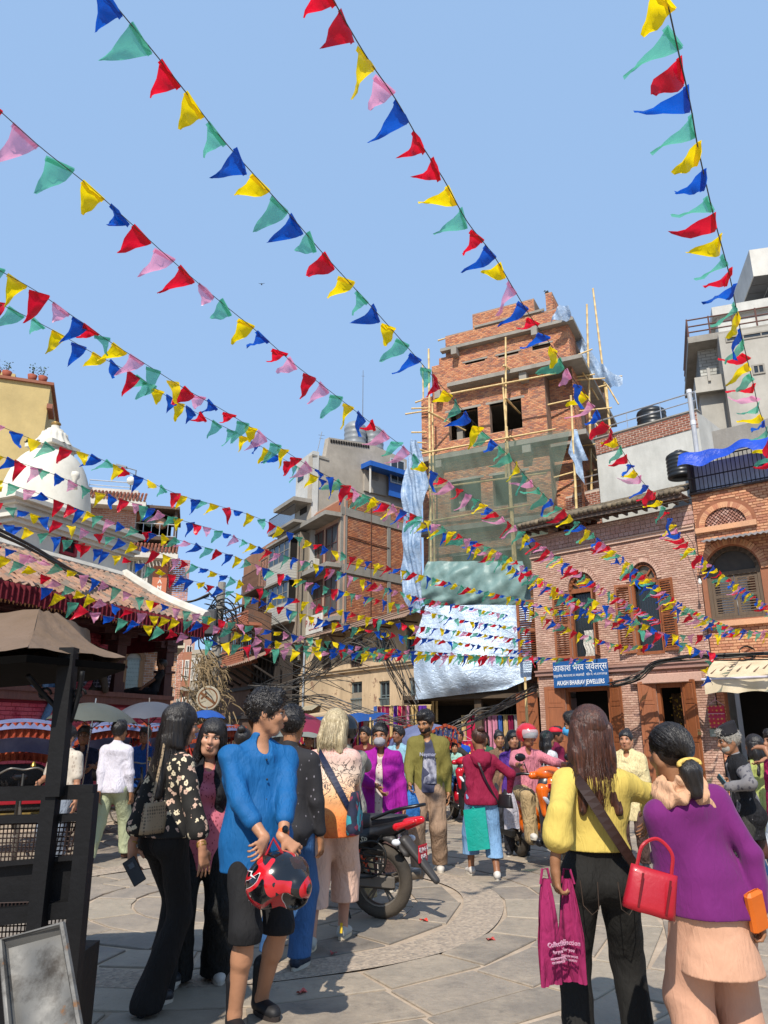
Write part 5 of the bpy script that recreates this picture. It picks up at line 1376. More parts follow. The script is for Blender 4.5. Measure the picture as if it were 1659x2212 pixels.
# temple pavilion on its red platform
RED='#8c1f35'
ft=Frame((-7.35,14.5),R(66.7),'temple','red Newari temple pavilion with tiled roof, pleated red valance and seated platform at left')
def temple():
 f=ft
 zp=(f.px(cJ(300,1180))[1]+f.px(cJ(1500,1290))[1])/2
 xr=f.px(cD(1065,1900))[0];xl=-9
 RBm=brickmat('crimson_painted_brick',['#a01c3c','#941836','#ab2344','#8a152f'],grime=.08,paint='#b5505a',paint_amt=.0)
 RM=mat('crimson_mortar','#701a2c',.9)
 DW=woodmat('dark_red_brown_wood','#33191a','#4a2624',.6)
 mb=MB();mb.bb((xl,0,0),(xr,5.5,zp-.22));mb.build('platform',RM,f.root)
 out=[(xl,0),(xr,0),(xr,zp-.22),(xl,zp-.22)]
 zg=zp-1.0
 bricks(f,out,[rectpoly((xl-1,zg-.1,xr+1,zg+.08))],.21,.082,RBm,0,.012,300,.006,seed=61,vis=lambda i:i[1]>.8)
 mb=MB();mb.bb((xl,-.07,zg-.1),(xr+.07,0,zg+.08));mb.build('stone_course',weathered('grey_stone','#8b8479','#645e55',.5),f.root)
 mb=MB();mb.bb((xl,-.16,zp-.22),(xr+.1,.5,zp-.0));mb.bb((xl,-.22,zp-.06),(xr+.15,.5,zp+.04));mb.build('timber_ledge',woodmat('ledge_wood','#53302a','#6d443a',.6),f.root)
 mb=MB();mb.bb((xl,.5,zp-.22),(xr,5.5,zp-.02));mb.build('platform_floor',weathered('worn_floor','#6b5a50','#4a3e38',.5),f.root)
 xi=f.px(cD(715,1600),2.0)[0]
 mb=MB();mb.bb((xl,2.0,zp),(xi,2.1,zp+3.2));mb.bb((xi,2.0,zp),(xi+.1,5,zp+3.2));mb.build('inner_wall',RM,f.root)
 bricks(f,[(xl,zp),(xi,zp),(xi,zp+2.4),(xl,zp+2.4)],[],.22,.085,RBm,2.0,.01,0,.006,seed=62,stuff_name='inner_bricks')
 eo=-1.25
 e0=f.px(cD(0,1180),eo);e1=f.px(cD(1330,1405),eo);ze=(e0[1]+e1[1])/2;xe=e1[0]
 yt=1.9;t0=f.px(cD(100,950),yt);t1=f.px(cD(830,1115),yt);zt=(t0[1]+t1[1])/2;xt=t1[0]
 global TZ;TZ=(zp,ze,xe,zt,xt,yt,eo)
 for uv,y in((cD(1062,1880),.25),(cD(738,1860),.25),(cD(305,1820),.25),(cD(-300,1800),.25)):
  x=f.px(uv,y)[0];H=ze-.15-zp
  mb=MB();mb.bb((x-.17,y-.17,zp+.04),(x+.17,y+.17,zp+.3))
  q=.13
  for k,(z0,z1,w)in enumerate(((.3,.62,.14),(.62,.68,.19),(.68,.8,.12),(.8,1.15,.15),(1.15,1.22,.2),(1.22,1.32,.13),(1.32,1.38,.19),(1.38,H,.14))):
   if z0<H:mb.bb((x-w,y-w,zp+z0),(x+w,y+w,zp+min(z1,H)))
  mb.lathe([(.1,0),(.2,.04),(.2,.1),(.12,.14),(.18,.18),(.18,.24),(.12,.28),(.21,.33),(.21,.4),(.12,.44)],8,(x,y,zp+.75+.6))
  mb.bb((x-.55,y-.09,zp+H-.16),(x+.55,y+.09,zp+H));mb.bb((x-.32,y-.1,zp+H-.3),(x+.32,y+.1,zp+H-.161))
  mb.build('column',DW,f.root)
 mb=MB();mb.bb((xl,.12,ze-.2),(xr+.3,.38,ze+.05));mb.bb((xl,eo+.25,ze-.05),(xe-.2,eo+.33,ze+.02));mb.build('beam',DW,f.root)
 mb=MB();mb.raw([(xl-2,eo,ze),(xe,eo,ze),(xt,yt,zt),(xl-2,yt,zt),(xl-2,eo,ze-.05),(xe,eo,ze-.05),(xt,yt,zt-.05),(xl-2,yt,zt-.05)],[(0,1,2,3),(7,6,5,4),(0,4,5,1)])
 mb.raw([(xe,eo,ze),(xe,5.5,ze),(xt,yt+1,zt)],[(0,1,2)]);mb.raw([(xe,eo,ze),(xt,yt+1,zt),(xt,yt,zt)],[(0,1,2)])
 mb.bb((xl,eo,ze-.06),(xe,5,ze-.051))
 x=xl
 while x<xe:mb.bb((x,eo+.05,ze-.16),(x+.08,.4,ze-.062));x+=.34
 rf=mb.build('roof',DW,f.root)
 TM=brickmat('orange_grey_clay_tile',['#96705a','#8a6753','#a07a62','#7c6454','#937564','#6c6156'],grime=.5)
 rows=17;n_=0;stuff=MB();cnt=0;pend=[]
 if True:
  t=MB();t.sheet(lambda a,b:((a-.5)*.2,b*.26,.03*cos((a-.5)*2*pi)+.03+.0*b),6,1);t.raw([((a/6-.5)*.2,0,.03*cos((a/6-.5)*2*pi)+.03)for a in range(7)]+[((a/6-.5)*.2,0,.03*cos((a/6-.5)*2*pi))for a in range(7)],[(a,a+7,a+8,a+1)for a in range(6)])
  tme=t.mesh('tile',True);tme.materials.append(TM)
 slope=atan2(zt-ze,yt-eo);Ls=hypot(zt-ze,yt-eo)
 for j in range(rows):
  b=j/rows;y=eo+(yt-eo)*b;z=ze+(zt-ze)*b+.02;xm=xe+(xt-xe)*b
  x=xm-.05
  k=0
  while x>-7.5:
   pend.append((x,y,z));x-=.2;k+=1
 pend.sort(key=lambda p:(f.W(*p)-V((0,0,CAMZ))).length)
 def seen(p):
  q=f.W(*p)-V((0,0,CAMZ));d=q.y*CP+q.z*SP;return abs(q.x/d)<.52
 vis_=[p for p in pend if seen(p)];nearset=set(vis_[:300])
 rot=Matrix.Rotation(slope,4,'X')
 for p in pend:
  dz=rng.uniform(-.012,.016);dr=rng.uniform(-.03,.03)
  if p in nearset:
   o=link(bpy.data.objects.new('tile',tme));o.parent=rf;o.location=(p[0],p[1],p[2]+dz);o.rotation_euler=(slope+rng.uniform(-.04,.04),0,dr)
  elif seen(p)or p[0]>-3:stuff.raw([tuple(v.co)for v in tme.vertices],[tuple(q.vertices)for q in tme.polygons],Matrix.Translation(V((p[0],p[1],p[2]+dz)))@Matrix.Rotation(dr,4,'Z')@rot)
 stuff.build('tiles',TM,rf,kind='stuff')
 mb=MB();mb.tube(catmull([(xt-.1,yt,zt+.12),((xt+xe)/2,(yt+eo)/2,(zt+ze)/2+.08),(xe+.05,eo-.05,ze+.22)],6),[.14]*13,8);mb.tube([(xl,yt,zt+.05),(xt,yt,zt+.05)],.12,6)
 mb.build('hip_ridge',weathered('whitewashed_ridge','#bcb8ae','#8a8478',.4),rf)
 VM=cloth('maroon_valance','#611b25',.01,8,var=.2)
 def val(a,b):x=xl+(xe-xl)*a;return(x,eo-.06+.035*sin(x*52),ze+.02-(.34+.02*sin(x*11))*(1-b))
 mb=MB();mb.sheet(val,900,2);mb.build('valance',VM,f.root,True)
 mb=MB();mb.sheet(lambda a,b:(xe+.03*sin(a*80),eo+a*5,ze+.02-.34*(1-b)),120,2);mb.sheet(lambda a,b:(xr+.4+.2*a,.3+3*a+.03*sin(a*50),ze-.2-.3*(1-b)),60,2);mb.build('side_valance',VM,f.root,True)
 mb=MB();x=xl
 while x<xe:mb.raw([(x,eo-.07,ze-.3),(x+.07,eo-.05,ze-.3),(x+.035,eo-.06,ze-.37)],[(0,1,2)]);x+=.085
 mb.build('fringe',mat('faded_gold_trim','#a5713f',.8),f.root)
 r=f.rect(cJ(60,210),cJ(330,20),1.9)
 mb=MB()
 for k in range(8):x=r[0]+(r[2]-r[0])*k/7;mb.bb((x-.03,1.85,zp+1.2),(x+.03,1.95,ze-.2))
 for k in range(5):z=zp+1.2+(ze-.2-zp-1.2)*k/4;mb.bb((r[0],1.84,z-.03),(r[2],1.96,z+.03))
 mb.build('lattice_window',DW,f.root)
 WH=weathered('whitewash','#c8c4b8','#a09a8c',.35,bump=.004)
 xc=f.px(cD(110,600),yt+.3)[0];zc=(f.px(cD(110,560),yt+.3)[1]+f.px(cD(830,850),yt+.3)[1])/2
 xw=f.px(cD(835,1000),yt+.3)[0]
 w=Frame(f.W(xc,yt+.3,0)[:2],f.ang,'white_stupa','white domed stupa with fluted spire and gilt finial rising behind the temple roof','stupa')
 L=xw-xc;zb=zt-.1
 H=zc-zb
 mb=MB();mb.bb((0,0,0),(L,5,zb+H*.62));mb.build('wall',WH,w.root)
 mb=MB()
 for(z0,z1,o)in((.55,.62,.12),(.62,.68,.22),(.68,.86,.05),(.86,.92,.16),(.92,1.0,.3)):mb.bb((-o,-o,zb+H*z0+.001),(L+o,5,zb+H*z1))
 mb.build('cornice',WH,w.root)
 q0=f.px(cD(30,950),2.2);r=w.rect(cD(388,960),cD(508,835),-.02)
 mb=MB()
 for a,b in(((r[0],-.08,r[1]),(r[0]+.09,.02,r[3])),((r[2]-.09,-.08,r[1]),(r[2],.02,r[3])),((r[0]+.09,-.08,r[3]-.08),(r[2]-.09,.02,r[3])),((r[0]+.09,-.08,r[1]),(r[2]-.09,.02,r[1]+.08)),((r[0]+.2,-.05,r[1]+.2),(r[2]-.2,.0,r[1]+.26)),((r[0]+.2,-.05,r[3]-.25),(r[2]-.2,.0,r[3]-.19))):mb.bb(a,b)
 o=mb.build('window',mat('red_window_paint','#7d1522',.6,var=.2),w.root);mb=MB();mb.bb((r[0],-.03,r[1]),(r[2],-.02,r[3]));mb.build('pane',VOID,o)
 yd=2.4;c=w.px(cD(300,600),yd);rt=w.px(cD(537,600),yd);r_=abs(rt[0]-c[0])*.97
 zb2=zc;top=w.px(cD(300,292),yd)[1]
 r_=min(r_,top-zb2+.2)if False else r_
 mb=MB();prof=[(r_*1.02,zb2-.3),(r_*1.02,zb2),(r_,zb2+.05)]
 hh=top-zb2
 for k in range(1,15):a=pi/2*k/15;prof.append((r_*cos(a)**.62 if a<1.5 else.1,zb2+.05+hh*sin(a)))
 prof.append((.4,top-.02));mb.lathe(prof,40,(c[0],yd,0));mb.build('dome',WH,w.root,True)
 zs=w.px(cD(320,250),yd)[1];zf=w.px(cD(320,110),yd)[1];zg=w.px(cD(320,80),yd)[1]
 mb=MB();s=r_*.33;mb.bb((c[0]-s,yd-s,top-.25),(c[0]+s,yd+s,zs-.12));mb.bb((c[0]-s*1.25,yd-s*1.25,zs-.119),(c[0]+s*1.25,yd+s*1.25,zs));mb.build('harmika',WH,w.root)
 mb=MB();n=28;vs=[];fs=[]
 for i,(rr,zz)in enumerate(((1.3,0),(1.2,.06),(1.0,.25),(.85,.45),(.8,.62),(.6,.66),(.55,.8),(.3,.86),(.3,1.0))):
  for k in range(n*2):
   a=pi*k/n;fl=1+(.07*cos(a*14)if i<5 else 0);vs.append((c[0]+s*rr*fl*cos(a),yd+s*rr*fl*sin(a),zs+(zf-zs)*zz))
 for i in range(8):
  for k in range(2*n):l=(k+1)%(2*n);fs.append((i*2*n+k,i*2*n+l,(i+1)*2*n+l,(i+1)*2*n+k))
 mb.raw(vs,fs);mb.build('fluted_spire',WH,w.root,True)
 mb=MB();g=(zg-zf);mb.lathe([(.001,-.05),(s*.3,0),(s*.16,g*.25),(s*.34,g*.5),(s*.3,g*.8),(.001,g)],12,(c[0],yd,zf));mb.build('finial',mat('dull_gilt','#a58650',.4,metal=.6),w.root,True)
 p=w.px(cD(493,450),.2);mb=MB();mb.lathe([(.001,-.4),(.1,-.38),(.05,-.15),(.12,-.05),(.1,.08),(.001,.12)],12,(p[0],.2,p[1]));mb.build('corner_finial',WH,w.root,True)
 return f
temple()
def left_back():
 f=Frame((-16,27),R(20),'yellow_house','ochre yellow rendered house with roof flower pots at the left edge')
 e=f.px((100,900));t=f.px((20,790));zt=f.px((98,832))[1]
 mb=MB();mb.bb((e[0]-8,0,0),(e[0],6,zt));mb.build('wall',weathered('ochre_render','#b5a170','#9a8a66',.35),f.root)
 mb=MB();mb.bb((e[0]-8,-.12,zt),(e[0]+.12,6,zt+.12));mb.bb((e[0]-.02,-.2,f.px((100,885))[1]),(e[0]+.2,1,f.px((100,885))[1]+.2));mb.build('brick_coping',brickmat('coping_brick',['#8d5a48','#7d4f41'],grime=.3),f.root)
 mb=MB();mb.bb((e[0]-8,1.5,zt),(e[0]-1.6,6,zt+1.0));mb.build('roof_room',weathered('ochre_render','#b5a170','#9a8a66',.35),f.root)
 LEAF=mat('roof_plant_leaf','#4f6a35',.7,var=.4,nscale=8)
 for i,(dx,lab)in enumerate(((-.35,'terracotta pot plant nearest the corner of the yellow roof'),(-.75,'straggly pot plant second from the corner of the yellow roof'),(-1.7,'bushy green pot plant on the yellow roof at the left edge'),(-2.1,'low reddish pot plant on the yellow roof at the far left'))):
  t=thing('potted_plant',lab,'potted plant',f.W(e[0]+dx,.15,zt+.12),0,'pot plants on the yellow roof')
  mb=MB();mb.lathe([(.001,0),(.13,0),(.19,.3),(.17,.3),(.001,.28)],12);mb.build('pot',mat('terracotta_pot','#8d4a38',.85,var=.2),t,True)
  mb=MB();r_=random.Random(i)
  for k in range(46):
   a=r_.uniform(0,2*pi);h=r_.uniform(.05,.45);d=r_.uniform(0,.2);p=V((d*cos(a),d*sin(a),.3+h));q=V((r_.uniform(-1,1),r_.uniform(-1,1),r_.uniform(0,1))).normalized()*.09;s_=V((-q.y,q.x,.02))*.35
   mb.raw([p,p+q*.5+s_,p+q,p+q*.5-s_],[(0,1,2,3)])
  mb.build('leaves',LEAF,t,kind='stuff');mb=MB();mb.tube([(0,0,.25),(.02,.03,.6)],.012,5);mb.build('stem',OLDW,t)
 f=Frame((-14.5,30.5),R(14),'brick_hotel','brick hotel with small tiled eaves and lantern hung balcony behind the stupa')
 BR_=brickmat('hotel_brick',['#b88370','#ab7765','#c08e7b'],grime=.2)
 r=f.rect(cD(540,760),cD(890,610));xr=f.px(cD(890,700))[0];xl=r[0]-2
 ztop=f.px(cD(700,535))[1];zw=f.px(cD(700,605))[1];zl=f.px(cD(950,905))[1];xr2=f.px(cD(1105,1000))[0]
 WR=weathered('hotel_white','#c2bdb4','#9b958a',.3)
 mb=MB();mb.bb((xl,0,0),(xr,6,ztop));mb.bb((xr,.4,0),(xr2,6,zl));mb.build('wall',WR,f.root)
 zmid=f.px(cD(700,890))[1]
 bricks(f,[(xl,zmid),(xr,zmid),(xr,zw),(xl,zw)],[],.25,.09,BR_,0,.012,60,.014,seed=71)
 def eave(x0,x1,z,o,rise,name='tiled_eave'):
  mb=MB();mb.bb((x0,-o,z-.28),(x1,0,z-.02));fa=mb.build('fascia',WR,f.root)
  mb=MB();n=int((x1-x0)/.15)
  for j in range(5):
   for i in range(n):xx=x0+(i+.5)*(x1-x0)/n;mb.tube([(xx,-o-.04+j*(o/5),z+rise*j/5),(xx,-o+.2+j*(o/5),z+rise*(j+1)/5)],.055,5)
  mb.build(name,brickmat('hotel_tile',['#8d5a4a','#9a6654','#80503f'],grime=.3),f.root,kind='stuff')
 eave(xl,f.px(cD(955,620),-.7)[0],f.px(cD(700,600),-.7)[1],.7,.55);eave(f.px(cD(780,930),-.7)[0],f.px(cD(1165,940),-.7)[0],f.px(cD(970,945),-.7)[1],.7,.5)
 mb=MB();x0=xr;x1=f.px(cD(1150,800),.2)[0];zf=f.px(cD(1000,855),.2)[1];zt=f.px(cD(1000,675),.2)[1]
 mb.bb((x0,2.2,zf),(x1-.3,2.3,zt));mb.build('balcony_back',VOID,f.root)
 mb=MB();mb.bb((x0,-.1,zt),(x1+.1,3,zt+.12));mb.bb((x1-.1,.1,zf),(x1,2.2,zt));mb.bb((x0,0,zf-.15),(x1,3,zf));mb.build('balcony_frame',OLDW,f.root)
 railing(f,[(x0,.1,zf),(x1,.1,zf)],.6,mat('galvanised_rail','#b9bcc0',.35),n=3)
 for i,(uv,c_)in enumerate(((cD(903,718),'#a5674a'),(cD(983,750),'#6f8f86'),(cD(1052,765),'#b08a70'))):
  p=f.px(uv,.6);t=thing('paper_lantern',['orange paper lantern at the left of the hotel balcony','greenish round lantern in the middle of the hotel balcony','peach round lantern at the right of the hotel balcony'][i],'lantern',f.W(p[0],.6,p[1]),0,'lanterns on the hotel balcony')
  mb=MB();mb.ell((0,0,0),(.3,.3,.28),14,8);mb.build('shade',mat('lantern'+c_,c_,.7),t,True);mb=MB();mb.tube([(0,0,.28),(0,0,.8)],.012,4);mb.build('cord',DK,t)
 railing(f,[(r[0],.5,ztop),(xr-.4,.5,ztop)],.5,mat('galvanised_rail','#b9bcc0',.35),n=1,vertical=False)
 p=f.px(cD(857,487),.5);q=f.px(cD(820,388),.5);t=thing('roof_lamp','globe lamp and bent street lamp arm on the hotel roof','lamp',f.W(p[0],.5,ztop));mb=MB();mb.tube([(0,0,0),(0,0,p[1]-ztop)],.03,6);mb.tube([(.15,0,0),(.18,0,q[1]-ztop-.2),(-.5,0,q[1]-ztop)],.03,6);mb.build('post',mat('mast_grey','#7b7f84',.4),t);mb=MB();mb.ell((0,0,p[1]-ztop),(.2,.2,.2),12,8);mb.build('globe',mat('opal_glass','#d9d9d2',.3),t,True)
 mb=MB();mb.box((-.5,0,q[1]-ztop),(.5,.2,.08),(0,R(15),0));mb.build('lamp_head',mat('mast_grey','#7b7f84',.4),t)
 for(u0,v0,u1,v1)in((825,1170,905,1000),(915,1170,975,1010)):
  w_=f.rect(cD(u0,v0),cD(u1,v1));window(f,w_,mat('white_frame','#c7c2b8',.5),-.06,.08,2,2,.08,mat('curtain_glass','#7b7f7c',.3,var=.3))
 s=f.rect(cD(985,1240),cD(1098,1045),-.1);t=thing('hotel_sign','tall orange hotel sign panel with white letters reading downwards','sign',f.W(s[0],-.1,s[1]),f.ang)
 w_,h_=s[2]-s[0],s[3]-s[1];mb=MB();mb.bb((0,0,0),(w_,.08,h_));mb.build('sign_board',mat('orange_panel','#b3694c',.7,var=.1),t)
 for i,ch in enumerate('SAMA'):lettering(ch,h_*.19,mat('sign_white2','#d6d2ca',.5),t,(w_*.52,-.01,h_*(.68-.2*i)),name='letter')
 bricks(f,[(xr2-.3,3),(xr2+.9,3),(xr2+.9,f.px(cD(1150,1000),.35)[1]),(xr2-.3,f.px(cD(1150,1000),.35)[1])],[],.25,.09,BR_,.35,.012,0,.014,seed=72)
 f=Frame((-9.6,25.2),R(20),'brick_gate_house','pale brick gate house with arched window and folding steel gate seen through the pavilion')
 r=f.rect(cD(740,1900),cD(1045,1580));zc=f.px(cD(900,1575))[1]
 mb=MB();mb.bb((r[0]-1,0,0),(r[2]+.6,4,zc));mb.build('wall',WR,f.root)
 g=f.rect(cD(815,1845),cD(915,1660));
 bricks(f,[(r[0]-1,1.2),(r[2]+.6,1.2),(r[2]+.6,zc-.1),(r[0]-1,zc-.1)],[rectpoly((g[0]-.15,g[1],g[2]+.15,g[3]+.6))],.24,.085,brickmat('gate_brick',['#b98b6c','#ad7f62','#c69a7c'],grime=.2),0,.012,40,.014,seed=73)
 mb=MB();mb.bb((r[0]-1,-.35,zc),(r[2]+.8,4,zc+.18));mb.bb((r[0]-1,-.1,zc+.18),(r[2]+.6,4,zc+1.1));mb.build('cornice',mat('cream_stucco','#c4bba4',.85,var=.1),f.root)
 mb=MB();c_=(g[0]+g[2])/2;a=(g[2]-g[0])/2+.12
 for k in range(12):q=pi*(k+.5)/12;mb.box((c_+a*cos(q),-.05,g[3]+a*sin(q)),(.16,.1,a*.28),(0,-q,0))
 mb.bb((g[0]-.15,-.1,g[1]),(g[0],0,g[3]));mb.bb((g[2],-.1,g[1]),(g[2]+.15,0,g[3]));mb.build('gate_surround',woodmat('tan_wood','#7d5d40','#96724f'),f.root)
 mb=MB();n=9
 for k in range(n):x=g[0]+(g[2]-g[0])*k/(n-1);mb.bb((x-.02,-.04,g[1]),(x+.02,-.02,g[3]))
 for k in range(n-1):
  for j in range(7):x=g[0]+(g[2]-g[0])*(k+.5)/(n-1);z=g[1]+(g[3]-g[1])*(j+.5)/7;s_=(g[2]-g[0])/(n-1);mb.box((x,-.03,z),(.012,.012,.32),(0,R(25),0));mb.box((x,-.03,z),(.012,.012,.32),(0,R(-25),0))
 mb.build('folding_gate',mat('pale_steel','#a3b3b0',.4,metal=.3),f.root)
 mb=MB();mb.bb((g[0],-.01,g[1]),(g[2],.0,g[3]));mb.build('gate_backing',mat('green_grey_dark','#5c6b66',.8),f.root)
left_back()
# bunting
FC={'y':'#f9dc08','r':'#dc1230','b':'#0a58c4','g':'#5cb498','p':'#ea9dbe'}
FM={k:thin('flag_plastic_'+k,c,.52,.03,.3,.004,9,{'g':.25,'p':.2}.get(k,0))for k,c in FC.items()}
CORD=mat('bunting_cord','#4a4a44',.8)
FW,FL=.185,.27
def flag_meshes():
 out={}
 r_=random.Random(9)
 for c in FC:
  L_=[]
  for v in range(7):
   bend=r_.uniform(-.5,.9);tw=r_.uniform(-.8,.8);curl=r_.uniform(-.15,.15);cut=r_.uniform(.0,.1);n=6;vs=[];fs=[]
   ln=FL*r_.uniform(.85,1.1)*(1 if v<5 else.72);tipx=r_.uniform(-.35,.35)
   for j in range(n+1):
    t=j/n;w=FW*(1-t)*.5+.003
    a=bend*t;
    z=-ln*(sin(a)/a*t if abs(a)>.01 and False else t)*cos(a*.6);y=ln*t*sin(a*.9)+.012*sin(t*9+v)
    for i in range(4):
     s=(i/3*2-1);x=s*w+tipx*FW*t*t
     vs.append((x,y+curl*s*t*FL*.5+.014*sin(s*3+t*6+v)+tw*.03*s*sin(pi*t),z+(.006*s if j else 0)))
   for j in range(n):
    for i in range(3):fs.append((j*4+i,j*4+i+1,j*4+5+i,j*4+4+i))
   b=len(vs)
   vs+=[(-FW/2,.006,.008),(FW/2,.006,.008),(FW/2,.008,-.028),(-FW/2,.008,-.028)];fs.append((b,b+1,b+2,b+3))
   me=bpy.data.meshes.new('flag');me.from_pydata(vs,[],fs);me.polygons.foreach_set('use_smooth',[True]*len(fs));me.materials.append(FM[c]);L_.append(me)
  out[c]=L_
 return out
FMESH=flag_meshes()
WIND=V((-1.0,.12,-.42)).normalized()
def bunting(pts,d0,d1,lab,order='gyrbpgyrb',seed=1,wind=1.0,extra=0.0,sp=.275):
 """pts: photo points along the cord; d0,d1 its distances at both ends"""
 r_=random.Random(seed)
 acc=[0]
 for a,b in zip(pts,pts[1:]):acc.append(acc[-1]+hypot(b[0]-a[0],b[1]-a[1]))
 n=acc[-1]
 P3=[atd(u,v,1/((1/d0)+((1/d1)-(1/d0))*(s/n)))for(u,v),s in zip(pts,acc)]
 curve=catmull(P3,14)
 L=[0]
 for a,b in zip(curve,curve[1:]):L.append(L[-1]+(b-a).length)
 root=thing('bunting_string',lab,'bunting',curve[0],0,'strings of pennant flags over the square')
 o=curve[0]
 mb=MB();mb.tube([p-o for p in curve[::3]]+[curve[-1]-o],.004,4);mb.build('cord',CORD,root)
 s=.1;k=r_.randrange(9);j=0
 while s<L[-1]:
  while j<len(L)-2 and L[j+1]<s:j+=1
  t=(s-L[j])/max(1e-6,L[j+1]-L[j]);p=curve[j].lerp(curve[j+1],t);tan_=(curve[j+1]-curve[j]).normalized()
  c=order[k%len(order)];k+=1
  if r_.random()<.08:c=r_.choice('yrbgp')
  wv=r_.uniform(.2,1.25)*wind*(1+1.0*max(0,min(1,(p.x+1)/5)))
  g=V((0,0,-1))*r_.uniform(.45,.95)+V((WIND.x,WIND.y,0))*wv+V((r_.uniform(-.15,.15),r_.uniform(-1,1)*(.3 if d0<5 else.75),r_.uniform(-.15,.15)))
  g-=tan_*g.dot(tan_)*r_.uniform(.75,1);g.normalize()
  zax=-(g-tan_*g.dot(tan_)).normalized();yax=zax.cross(tan_).normalized()
  M_=Matrix((tan_,yax,zax)).transposed().to_4x4()@Matrix.Rotation(r_.uniform(-.45,.45),4,'Y')
  M_.translation=p-o
  ob=bpy.data.objects.new('flag',r_.choice(FMESH[c]));col.objects.link(ob);ob.parent=root;ob.matrix_local=M_
  s+=sp*r_.uniform(.86,1.12)*(.55 if r_.random()<extra else 1)
 return root
BS=[(((1432,-40),(1465,110),(1492,230),(1510,330),(1545,480),(1577,600),(1603,730),(1625,820),(1645,900),(1690,1010)),3.6,9.5,'bunting string dropping steeply along the right edge of the sky','grygrbgyb'),(((690,-60),(720,0),(790,120),(855,215),(915,320),(960,390),(1010,480),(1065,550),(1110,625),(1150,690),(1190,745),(1225,800),(1290,890),(1330,950),(1380,1030),(1430,1090),(1480,1170),(1560,1240),(1690,1330)),4.1,18.0,'bunting string from top centre of the sky past the white wall to the brown window','rygrbypbr'),(((215,-40),(240,0),(330,110),(410,210),(480,300),(560,390),(640,480),(700,550),(800,660),(880,750),(950,830),(1040,930),(1100,985),(1150,1045),(1200,1090),(1300,1170),(1400,1250),(1480,1310),(1600,1365)),4.1,19.5,'bunting string from top left of the sky across the tower windows','ygbgrygb'),(((-60,190),(0,240),(90,320),(190,400),(280,480),(380,570),(480,655),(560,720),(640,790),(700,835),(790,905),(870,965),(950,1030),(1030,1080),(1100,1130),(1200,1200),(1300,1270),(1430,1345)),4.3,19.5,'bunting string from the upper left edge across the grey roof tanks','rpgybrp'),(((-40,565),(0,585),(80,630),(160,685),(240,740),(320,790),(400,840),(480,885),(560,935),(640,990),(720,1035),(800,1075),(900,1115),(1000,1160),(1100,1205),(1200,1270),(1300,1320),(1400,1350)),6.2,20.5,'upper of the paired bunting strings rising to the left edge below the clear sky','gyrpbrgyp'),(((-30,645),(0,657),(60,685),(130,722),(200,762),(300,815),(370,862),(450,905),(530,945),(600,985),(700,1038),(800,1082),(900,1125),(1000,1170),(1100,1222),(1200,1280),(1290,1325)),7.4,21.0,'lower of the paired bunting strings rising to the left edge below the clear sky','gybybrg'),(((-20,910),(0,920),(100,960),(200,985),(300,1030),(390,1070),(480,1095),(560,1120),(680,1175),(800,1215),(900,1240),(1010,1270),(1100,1290),(1250,1330)),9.8,21.5,'bunting string passing in front of the stupa spire','ygrybgyrb'),(((-20,978),(0,985),(60,1005),(130,1030),(200,1060),(300,1090),(380,1120),(480,1150),(580,1190),(700,1225),(820,1265),(900,1290),(1000,1310),(1100,1330)),10.6,22.0,'bunting string passing in front of the middle of the stupa dome','bpgybrpg'),(((-20,1033),(0,1040),(80,1065),(170,1100),(280,1140),(380,1165),(500,1200),(620,1245),(750,1280),(880,1310),(1000,1340),(1150,1360)),11.4,22.5,'bunting string passing in front of the base of the stupa dome','rbygpbg'),(((-20,1083),(0,1090),(100,1120),(200,1150),(300,1180),(400,1215),(500,1250),(600,1285),(700,1310),(850,1345),(1000,1365),(1150,1385)),12.3,23,'bunting string level with the small red stupa window','bryprgby'),(((-20,1123),(0,1130),(100,1155),(220,1190),(350,1235),(470,1270),(600,1310),(720,1345),(850,1370),(1000,1390),(1150,1410)),12.9,22.5,'bunting string just above the top edge of the tiled temple roof','byrbgyrb'),(((-20,1172),(0,1180),(100,1215),(200,1250),(300,1290),(400,1320),(500,1345),(650,1375),(800,1400),(950,1410),(1100,1420)),12.6,21.5,'bunting string lying over the middle of the tiled temple roof','pgyrbpg'),(((0,1200),(60,1225),(150,1270),(250,1310),(350,1335),(450,1350),(560,1380),(700,1400),(850,1412),(1000,1418),(1180,1424)),12.4,21,'bunting string just above the maroon valance of the temple','ygbrpgy'),(((90,1265),(200,1322),(300,1347),(400,1372),(500,1392),(650,1407),(800,1412),(950,1416),(1150,1420),(1280,1425)),12.2,20.5,'lowest bunting string in front of the temple columns','bygrpbg'),(((1290,1165),(1360,1235),(1430,1290),(1500,1335),(1590,1358),(1700,1375)),14.0,17.5,'short bunting string sagging under the right hand arched window to the right edge','ybgrp'),(((1150,1240),(1230,1300),(1330,1345),(1420,1368),(1520,1372),(1700,1360)),15.5,18.0,'bunting string sagging level between both arched windows of the rose house','rbygp'),(((1130,1310),(1200,1345),(1280,1378),(1350,1395),(1420,1392)),16.5,20.0,'short bunting string ending below the right hand arched window','gyrbp'),(((1270,1290),(1400,1352),(1500,1400),(1545,1415),(1528,1450),(1540,1480)),16.5,17.5,'tail of bunting drooping beside the cream awning','prbgyb'),]
for i,(pts,d0,d1,lab,order)in enumerate(BS):
 bunting(pts,d0,d1,lab,order,seed=100+i,extra=.0 if i<4 else.12,wind=1.25 if i==0 else(.9 if i<4 else.7),sp=.24)
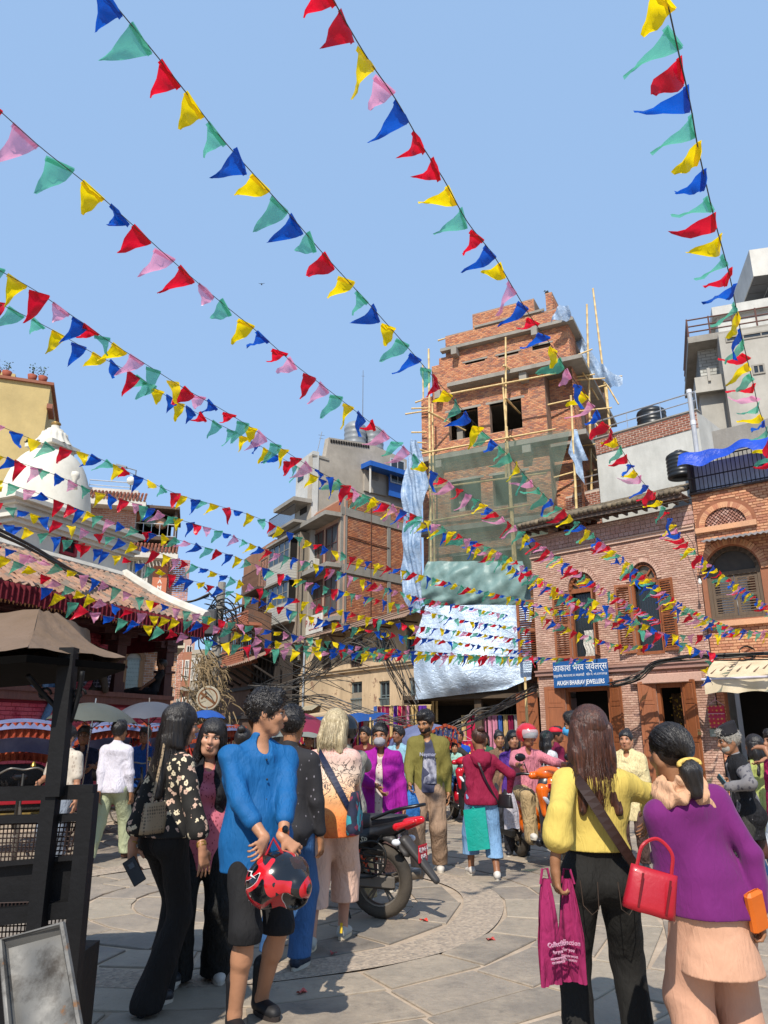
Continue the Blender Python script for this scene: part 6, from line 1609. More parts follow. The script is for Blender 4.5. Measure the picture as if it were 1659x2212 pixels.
 # bodies and garments from blended distance fields
def nv(p):return np.array(p,dtype=np.float64)
class SDF:
 def __init__(s,k=.03):s.p=[];s.k=k;s.clip=[];s.disp=None;s.sub=[]
 def c(s,a,b,ra,rb,fl=None,k=None):s.p.append(('c',nv(a),nv(b),ra,rb,fl,k));return s
 def e(s,c,r,rot=None,k=None):s.p.append(('e',nv(c),nv(r),rot,None,None,k));return s
 def cut(s,n,d,box=None):s.clip.append((nv(n),d,box));return s
 def carve(s,c,r,k=.01):s.sub.append((nv(c),nv(r),k));return s
 def bounds(s):
  lo=np.full(3,1e9);hi=-lo
  for t,a,b,ra,rb,fl,k in s.p:
   if t=='c':l=np.minimum(a-ra,b-rb);h=np.maximum(a+ra,b+rb)
   else:m=b.max()if ra is not None else b;l=a-m;h=a+m
   lo=np.minimum(lo,l);hi=np.maximum(hi,h)
  return lo,hi
 def field(s,h):
  lo,hi=s.bounds();lo=lo-3*h-.01;hi=hi+3*h+.01
  n=np.ceil((hi-lo)/h).astype(int)+1
  ax=[np.float32(lo[i])+np.float32(h)*np.arange(n[i],dtype=np.float32)for i in range(3)]
  F=np.full(n,.2,np.float32)
  for t,a,b,ra,rb,fl,k in s.p:
   k=s.k if k is None else k;mg=k+2.5*h
   if t=='c':l=np.minimum(a-ra,b-rb)-mg;u=np.maximum(a+ra,b+rb)+mg
   else:m=b.max()if ra is not None else b;l=a-m-mg;u=a+m+mg
   i0=np.clip(((l-lo)/h).astype(int),0,n-1);i1=np.clip(np.ceil((u-lo)/h).astype(int)+1,1,n)
   sl=tuple(slice(x,y)for x,y in zip(i0,i1))
   X=ax[0][sl[0]][:,None,None];Y=ax[1][sl[1]][None,:,None];Z=ax[2][sl[2]][None,None,:]
   if t=='c':
    px,py,pz=X-np.float32(a[0]),Y-np.float32(a[1]),Z-np.float32(a[2]);ba=b-a
    if fl:
     nn,f=nv(fl[0]),fl[1];q=1/f-1;dd=(px*nn[0]+py*nn[1]+pz*nn[2])*q
     px,py,pz=px+dd*nn[0],py+dd*nn[1],pz+dd*nn[2];ba=ba+nn*(ba@nn)*q
    L=float(ba@ba)+1e-9
    hh=np.clip((px*ba[0]+py*ba[1]+pz*ba[2])/L,0,1)
    d=np.sqrt((px-hh*ba[0])**2+(py-hh*ba[1])**2+(pz-hh*ba[2])**2)-(ra+(rb-ra)*hh)
    if fl:d=d*(.5+.5*f)
   else:
    px,py,pz=X-np.float32(a[0]),Y-np.float32(a[1]),Z-np.float32(a[2])
    if ra is not None:
     R3=np.array(ra);px,py,pz=[px*R3[0,i]+py*R3[1,i]+pz*R3[2,i]for i in range(3)]
    k0=np.sqrt((px/b[0])**2+(py/b[1])**2+(pz/b[2])**2)
    k1=np.sqrt((px/b[0]**2)**2+(py/b[1]**2)**2+(pz/b[2]**2)**2)+1e-6
    d=k0*(k0-1)/k1
   f0=F[sl];q=np.maximum(k-np.abs(f0-d),0)/max(k,1e-6)
   F[sl]=np.minimum(f0,d)-q*q*k*.25
  X=ax[0][:,None,None];Y=ax[1][None,:,None];Z=ax[2][None,None,:]
  if s.disp is not None:F=F+s.disp(X,Y,Z).astype(np.float32)
  for c,r,k in s.sub:
   k0=np.sqrt(((X-c[0])/r[0])**2+((Y-c[1])/r[1])**2+((Z-c[2])/r[2])**2)
   d=-(k0-1)*r.min();q=np.maximum(k-np.abs(F-d),0)/k;F=np.maximum(F,d)+q*q*k*.25
  for nn,d0,box in s.clip:
   g=X*nn[0]+Y*nn[1]+Z*nn[2]-d0
   if box is None:F=np.maximum(F,g)
   else:
    m=(X>box[0])&(X<box[1]);F=np.where(m,np.maximum(F,g),F)
  return F,lo,h
 def mesh(s,h,name='mesh'):
  F,lo,h=s.field(h);F[0]=F[-1]=1;F[:,0]=F[:,-1]=1;F[:,:,0]=F[:,:,-1]=1
  ins=F<0;n=np.array(F.shape)
  c=[(i,j,k)for i in(0,1)for j in(0,1)for k in(0,1)]
  cnt=sum(ins[i:n[0]-1+i,j:n[1]-1+j,k:n[2]-1+k].astype(np.int8)for i,j,k in c)
  idx=np.argwhere((cnt>0)&(cnt<8))
  if not len(idx):return None
  lut=np.full(n-1,-1,np.int64);lut[idx[:,0],idx[:,1],idx[:,2]]=np.arange(len(idx))
  val={q:F[idx[:,0]+q[0],idx[:,1]+q[1],idx[:,2]+q[2]]for q in c}
  acc=np.zeros((len(idx),3));m=np.zeros(len(idx))
  for q in c:
   for a in range(3):
    if q[a]==0:
     q2=tuple(1 if i==a else q[i]for i in range(3));v0,v1=val[q],val[q2]
     x=(v0<0)!=(v1<0);t=np.where(x,v0/np.where(x,v0-v1,1),0)
     p=np.tile(np.array(q,float),(len(idx),1));p[:,a]=t
     acc+=p*x[:,None];m+=x
  v=(idx+acc/m[:,None])*h+lo
  fs=[]
  for a in range(3):
   sl0=[slice(1,-1)]*3;sl0[a]=slice(0,-1);A=ins[tuple(sl0)];sl1=list(sl0);sl1[a]=slice(1,None);B=ins[tuple(sl1)]
   e=np.argwhere(A!=B);off=np.ones(3,int);off[a]=0;e=e+off
   fl=ins[e[:,0],e[:,1],e[:,2]]
   b_,c_=(a+1)%3,(a+2)%3
   def g(db,dc):
    i=e.copy();i[:,b_]-=db;i[:,c_]-=dc;return lut[i[:,0],i[:,1],i[:,2]]
   quad=np.stack([g(1,1),g(0,1),g(0,0),g(1,0)],1)
   quad[~fl]=quad[~fl][:,::-1];fs.append(quad)
  f=np.concatenate(fs);f=f[(f>=0).all(1)]
  me=bpy.data.meshes.new(name);me.vertices.add(len(v));me.vertices.foreach_set('co',v.astype(np.float32).ravel())
  me.loops.add(len(f)*4);me.loops.foreach_set('vertex_index',f.astype(np.int32).ravel())
  me.polygons.add(len(f));me.polygons.foreach_set('loop_start',(np.arange(len(f))*4).astype(np.int32))
  me.polygons.foreach_set('use_smooth',np.ones(len(f),bool));me.update(calc_edges=True);return me
 def build(s,name,m,parent,h=.01,label=None):
  me=s.mesh(h,name)
  if me is None:return None
  me.materials.append(m);o=link(bpy.data.objects.new(name,me));o.parent=parent
  if label:o['label']=label
  return o
def folds(amp=.006,f=14,seed=0,vert=.5):
 r_=np.random.default_rng(seed);ph=r_.uniform(0,6,8)
 def d(X,Y,Z):
  w=.5*np.sin(X*f*.5+ph[0]+Z*5)+.5*np.sin(Y*f*.6+ph[1])
  a=(.5-np.abs(np.sin(Z*f*.95+X*f*.55+1.9*w+ph[2])))*(1+np.sin(X*f*.4+Z*f*.3+ph[3]))*.9
  b=(.5-np.abs(np.sin((X*1.3+Y)*f*.9-Z*f*vert*.8+2.2*w+ph[4])))*(1+np.sin(Z*7+ph[5]))
  return-amp*1.25*(.6*a+.5*b)
 return d
def ik(a,t,l1,l2,hint):
 a,t=V(a),V(t);d=t-a;L=min(d.length,(l1+l2)*.999);L=max(L,abs(l1-l2)+.01);dn=d.normalized()
 x=(l1*l1-l2*l2+L*L)/(2*L);y=sqrt(max(0,l1*l1-x*x));h=V(hint)-dn*V(hint).dot(dn)
 return a+dn*x+h.normalized()*y,a+dn*L
def skinmat(c):
 n='skin_'+c[1:]
 if n in _M:return _M[n]
 m,nt,b=newmat(n);v=nt.coord();n1=nt.noise(v,9,4)
 nt.link(nt.ramp(n1.outputs[0],[(.3,shade(hexc(c),.88)),(.7,shade(hexc(c),1.1))]),b.inputs['Base Color'])
 b.inputs['Roughness'].default_value=.48;b.inputs['Specular IOR Level'].default_value=.35
 b.inputs['Subsurface Weight'].default_value=.0
 n2=nt.noise(v,60,3);nt.link(nt.bump(n2.outputs[0],.0015),b.inputs['Normal']);_M[n]=m;return m
def hairmat(c='#120e0c',c2=None,sc=60):
 n='hair_'+c[1:]
 if n in _M:return _M[n]
 m,nt,b=newmat(n);v=nt.coord((1,1,.07));n1=nt.noise(v,sc*2,4,.7);n1.inputs['Distortion'].default_value=.4
 nt.link(nt.ramp(n1.outputs[0],[(.35,hexc(c)),(.68,hexc(c2 or c)if c2 else shade(hexc(c),2.2))]),b.inputs['Base Color'])
 nt.link(nt.bump(n1.outputs[0],.006),b.inputs['Normal']);b.inputs['Roughness'].default_value=.38;b.inputs['Specular IOR Level'].default_value=.5;_M[n]=m;return m
def hand_prims(S,w,d,pn,th,curl,h,spread=.12):
 """w wrist, d direction, pn palm normal (fingers curl toward it), th thumb side"""
 w,d,pn,th=V(w),V(d).normalized(),V(pn),V(th)
 pn=(pn-d*pn.dot(d)).normalized();th=(th-d*th.dot(d)-pn*(th.dot(pn)-d.dot(pn)*0)).normalized()
 r=max(.0085,h*.8)
 a=w+d*.03;kn=w+d*.088
 for q in(-.5,0,.5):S.c(a+th*.022*q,kn+th*.028*q*1.6,.017,.0135,None,.012)
 S.c(w-d*.02,w+d*.03,.025,.023,(tuple(pn),.75),.015)
 for i,L in enumerate((.072,.08,.075,.058)):
  o=th*(.033-.022*i);p=kn+o;dd=d+th*spread*(1-i*.66);cu=curl*(.85+.12*i)
  for j,(sg,sc)in enumerate(((.45,1.0),(.32,.9),(.25,.8))):
   ang=cu*(j+.6)*.62;v_=(dd.normalized()*cos(ang)+pn*sin(ang));q=p+v_*L*sg;S.c(p,q,r*sc,r*sc*.92,None,.004);p=q
 p=w+d*.028+th*.026;q=p+(d*.55+th*.7+pn*.35).normalized()*.038;S.c(p,q,.0135,.011,None,.01);q2=q+(d*.85+th*.15+pn*.5*curl).normalized()*.034;S.c(q,q2,.0105,max(.0085,h*.75),None,.004)
def person(label,loc,face,H=1.7,fem=False,h=.012,skin='#b07a58',feet=((-.1,.0,0),(.1,.0,0)),toe=(.15,.15),hip=None,lean=0.,side=0.,twist=0.,head=(0,0,0),hands=(None,None),elbow=((-.5,-1,-.2),(.5,-1,-.2)),palm=((1,.2,0),(-1,.2,0)),curl=(.6,.6),hdir=(None,None),knee=(.12,1,0),top=None,bottom=None,shoes=None,hair=None,extra=None,build=1.0,wrinkle=1,beard=None,mask=None,rise=0.,group='people in the crowded square',legs=True,face_on=True,hscale=1.0):
 s=H/1.75;w_=(.88 if fem else 1)*build
 root=thing('person',label,'person',(loc[0],loc[1],loc[2]if len(loc)>2 else 0),face,group)
 hip=V(hip)if hip else V(((feet[0][0]+feet[1][0])/2,(feet[0][1]+feet[1][1])/2,.92*s))
 Rm=(Matrix.Rotation(twist,3,'Z')@Matrix.Rotation(-lean,3,'X')@Matrix.Rotation(side,3,'Y'))
 T=lambda x,y,z:hip+Rm@V((x*s,y*s,z*s))
 J={};sx=.168*w_
 J['neck']=T(0,-.01,.53);J['sh']=(T(-sx,-.01,.452),T(sx,-.01,.452));J['root']=root;J['s']=s;J['T']=T;J['hip']=hip;J['R']=Rm
 hp=[hip+V((x*s*(1.05 if fem else 1),0,-.02))for x in(-.09,.09)]
 an=[V((f[0],f[1],f[2]+.085*s))for f in feet]
 kn=[]
 for i in(0,1):
  k,e=ik(hp[i],an[i],.44*s,.425*s,(knee[0]*(-1,1)[i],knee[1],knee[2]));kn.append(k);an[i]=e
 el,wr=[],[]
 for i in(0,1):
  t=V(hands[i])if hands[i]is not None else J['sh'][i]+V(((-.07,.07)[i],.05,-.53*s))
  e,w=ik(J['sh'][i],t,.29*s,.25*s,elbow[i]);el.append(e);wr.append(w)
 J.update(el=el,wr=wr,kn=kn,an=an,hp=hp)
 Rh=Matrix.Rotation(head[0],3,'Z')@Matrix.Rotation(-head[1],3,'X')@Matrix.Rotation(head[2],3,'Y')
 k_=s*hscale*1.07;hc=J['neck']+V((0,0,.045*s))+(Rm@V((0,.005,.055*s)))+Rh@V((0,.02*k_,.07*k_))
 Hd=lambda x,y,z:hc+Rh@V((x*k_,y*k_,z*k_));RhT=[list(r)for r in Rh]
 J['hc']=hc;J['Hd']=Hd;J['Rh']=Rh;J['k']=k_
 fy=(tuple(Rm@V((0,1,0))),.68);ft_=(tuple(Rh@V((1,0,0))),.5)
 B=SDF(.02)
 def torso(S,e=0.,k=.05):
  ww=w_
  S.c(T(-.07*(1.12 if fem else 1),0,.0),T(.07*(1.12 if fem else 1),0,.0),.115*s*build+e,.115*s*build+e,fy,k)
  S.c(T(0,0,.08),T(0,0,.22),(.135 if not fem else.118)*s*build+e,(.135 if not fem else.112)*s*build+e,fy,k)
  S.c(T(-.065*ww,0,.33),T(.065*ww,0,.33),.118*s*ww+e,.118*s*ww+e,fy,k)
  S.c(T(-.085*ww,-.015,.41),T(.085*ww,-.015,.41),.078*s+e,.078*s+e,fy,k)
  S.c(T(-sx*.95,-.01,.448),T(0,-.01,.475),.044*s+e,.052*s+e,None,k);S.c(T(sx*.95,-.01,.448),T(0,-.01,.475),.044*s+e,.052*s+e,None,k)
  S.c(T(0,-.01,.50),T(0,-.01,.46),.05*s+e,.08*s+e,None,k)
  if fem:
   for q in(-1,1):S.e(T(.068*q,.07,.31),(.055*s+e,.05*s+e,.055*s+e),None,k)
  for q in(-1,1):S.e(T(.075*q*(1.1 if fem else 1),-.05,-.04),(.085*s+e,)*3,None,k)
 torso(B,-.012)
 B.c(J['neck']-V((0,0,.03)),Hd(0,-.015,-.06),.052*s,.05*k_,None,.02)
 for i in(0,1):
  a=(.047,.036,.026)if not fem else(.041,.031,.023)
  B.c(J['sh'][i],el[i],a[0]*s,a[1]*s,None,.02);B.c(el[i],el[i].lerp(wr[i],.35),a[1]*s*1.05,a[1]*s*1.08,None,.02);B.c(el[i].lerp(wr[i],.3),wr[i],a[1]*s*1.08,a[2]*s,None,.02)
  if legs:
   B.c(hp[i],kn[i],.085*s*build,.055*s,None,.03);B.c(kn[i],kn[i].lerp(an[i],.35),.053*s,.056*s,None,.02);B.c(kn[i].lerp(an[i],.3)+V((0,-.012,0)),an[i],.055*s,.036*s,None,.02)
   B.c(an[i],an[i]-V((0,0,.04)),.036*s,.036*s)
  d=V(hdir[i])if hdir[i]is not None else(wr[i]-el[i]).normalized()*.7+V((0,.1,-.5))
  d.normalize();pn=V(palm[i]);th=pn.cross(d)*(1 if i==0 else-1)
  J.setdefault('hd',[]).append((wr[i],d,pn));hand_prims(B,wr[i],d,pn,th,curl[i],h)
 B.e(Hd(0,-.012,.035),[q*k_ for q in(.077,.096,.088)],RhT,.02)
 B.e(Hd(0,.028,-.03),[q*k_ for q in(.063,.07,.083)],RhT,.025)
 B.c(Hd(-.025,.055,-.09),Hd(.025,.055,-.09),.026*k_,.026*k_,None,.025)
 for q in(-1,1):
  B.c(Hd(.045*q,.02,-.07),Hd(.062*q,-.01,-.03),.02*k_,.024*k_,None,.025)
  B.e(Hd(.04*q,.072,-.02),[x*k_ for x in(.024,.02,.022)],None,.02)
  B.c(Hd(.012*q,.09,.026),Hd(.05*q,.074,.026),.012*k_,.01*k_,None,.012)
  B.e(Hd(.081*q,-.008,-.006),[x*k_ for x in(.011,.019,.032)],RhT,.006)
 B.c(Hd(0,.094,.012),Hd(0,.113,-.022),.009*k_,.013*k_,None,.01);B.c(Hd(-.013,.103,-.026),Hd(.013,.103,-.026),.009*k_,.009*k_,None,.006)
 B.c(Hd(-.017,.096,-.052),Hd(.017,.096,-.052),.0085*k_,.0085*k_,None,.008);B.c(Hd(-.012,.094,-.066),Hd(.012,.094,-.066),.009*k_,.009*k_,None,.008)
 for q in(-1,1):B.carve(Hd(.032*q,.1,.008),(.015*k_,)*3,.012)
 sk=skinmat(skin);J['body']=B.build('body',sk,root,h)
 if face_on and h<.02:
  for q in(-1,1):
   mb=MB();R4=Matrix.Translation(Hd(.031*q,.079,.008))@Rh.to_4x4()
   t=MB();t.ell((0,0,0),(.0155*k_,.012*k_,.0075*k_),10,6);mb.raw(t.v,t.f,R4)
   o=mb.build('eye',mat('eye_white','#b9b0a8',.3,var=.02),root,True)
   mb=MB();t=MB();t.ell((0,.0088*k_,0),(.0068*k_,.005*k_,.0066*k_),8,6);mb.raw(t.v,t.f,R4);mb.build('iris',mat('dark_iris','#17100c',.2),o,True)
   mb=MB();mb.tube([Hd(.014*q,.094,.028),Hd(.032*q,.094,.034),Hd(.052*q,.08,.029)],[.0035*k_,.0045*k_,.002*k_],5);mb.tube([Hd(.017*q,.089,.014),Hd(.031*q,.0935,.018),Hd(.047*q,.084,.013)],.002*k_,4);mb.build('brow_and_lash',mat('brow_hair','#15100d',.6),root)
  if not mask:
   mb=MB();mb.tube([Hd(-.021,.093,-.056),Hd(-.008,.104,-.054),Hd(0,.104,-.0555),Hd(.008,.104,-.054),Hd(.021,.093,-.056)],[.001,.0055*k_,.005*k_,.0055*k_,.001],6);mb.tube([Hd(-.018,.093,-.06),Hd(0,.102,-.065),Hd(.018,.093,-.06)],[.001,.0065*k_,.001],6);mb.build('lips',mat('lip_skin','#a8504a' if fem else '#8a5045',.45),root,True)
 if mask:
  M=SDF(.01);M.e(Hd(0,.068,-.05),[q*k_ for q in(.064,.058,.055)],RhT);M.c(Hd(0,.105,-.018),Hd(0,.112,-.06),.014,.02,None,.02);M.cut(Rh@V((0,0,1)),(Rh@V((0,0,1))).dot(Hd(0,0,-.004)));M.cut(-(Rh@V((0,1,0))),-(Rh@V((0,1,0))).dot(Hd(0,.03,0)))
  M.disp=lambda X,Y,Z:.0015*np.sin((Z)*420)
  o=M.build('face_mask',mat('mask_'+mask[1:],mask,.8,var=.04),root,min(h,.009))
  for q in(-1,1):mb=MB();mb.tube([Hd(.058*q,.045,-.02),Hd(.083*q,-.01,.012),Hd(.086*q,-.03,-.01),Hd(.06*q,.04,-.07)],.0018,4);mb.build('ear_loop',mat('white_elastic','#c9cdd0',.7),o)
 if beard:
  M=SDF(.015);M.e(Hd(0,.034,-.055),[q*k_ for q in(.066,.07,.062)],RhT);M.carve(Hd(0,.125,-.012),(.04*k_,.06*k_,.034*k_),.01);M.carve(Hd(0,.112,-.059),(.02*k_,.02*k_,.006*k_),.003);M.cut(Rh@V((0,0,1)),(Rh@V((0,0,1))).dot(Hd(0,0,-.02)))
  M.disp=lambda X,Y,Z:.001*np.sin(X*900)*np.sin(Z*800+Y*500);M.build('beard',mat('beard_'+beard[1:],beard,.9,var=.5,nscale=90,bump=.003,bscale=200),root,min(h,.009))
 if hair:
  kind,hm=hair[0],hair[1];hl=hair[2]if len(hair)>2 else.35
  S=SDF(.03);up=Rh@V((0,0,1));fw=Rh@V((0,1,0));cn=(fw*.8-up*.6)
  if kind in('short','curly','long','bun','low_bun','bob','pony'):
   t_=.012 if kind in('low_bun','bun')else.018
   S.e(Hd(0,-.014,.04),[(q+t_)*k_ for q in(.077,.096,.088)],RhT)
   if kind in('short','curly'):S.e(Hd(0,.045,.105),[q*k_ for q in(.055,.05,.035)],RhT)
   S.cut(cn,cn.dot(Hd(0,0,0))+(.034 if kind not in('long','bob')else.05)*k_);S.cut(-up,-up.dot(Hd(0,0,-.075 if kind in('short','curly')else-.1)))
   amp,fr={'curly':(.007,130),'short':(.004,150)}.get(kind,(.002,120));ph=hash(label)%7
   S.disp=(lambda X,Y,Z:amp*(np.sin(X*fr+3*np.sin(Z*60+ph))*np.sin(Y*fr*.8+2*np.sin(X*70))*np.sin(Z*fr*.9+1)+.5*np.sin(X*fr*.4+ph)*np.sin(Z*fr*.35)))
   ho=S.build('hair',hm,root,min(h,.008))
   if h<=.0125 and kind in('short','curly')and ho:
    r_=random.Random(5);vv=ho.data.vertices;mb=MB();N=len(vv)
    for i in range(1100 if h<.009 else 500):
     q=vv[r_.randrange(N)];n_=q.normal;p=q.co-n_*.003;tt=V((r_.uniform(-1,1),r_.uniform(-1,1),r_.uniform(-1,.4)));tt=(tt-n_*tt.dot(n_)).normalized();e_=p+n_*r_.uniform(.006,.014)+tt*.012;f_=e_+tt*.014-n_*r_.uniform(-.002,.008);s_=n_.cross(tt)*.0022
     mb.raw([p-s_,p+s_,e_+s_,e_-s_,f_],[(0,1,2,3),(3,2,4)])
    mb.build('strands',hm,ho,True,kind='stuff')
   if kind in('long','bob'):
    dn=Rm@V((0,0,-1));dn=(dn+V((0,0,-1))).normalized();bk=-(Rh@V((0,1,0)))
    L_=SDF(.035);st=Hd(0,-.05,.03);rt=Rh@V((1,0,0))
    nb=bk*.05
    for q in(-.045,0,.045):L_.c(Hd(q,-.055,.02),Hd(q*1.3,-.06,-.1),.055*k_,.05*k_);L_.c(Hd(q*1.3,-.06,-.1),Hd(0,-.075,-.12)+rt*q*1.9+dn*(hl-.12)+nb*(.5 if lean<.1 else.2),.045*k_,.022*k_)
    for q in(-1,1):L_.c(Hd(.065*q,-.01,.04),Hd(.085*q,-.01,-.12),.03*k_,.03*k_)
    fr2=95;L_.disp=lambda X,Y,Z:.004*np.sin(X*fr2+2*np.sin(Z*14))+.003*np.sin(X*210+Z*12+Y*160)
    L_.cut(cn,cn.dot(Hd(0,0,0))+.05*k_)if False else None
    L_.build('hair_length',hm,ho,min(h,.009))
    if h<=.012:
     r_=random.Random(hash(label)&255);mb=MB();bkx=bk
     for i in range(800 if h<.009 else 300):
      a=r_.uniform(-pi*.78,pi*.78);d0=bk*cos(a)+rt*sin(a);e_=r_.uniform(.2,1.2);p0=Hd(0,-.012,.04)+(up*cos(e_)*.108+d0*sin(e_)*.1)*k_
      p1=Hd(0,-.02,.0)+d0*(.098+.01*r_.random())*k_;p2=Hd(0,-.03,-.11)+d0*r_.uniform(.07,.11)*k_;ln=hl*r_.uniform(.8,1.04)-.1
      p3=p2+dn*ln*.55+d0*r_.uniform(-.02,.03);p4=p2+dn*ln-d0*r_.uniform(-.01,.05)+rt*r_.uniform(-.015,.015)
      pts=catmull([p0,p1,p2,p3,p4],3);wd=(rt*cos(a)-bk*sin(a))*.002;b0=len(mb.v)
      for j,p in enumerate(pts):q=1-.8*j/(len(pts)-1);mb.v+=[tuple(p-wd*q),tuple(p+wd*q)]
      for j in range(len(pts)-1):mb.f.append((b0+2*j,b0+2*j+1,b0+2*j+3,b0+2*j+2));mb.mi.append(0)
     mb.build('strands',hm,ho,True,kind='stuff')
   if kind in('bun','low_bun','pony'):
    b={'bun':(0,-.1,.12),'low_bun':(0,-.125,-.075),'pony':(0,-.12,.03)}[kind];M=SDF(.02)
    M.e(Hd(*b),[q*k_ for q in((.045,.04,.04)if kind!='low_bun' else(.048,.04,.055))],RhT);
    if kind=='low_bun':M.c(Hd(0,-.13,-.07),Hd(.0,-.13,-.15),.042*k_,.034*k_)
    if kind=='pony':M.c(Hd(0,-.13,.03),Hd(0,-.14,-.2),.03,.012)
    M.disp=lambda X,Y,Z:.002*np.sin(X*200+Z*60);M.build('hair_bun',hm,ho,min(h,.008))
    if h<.01:
     r_=random.Random(8);mb=MB();bd=V(b).normalized()
     for i in range(520):
      d0=V((r_.gauss(0,1),r_.gauss(.5,.8),abs(r_.gauss(.5,.6)))).normalized()
      if d0.y*.8-d0.z*.6>.3:continue
      pts=[]
      for t in(0,.25,.5,.75,1):e_=(d0*(1-t)+bd*t*1.2).normalized();pts.append(Hd(e_.x*.0905,-.014+e_.y*.1095,.04+e_.z*.1015))
      b0=len(mb.v)
      for j,p in enumerate(pts):n_=(p-Hd(0,-.014,.04)).normalized();tt=(pts[min(j+1,4)]-pts[max(j-1,0)]).normalized();s_=n_.cross(tt)*.0016;mb.v+=[tuple(p-s_+n_*.001),tuple(p+s_+n_*r_.uniform(.001,.004))]
      for j in range(4):mb.f.append((b0+2*j,b0+2*j+1,b0+2*j+3,b0+2*j+2));mb.mi.append(0)
     mb.build('strands',hm,ho,True,kind='stuff')
    if kind=='low_bun':
     mb=MB();mb.tube([Hd(0,-.115,-.04)+(Rh@V((cos(q)*.05,-.012,sin(q)*.018)))*k_ for q in np.linspace(-.3,pi+.3,14)],.011,8);mb.build('hair_band',mat('yellow_scrunchie','#c9a855',.7,var=.3,nscale=60,bump=.01),ho,True)
 def sleeves(S,e,L,r0=None,r1=None,puff=0.):
  for i in(0,1):
   a,b,c=J['sh'][i],el[i],wr[i];rr=(.046 if not fem else.04)*s+e
   if L<=1:S.c(a,a.lerp(b,L),rr*1.02,rr*.95+puff,None,.03)
   else:
    S.c(a,b,rr,rr*.86+puff*.5,None,.03);S.c(b,b.lerp(c,L-1),rr*.88+puff*.5,(rr*.68 if r1 is None else r1)+puff*0,None,.02)
 for g in(top or[]):
  nm=g.get('name','shirt');e=g.get('e',.014);S=SDF(.04);torso(S,e)
  hem=g.get('hem',.78)*s
  fl_=g.get('flare',.175)*s*build
  hc_=V((hip.x,hip.y+g.get('hy',0),hem-.1));S.c(T(0,0,.1),hc_,fl_*g.get('f0',.88),fl_,(fy[0],g.get('fd',.86)),.05)
  sleeves(S,e,g.get('sl',1.9),None,g.get('cuff'),g.get('puff',0.))
  if g.get('collar',1):S.c(J['neck']+V((0,0,-.035)),J['neck']+V((0,0,.012))+Rm@V((0,0,.01)),.072*s,.062*s,None,.01)
  S.disp=folds(g.get('amp',.006)*wrinkle,g.get('f',14),hash(nm+label)%99)
  S.cut((0,0,-1),-hem)
  nk=T(0,.06,.56);
  if g.get('open'):
   o_=g['open'];S.carve(T(o_[1]if len(o_)>1 else 0,.2,.1),(o_[0]*s,.16*s,.8*s),.01)
  if g.get('vneck',1):S.carve(J['neck']+Rm@V((0,.065,-.005)),(.042*s,.07*s,.06*s*g.get('vneck',1)),.01)
  if g.get('sleeveless'):pass
  o=S.build(nm,g['m'],root,h)
  J[nm]=o
  if g.get('buttons'):
   for z in np.linspace(hem+.06,T(0,0,.44).z,6):
    mb=MB();mb.ell(T(0,.125-.02*((z-hem)>.5),(z-hip.z)/s),(.007,.007,.007),8,5);mb.build('button',mat('dark_button','#23282c',.3),o)
 if bottom:
  g=bottom;S=SDF(.035);e=g.get('e',.012)
  S.c(T(-.065,0,.02),T(.065,0,.02),.117*s*build+e,.117*s*build+e,fy,.05);S.c(T(0,0,.06),T(0,0,g.get('rise',.1)),.138*s*build+e*.5,.128*s*build+e*.3,fy,.04)
  for q in(-1,1):S.e(T(.078*q,-.045,-.04),(.083*s+e,)*3,None,.05)
  if g.get('skirt'):
   z0=g['len']*s;c_=V(((an[0].x+an[1].x)/2,(an[0].y+an[1].y)/2,z0-.08));S.c(hip+V((0,.02,.02)),c_,.17*s+e,g['skirt']*s,(fy[0],.95),.05);S.cut((0,0,-1),-z0)
   f_=g.get('pl',22);S.disp=lambda X,Y,Z:np.clip((hip.z-Z)*.022,0,.02)*np.sin(np.arctan2(Y-hip.y,X-hip.x)*f_*.5+2*np.sin(Z*4))+folds(.004,12,3)(X,Y,Z)
  else:
   rt,rk,rh=g.get('r',(.092,.068,.062));L=g.get('len',.07)*s
   for i in(0,1):
    a=an[i]-V((0,0,.07));S.c(hp[i],kn[i],rt*s*build+e,rk*s+e,None,.035);S.c(kn[i],a,rk*s+e,rh*s+e,None,.03)
   S.disp=folds(g.get('amp',.006),g.get('f',16),5,.2)
   if g.get('shin'):
    for i in(0,1):
     n_=(kn[i]-an[i]).normalized()
    S.cut((0,0,-1),-L)
   else:S.cut((0,0,-1),-(min(feet[0][2],feet[1][2])+L))
  J['bottom']=S.build(g.get('name','trousers'),g['m'],root,h)
 if shoes:
  for i in(0,1):
   f=V(feet[i]);a=(-toe[0],toe[1])[i];d=V((sin(a),cos(a),0));r=V((cos(a),-sin(a),0));base=f+V((0,0,.0))
   S=SDF(.02);S.c(base-d*.03+V((0,0,.045)),base+d*.13+V((0,0,.03)),.036*s,.034*s,None);S.c(base+d*.02+V((0,0,.05)),base+d*.1+V((0,0,.04)),.042*s,.044*s,((0,0,1),.7));S.c(base-d*.035+V((0,0,.05)),an[i]+V((0,0,shoes.get('hi',.0))),.036*s,(.04 if not shoes.get('hi')else.055)*s)
   S.cut((0,0,-1),-(f[2]+.012));so_=S.build(shoes.get('name','shoe'),shoes['m'],root,min(h,.01))
   out=[]
   for t in np.linspace(0,2*pi,20,endpoint=False):out.append((base+d*(.05+.105*s*cos(t)*1.15)+r*(.043*s*sin(t)*(1+.15*cos(t)))))
   mb=MB();zt=shoes.get('sole',.025);n=len(out);mb.raw([(p.x,p.y,f[2]+.001)for p in out]+[(p.x,p.y,f[2]+zt)for p in out],[tuple(range(n-1,-1,-1)),tuple(range(n,2*n))]+[(j,(j+1)%n,n+(j+1)%n,n+j)for j in range(n)])
   mb.build('sole',shoes.get('sm')or mat('pale_sole','#b5ad9f',.8),so_)
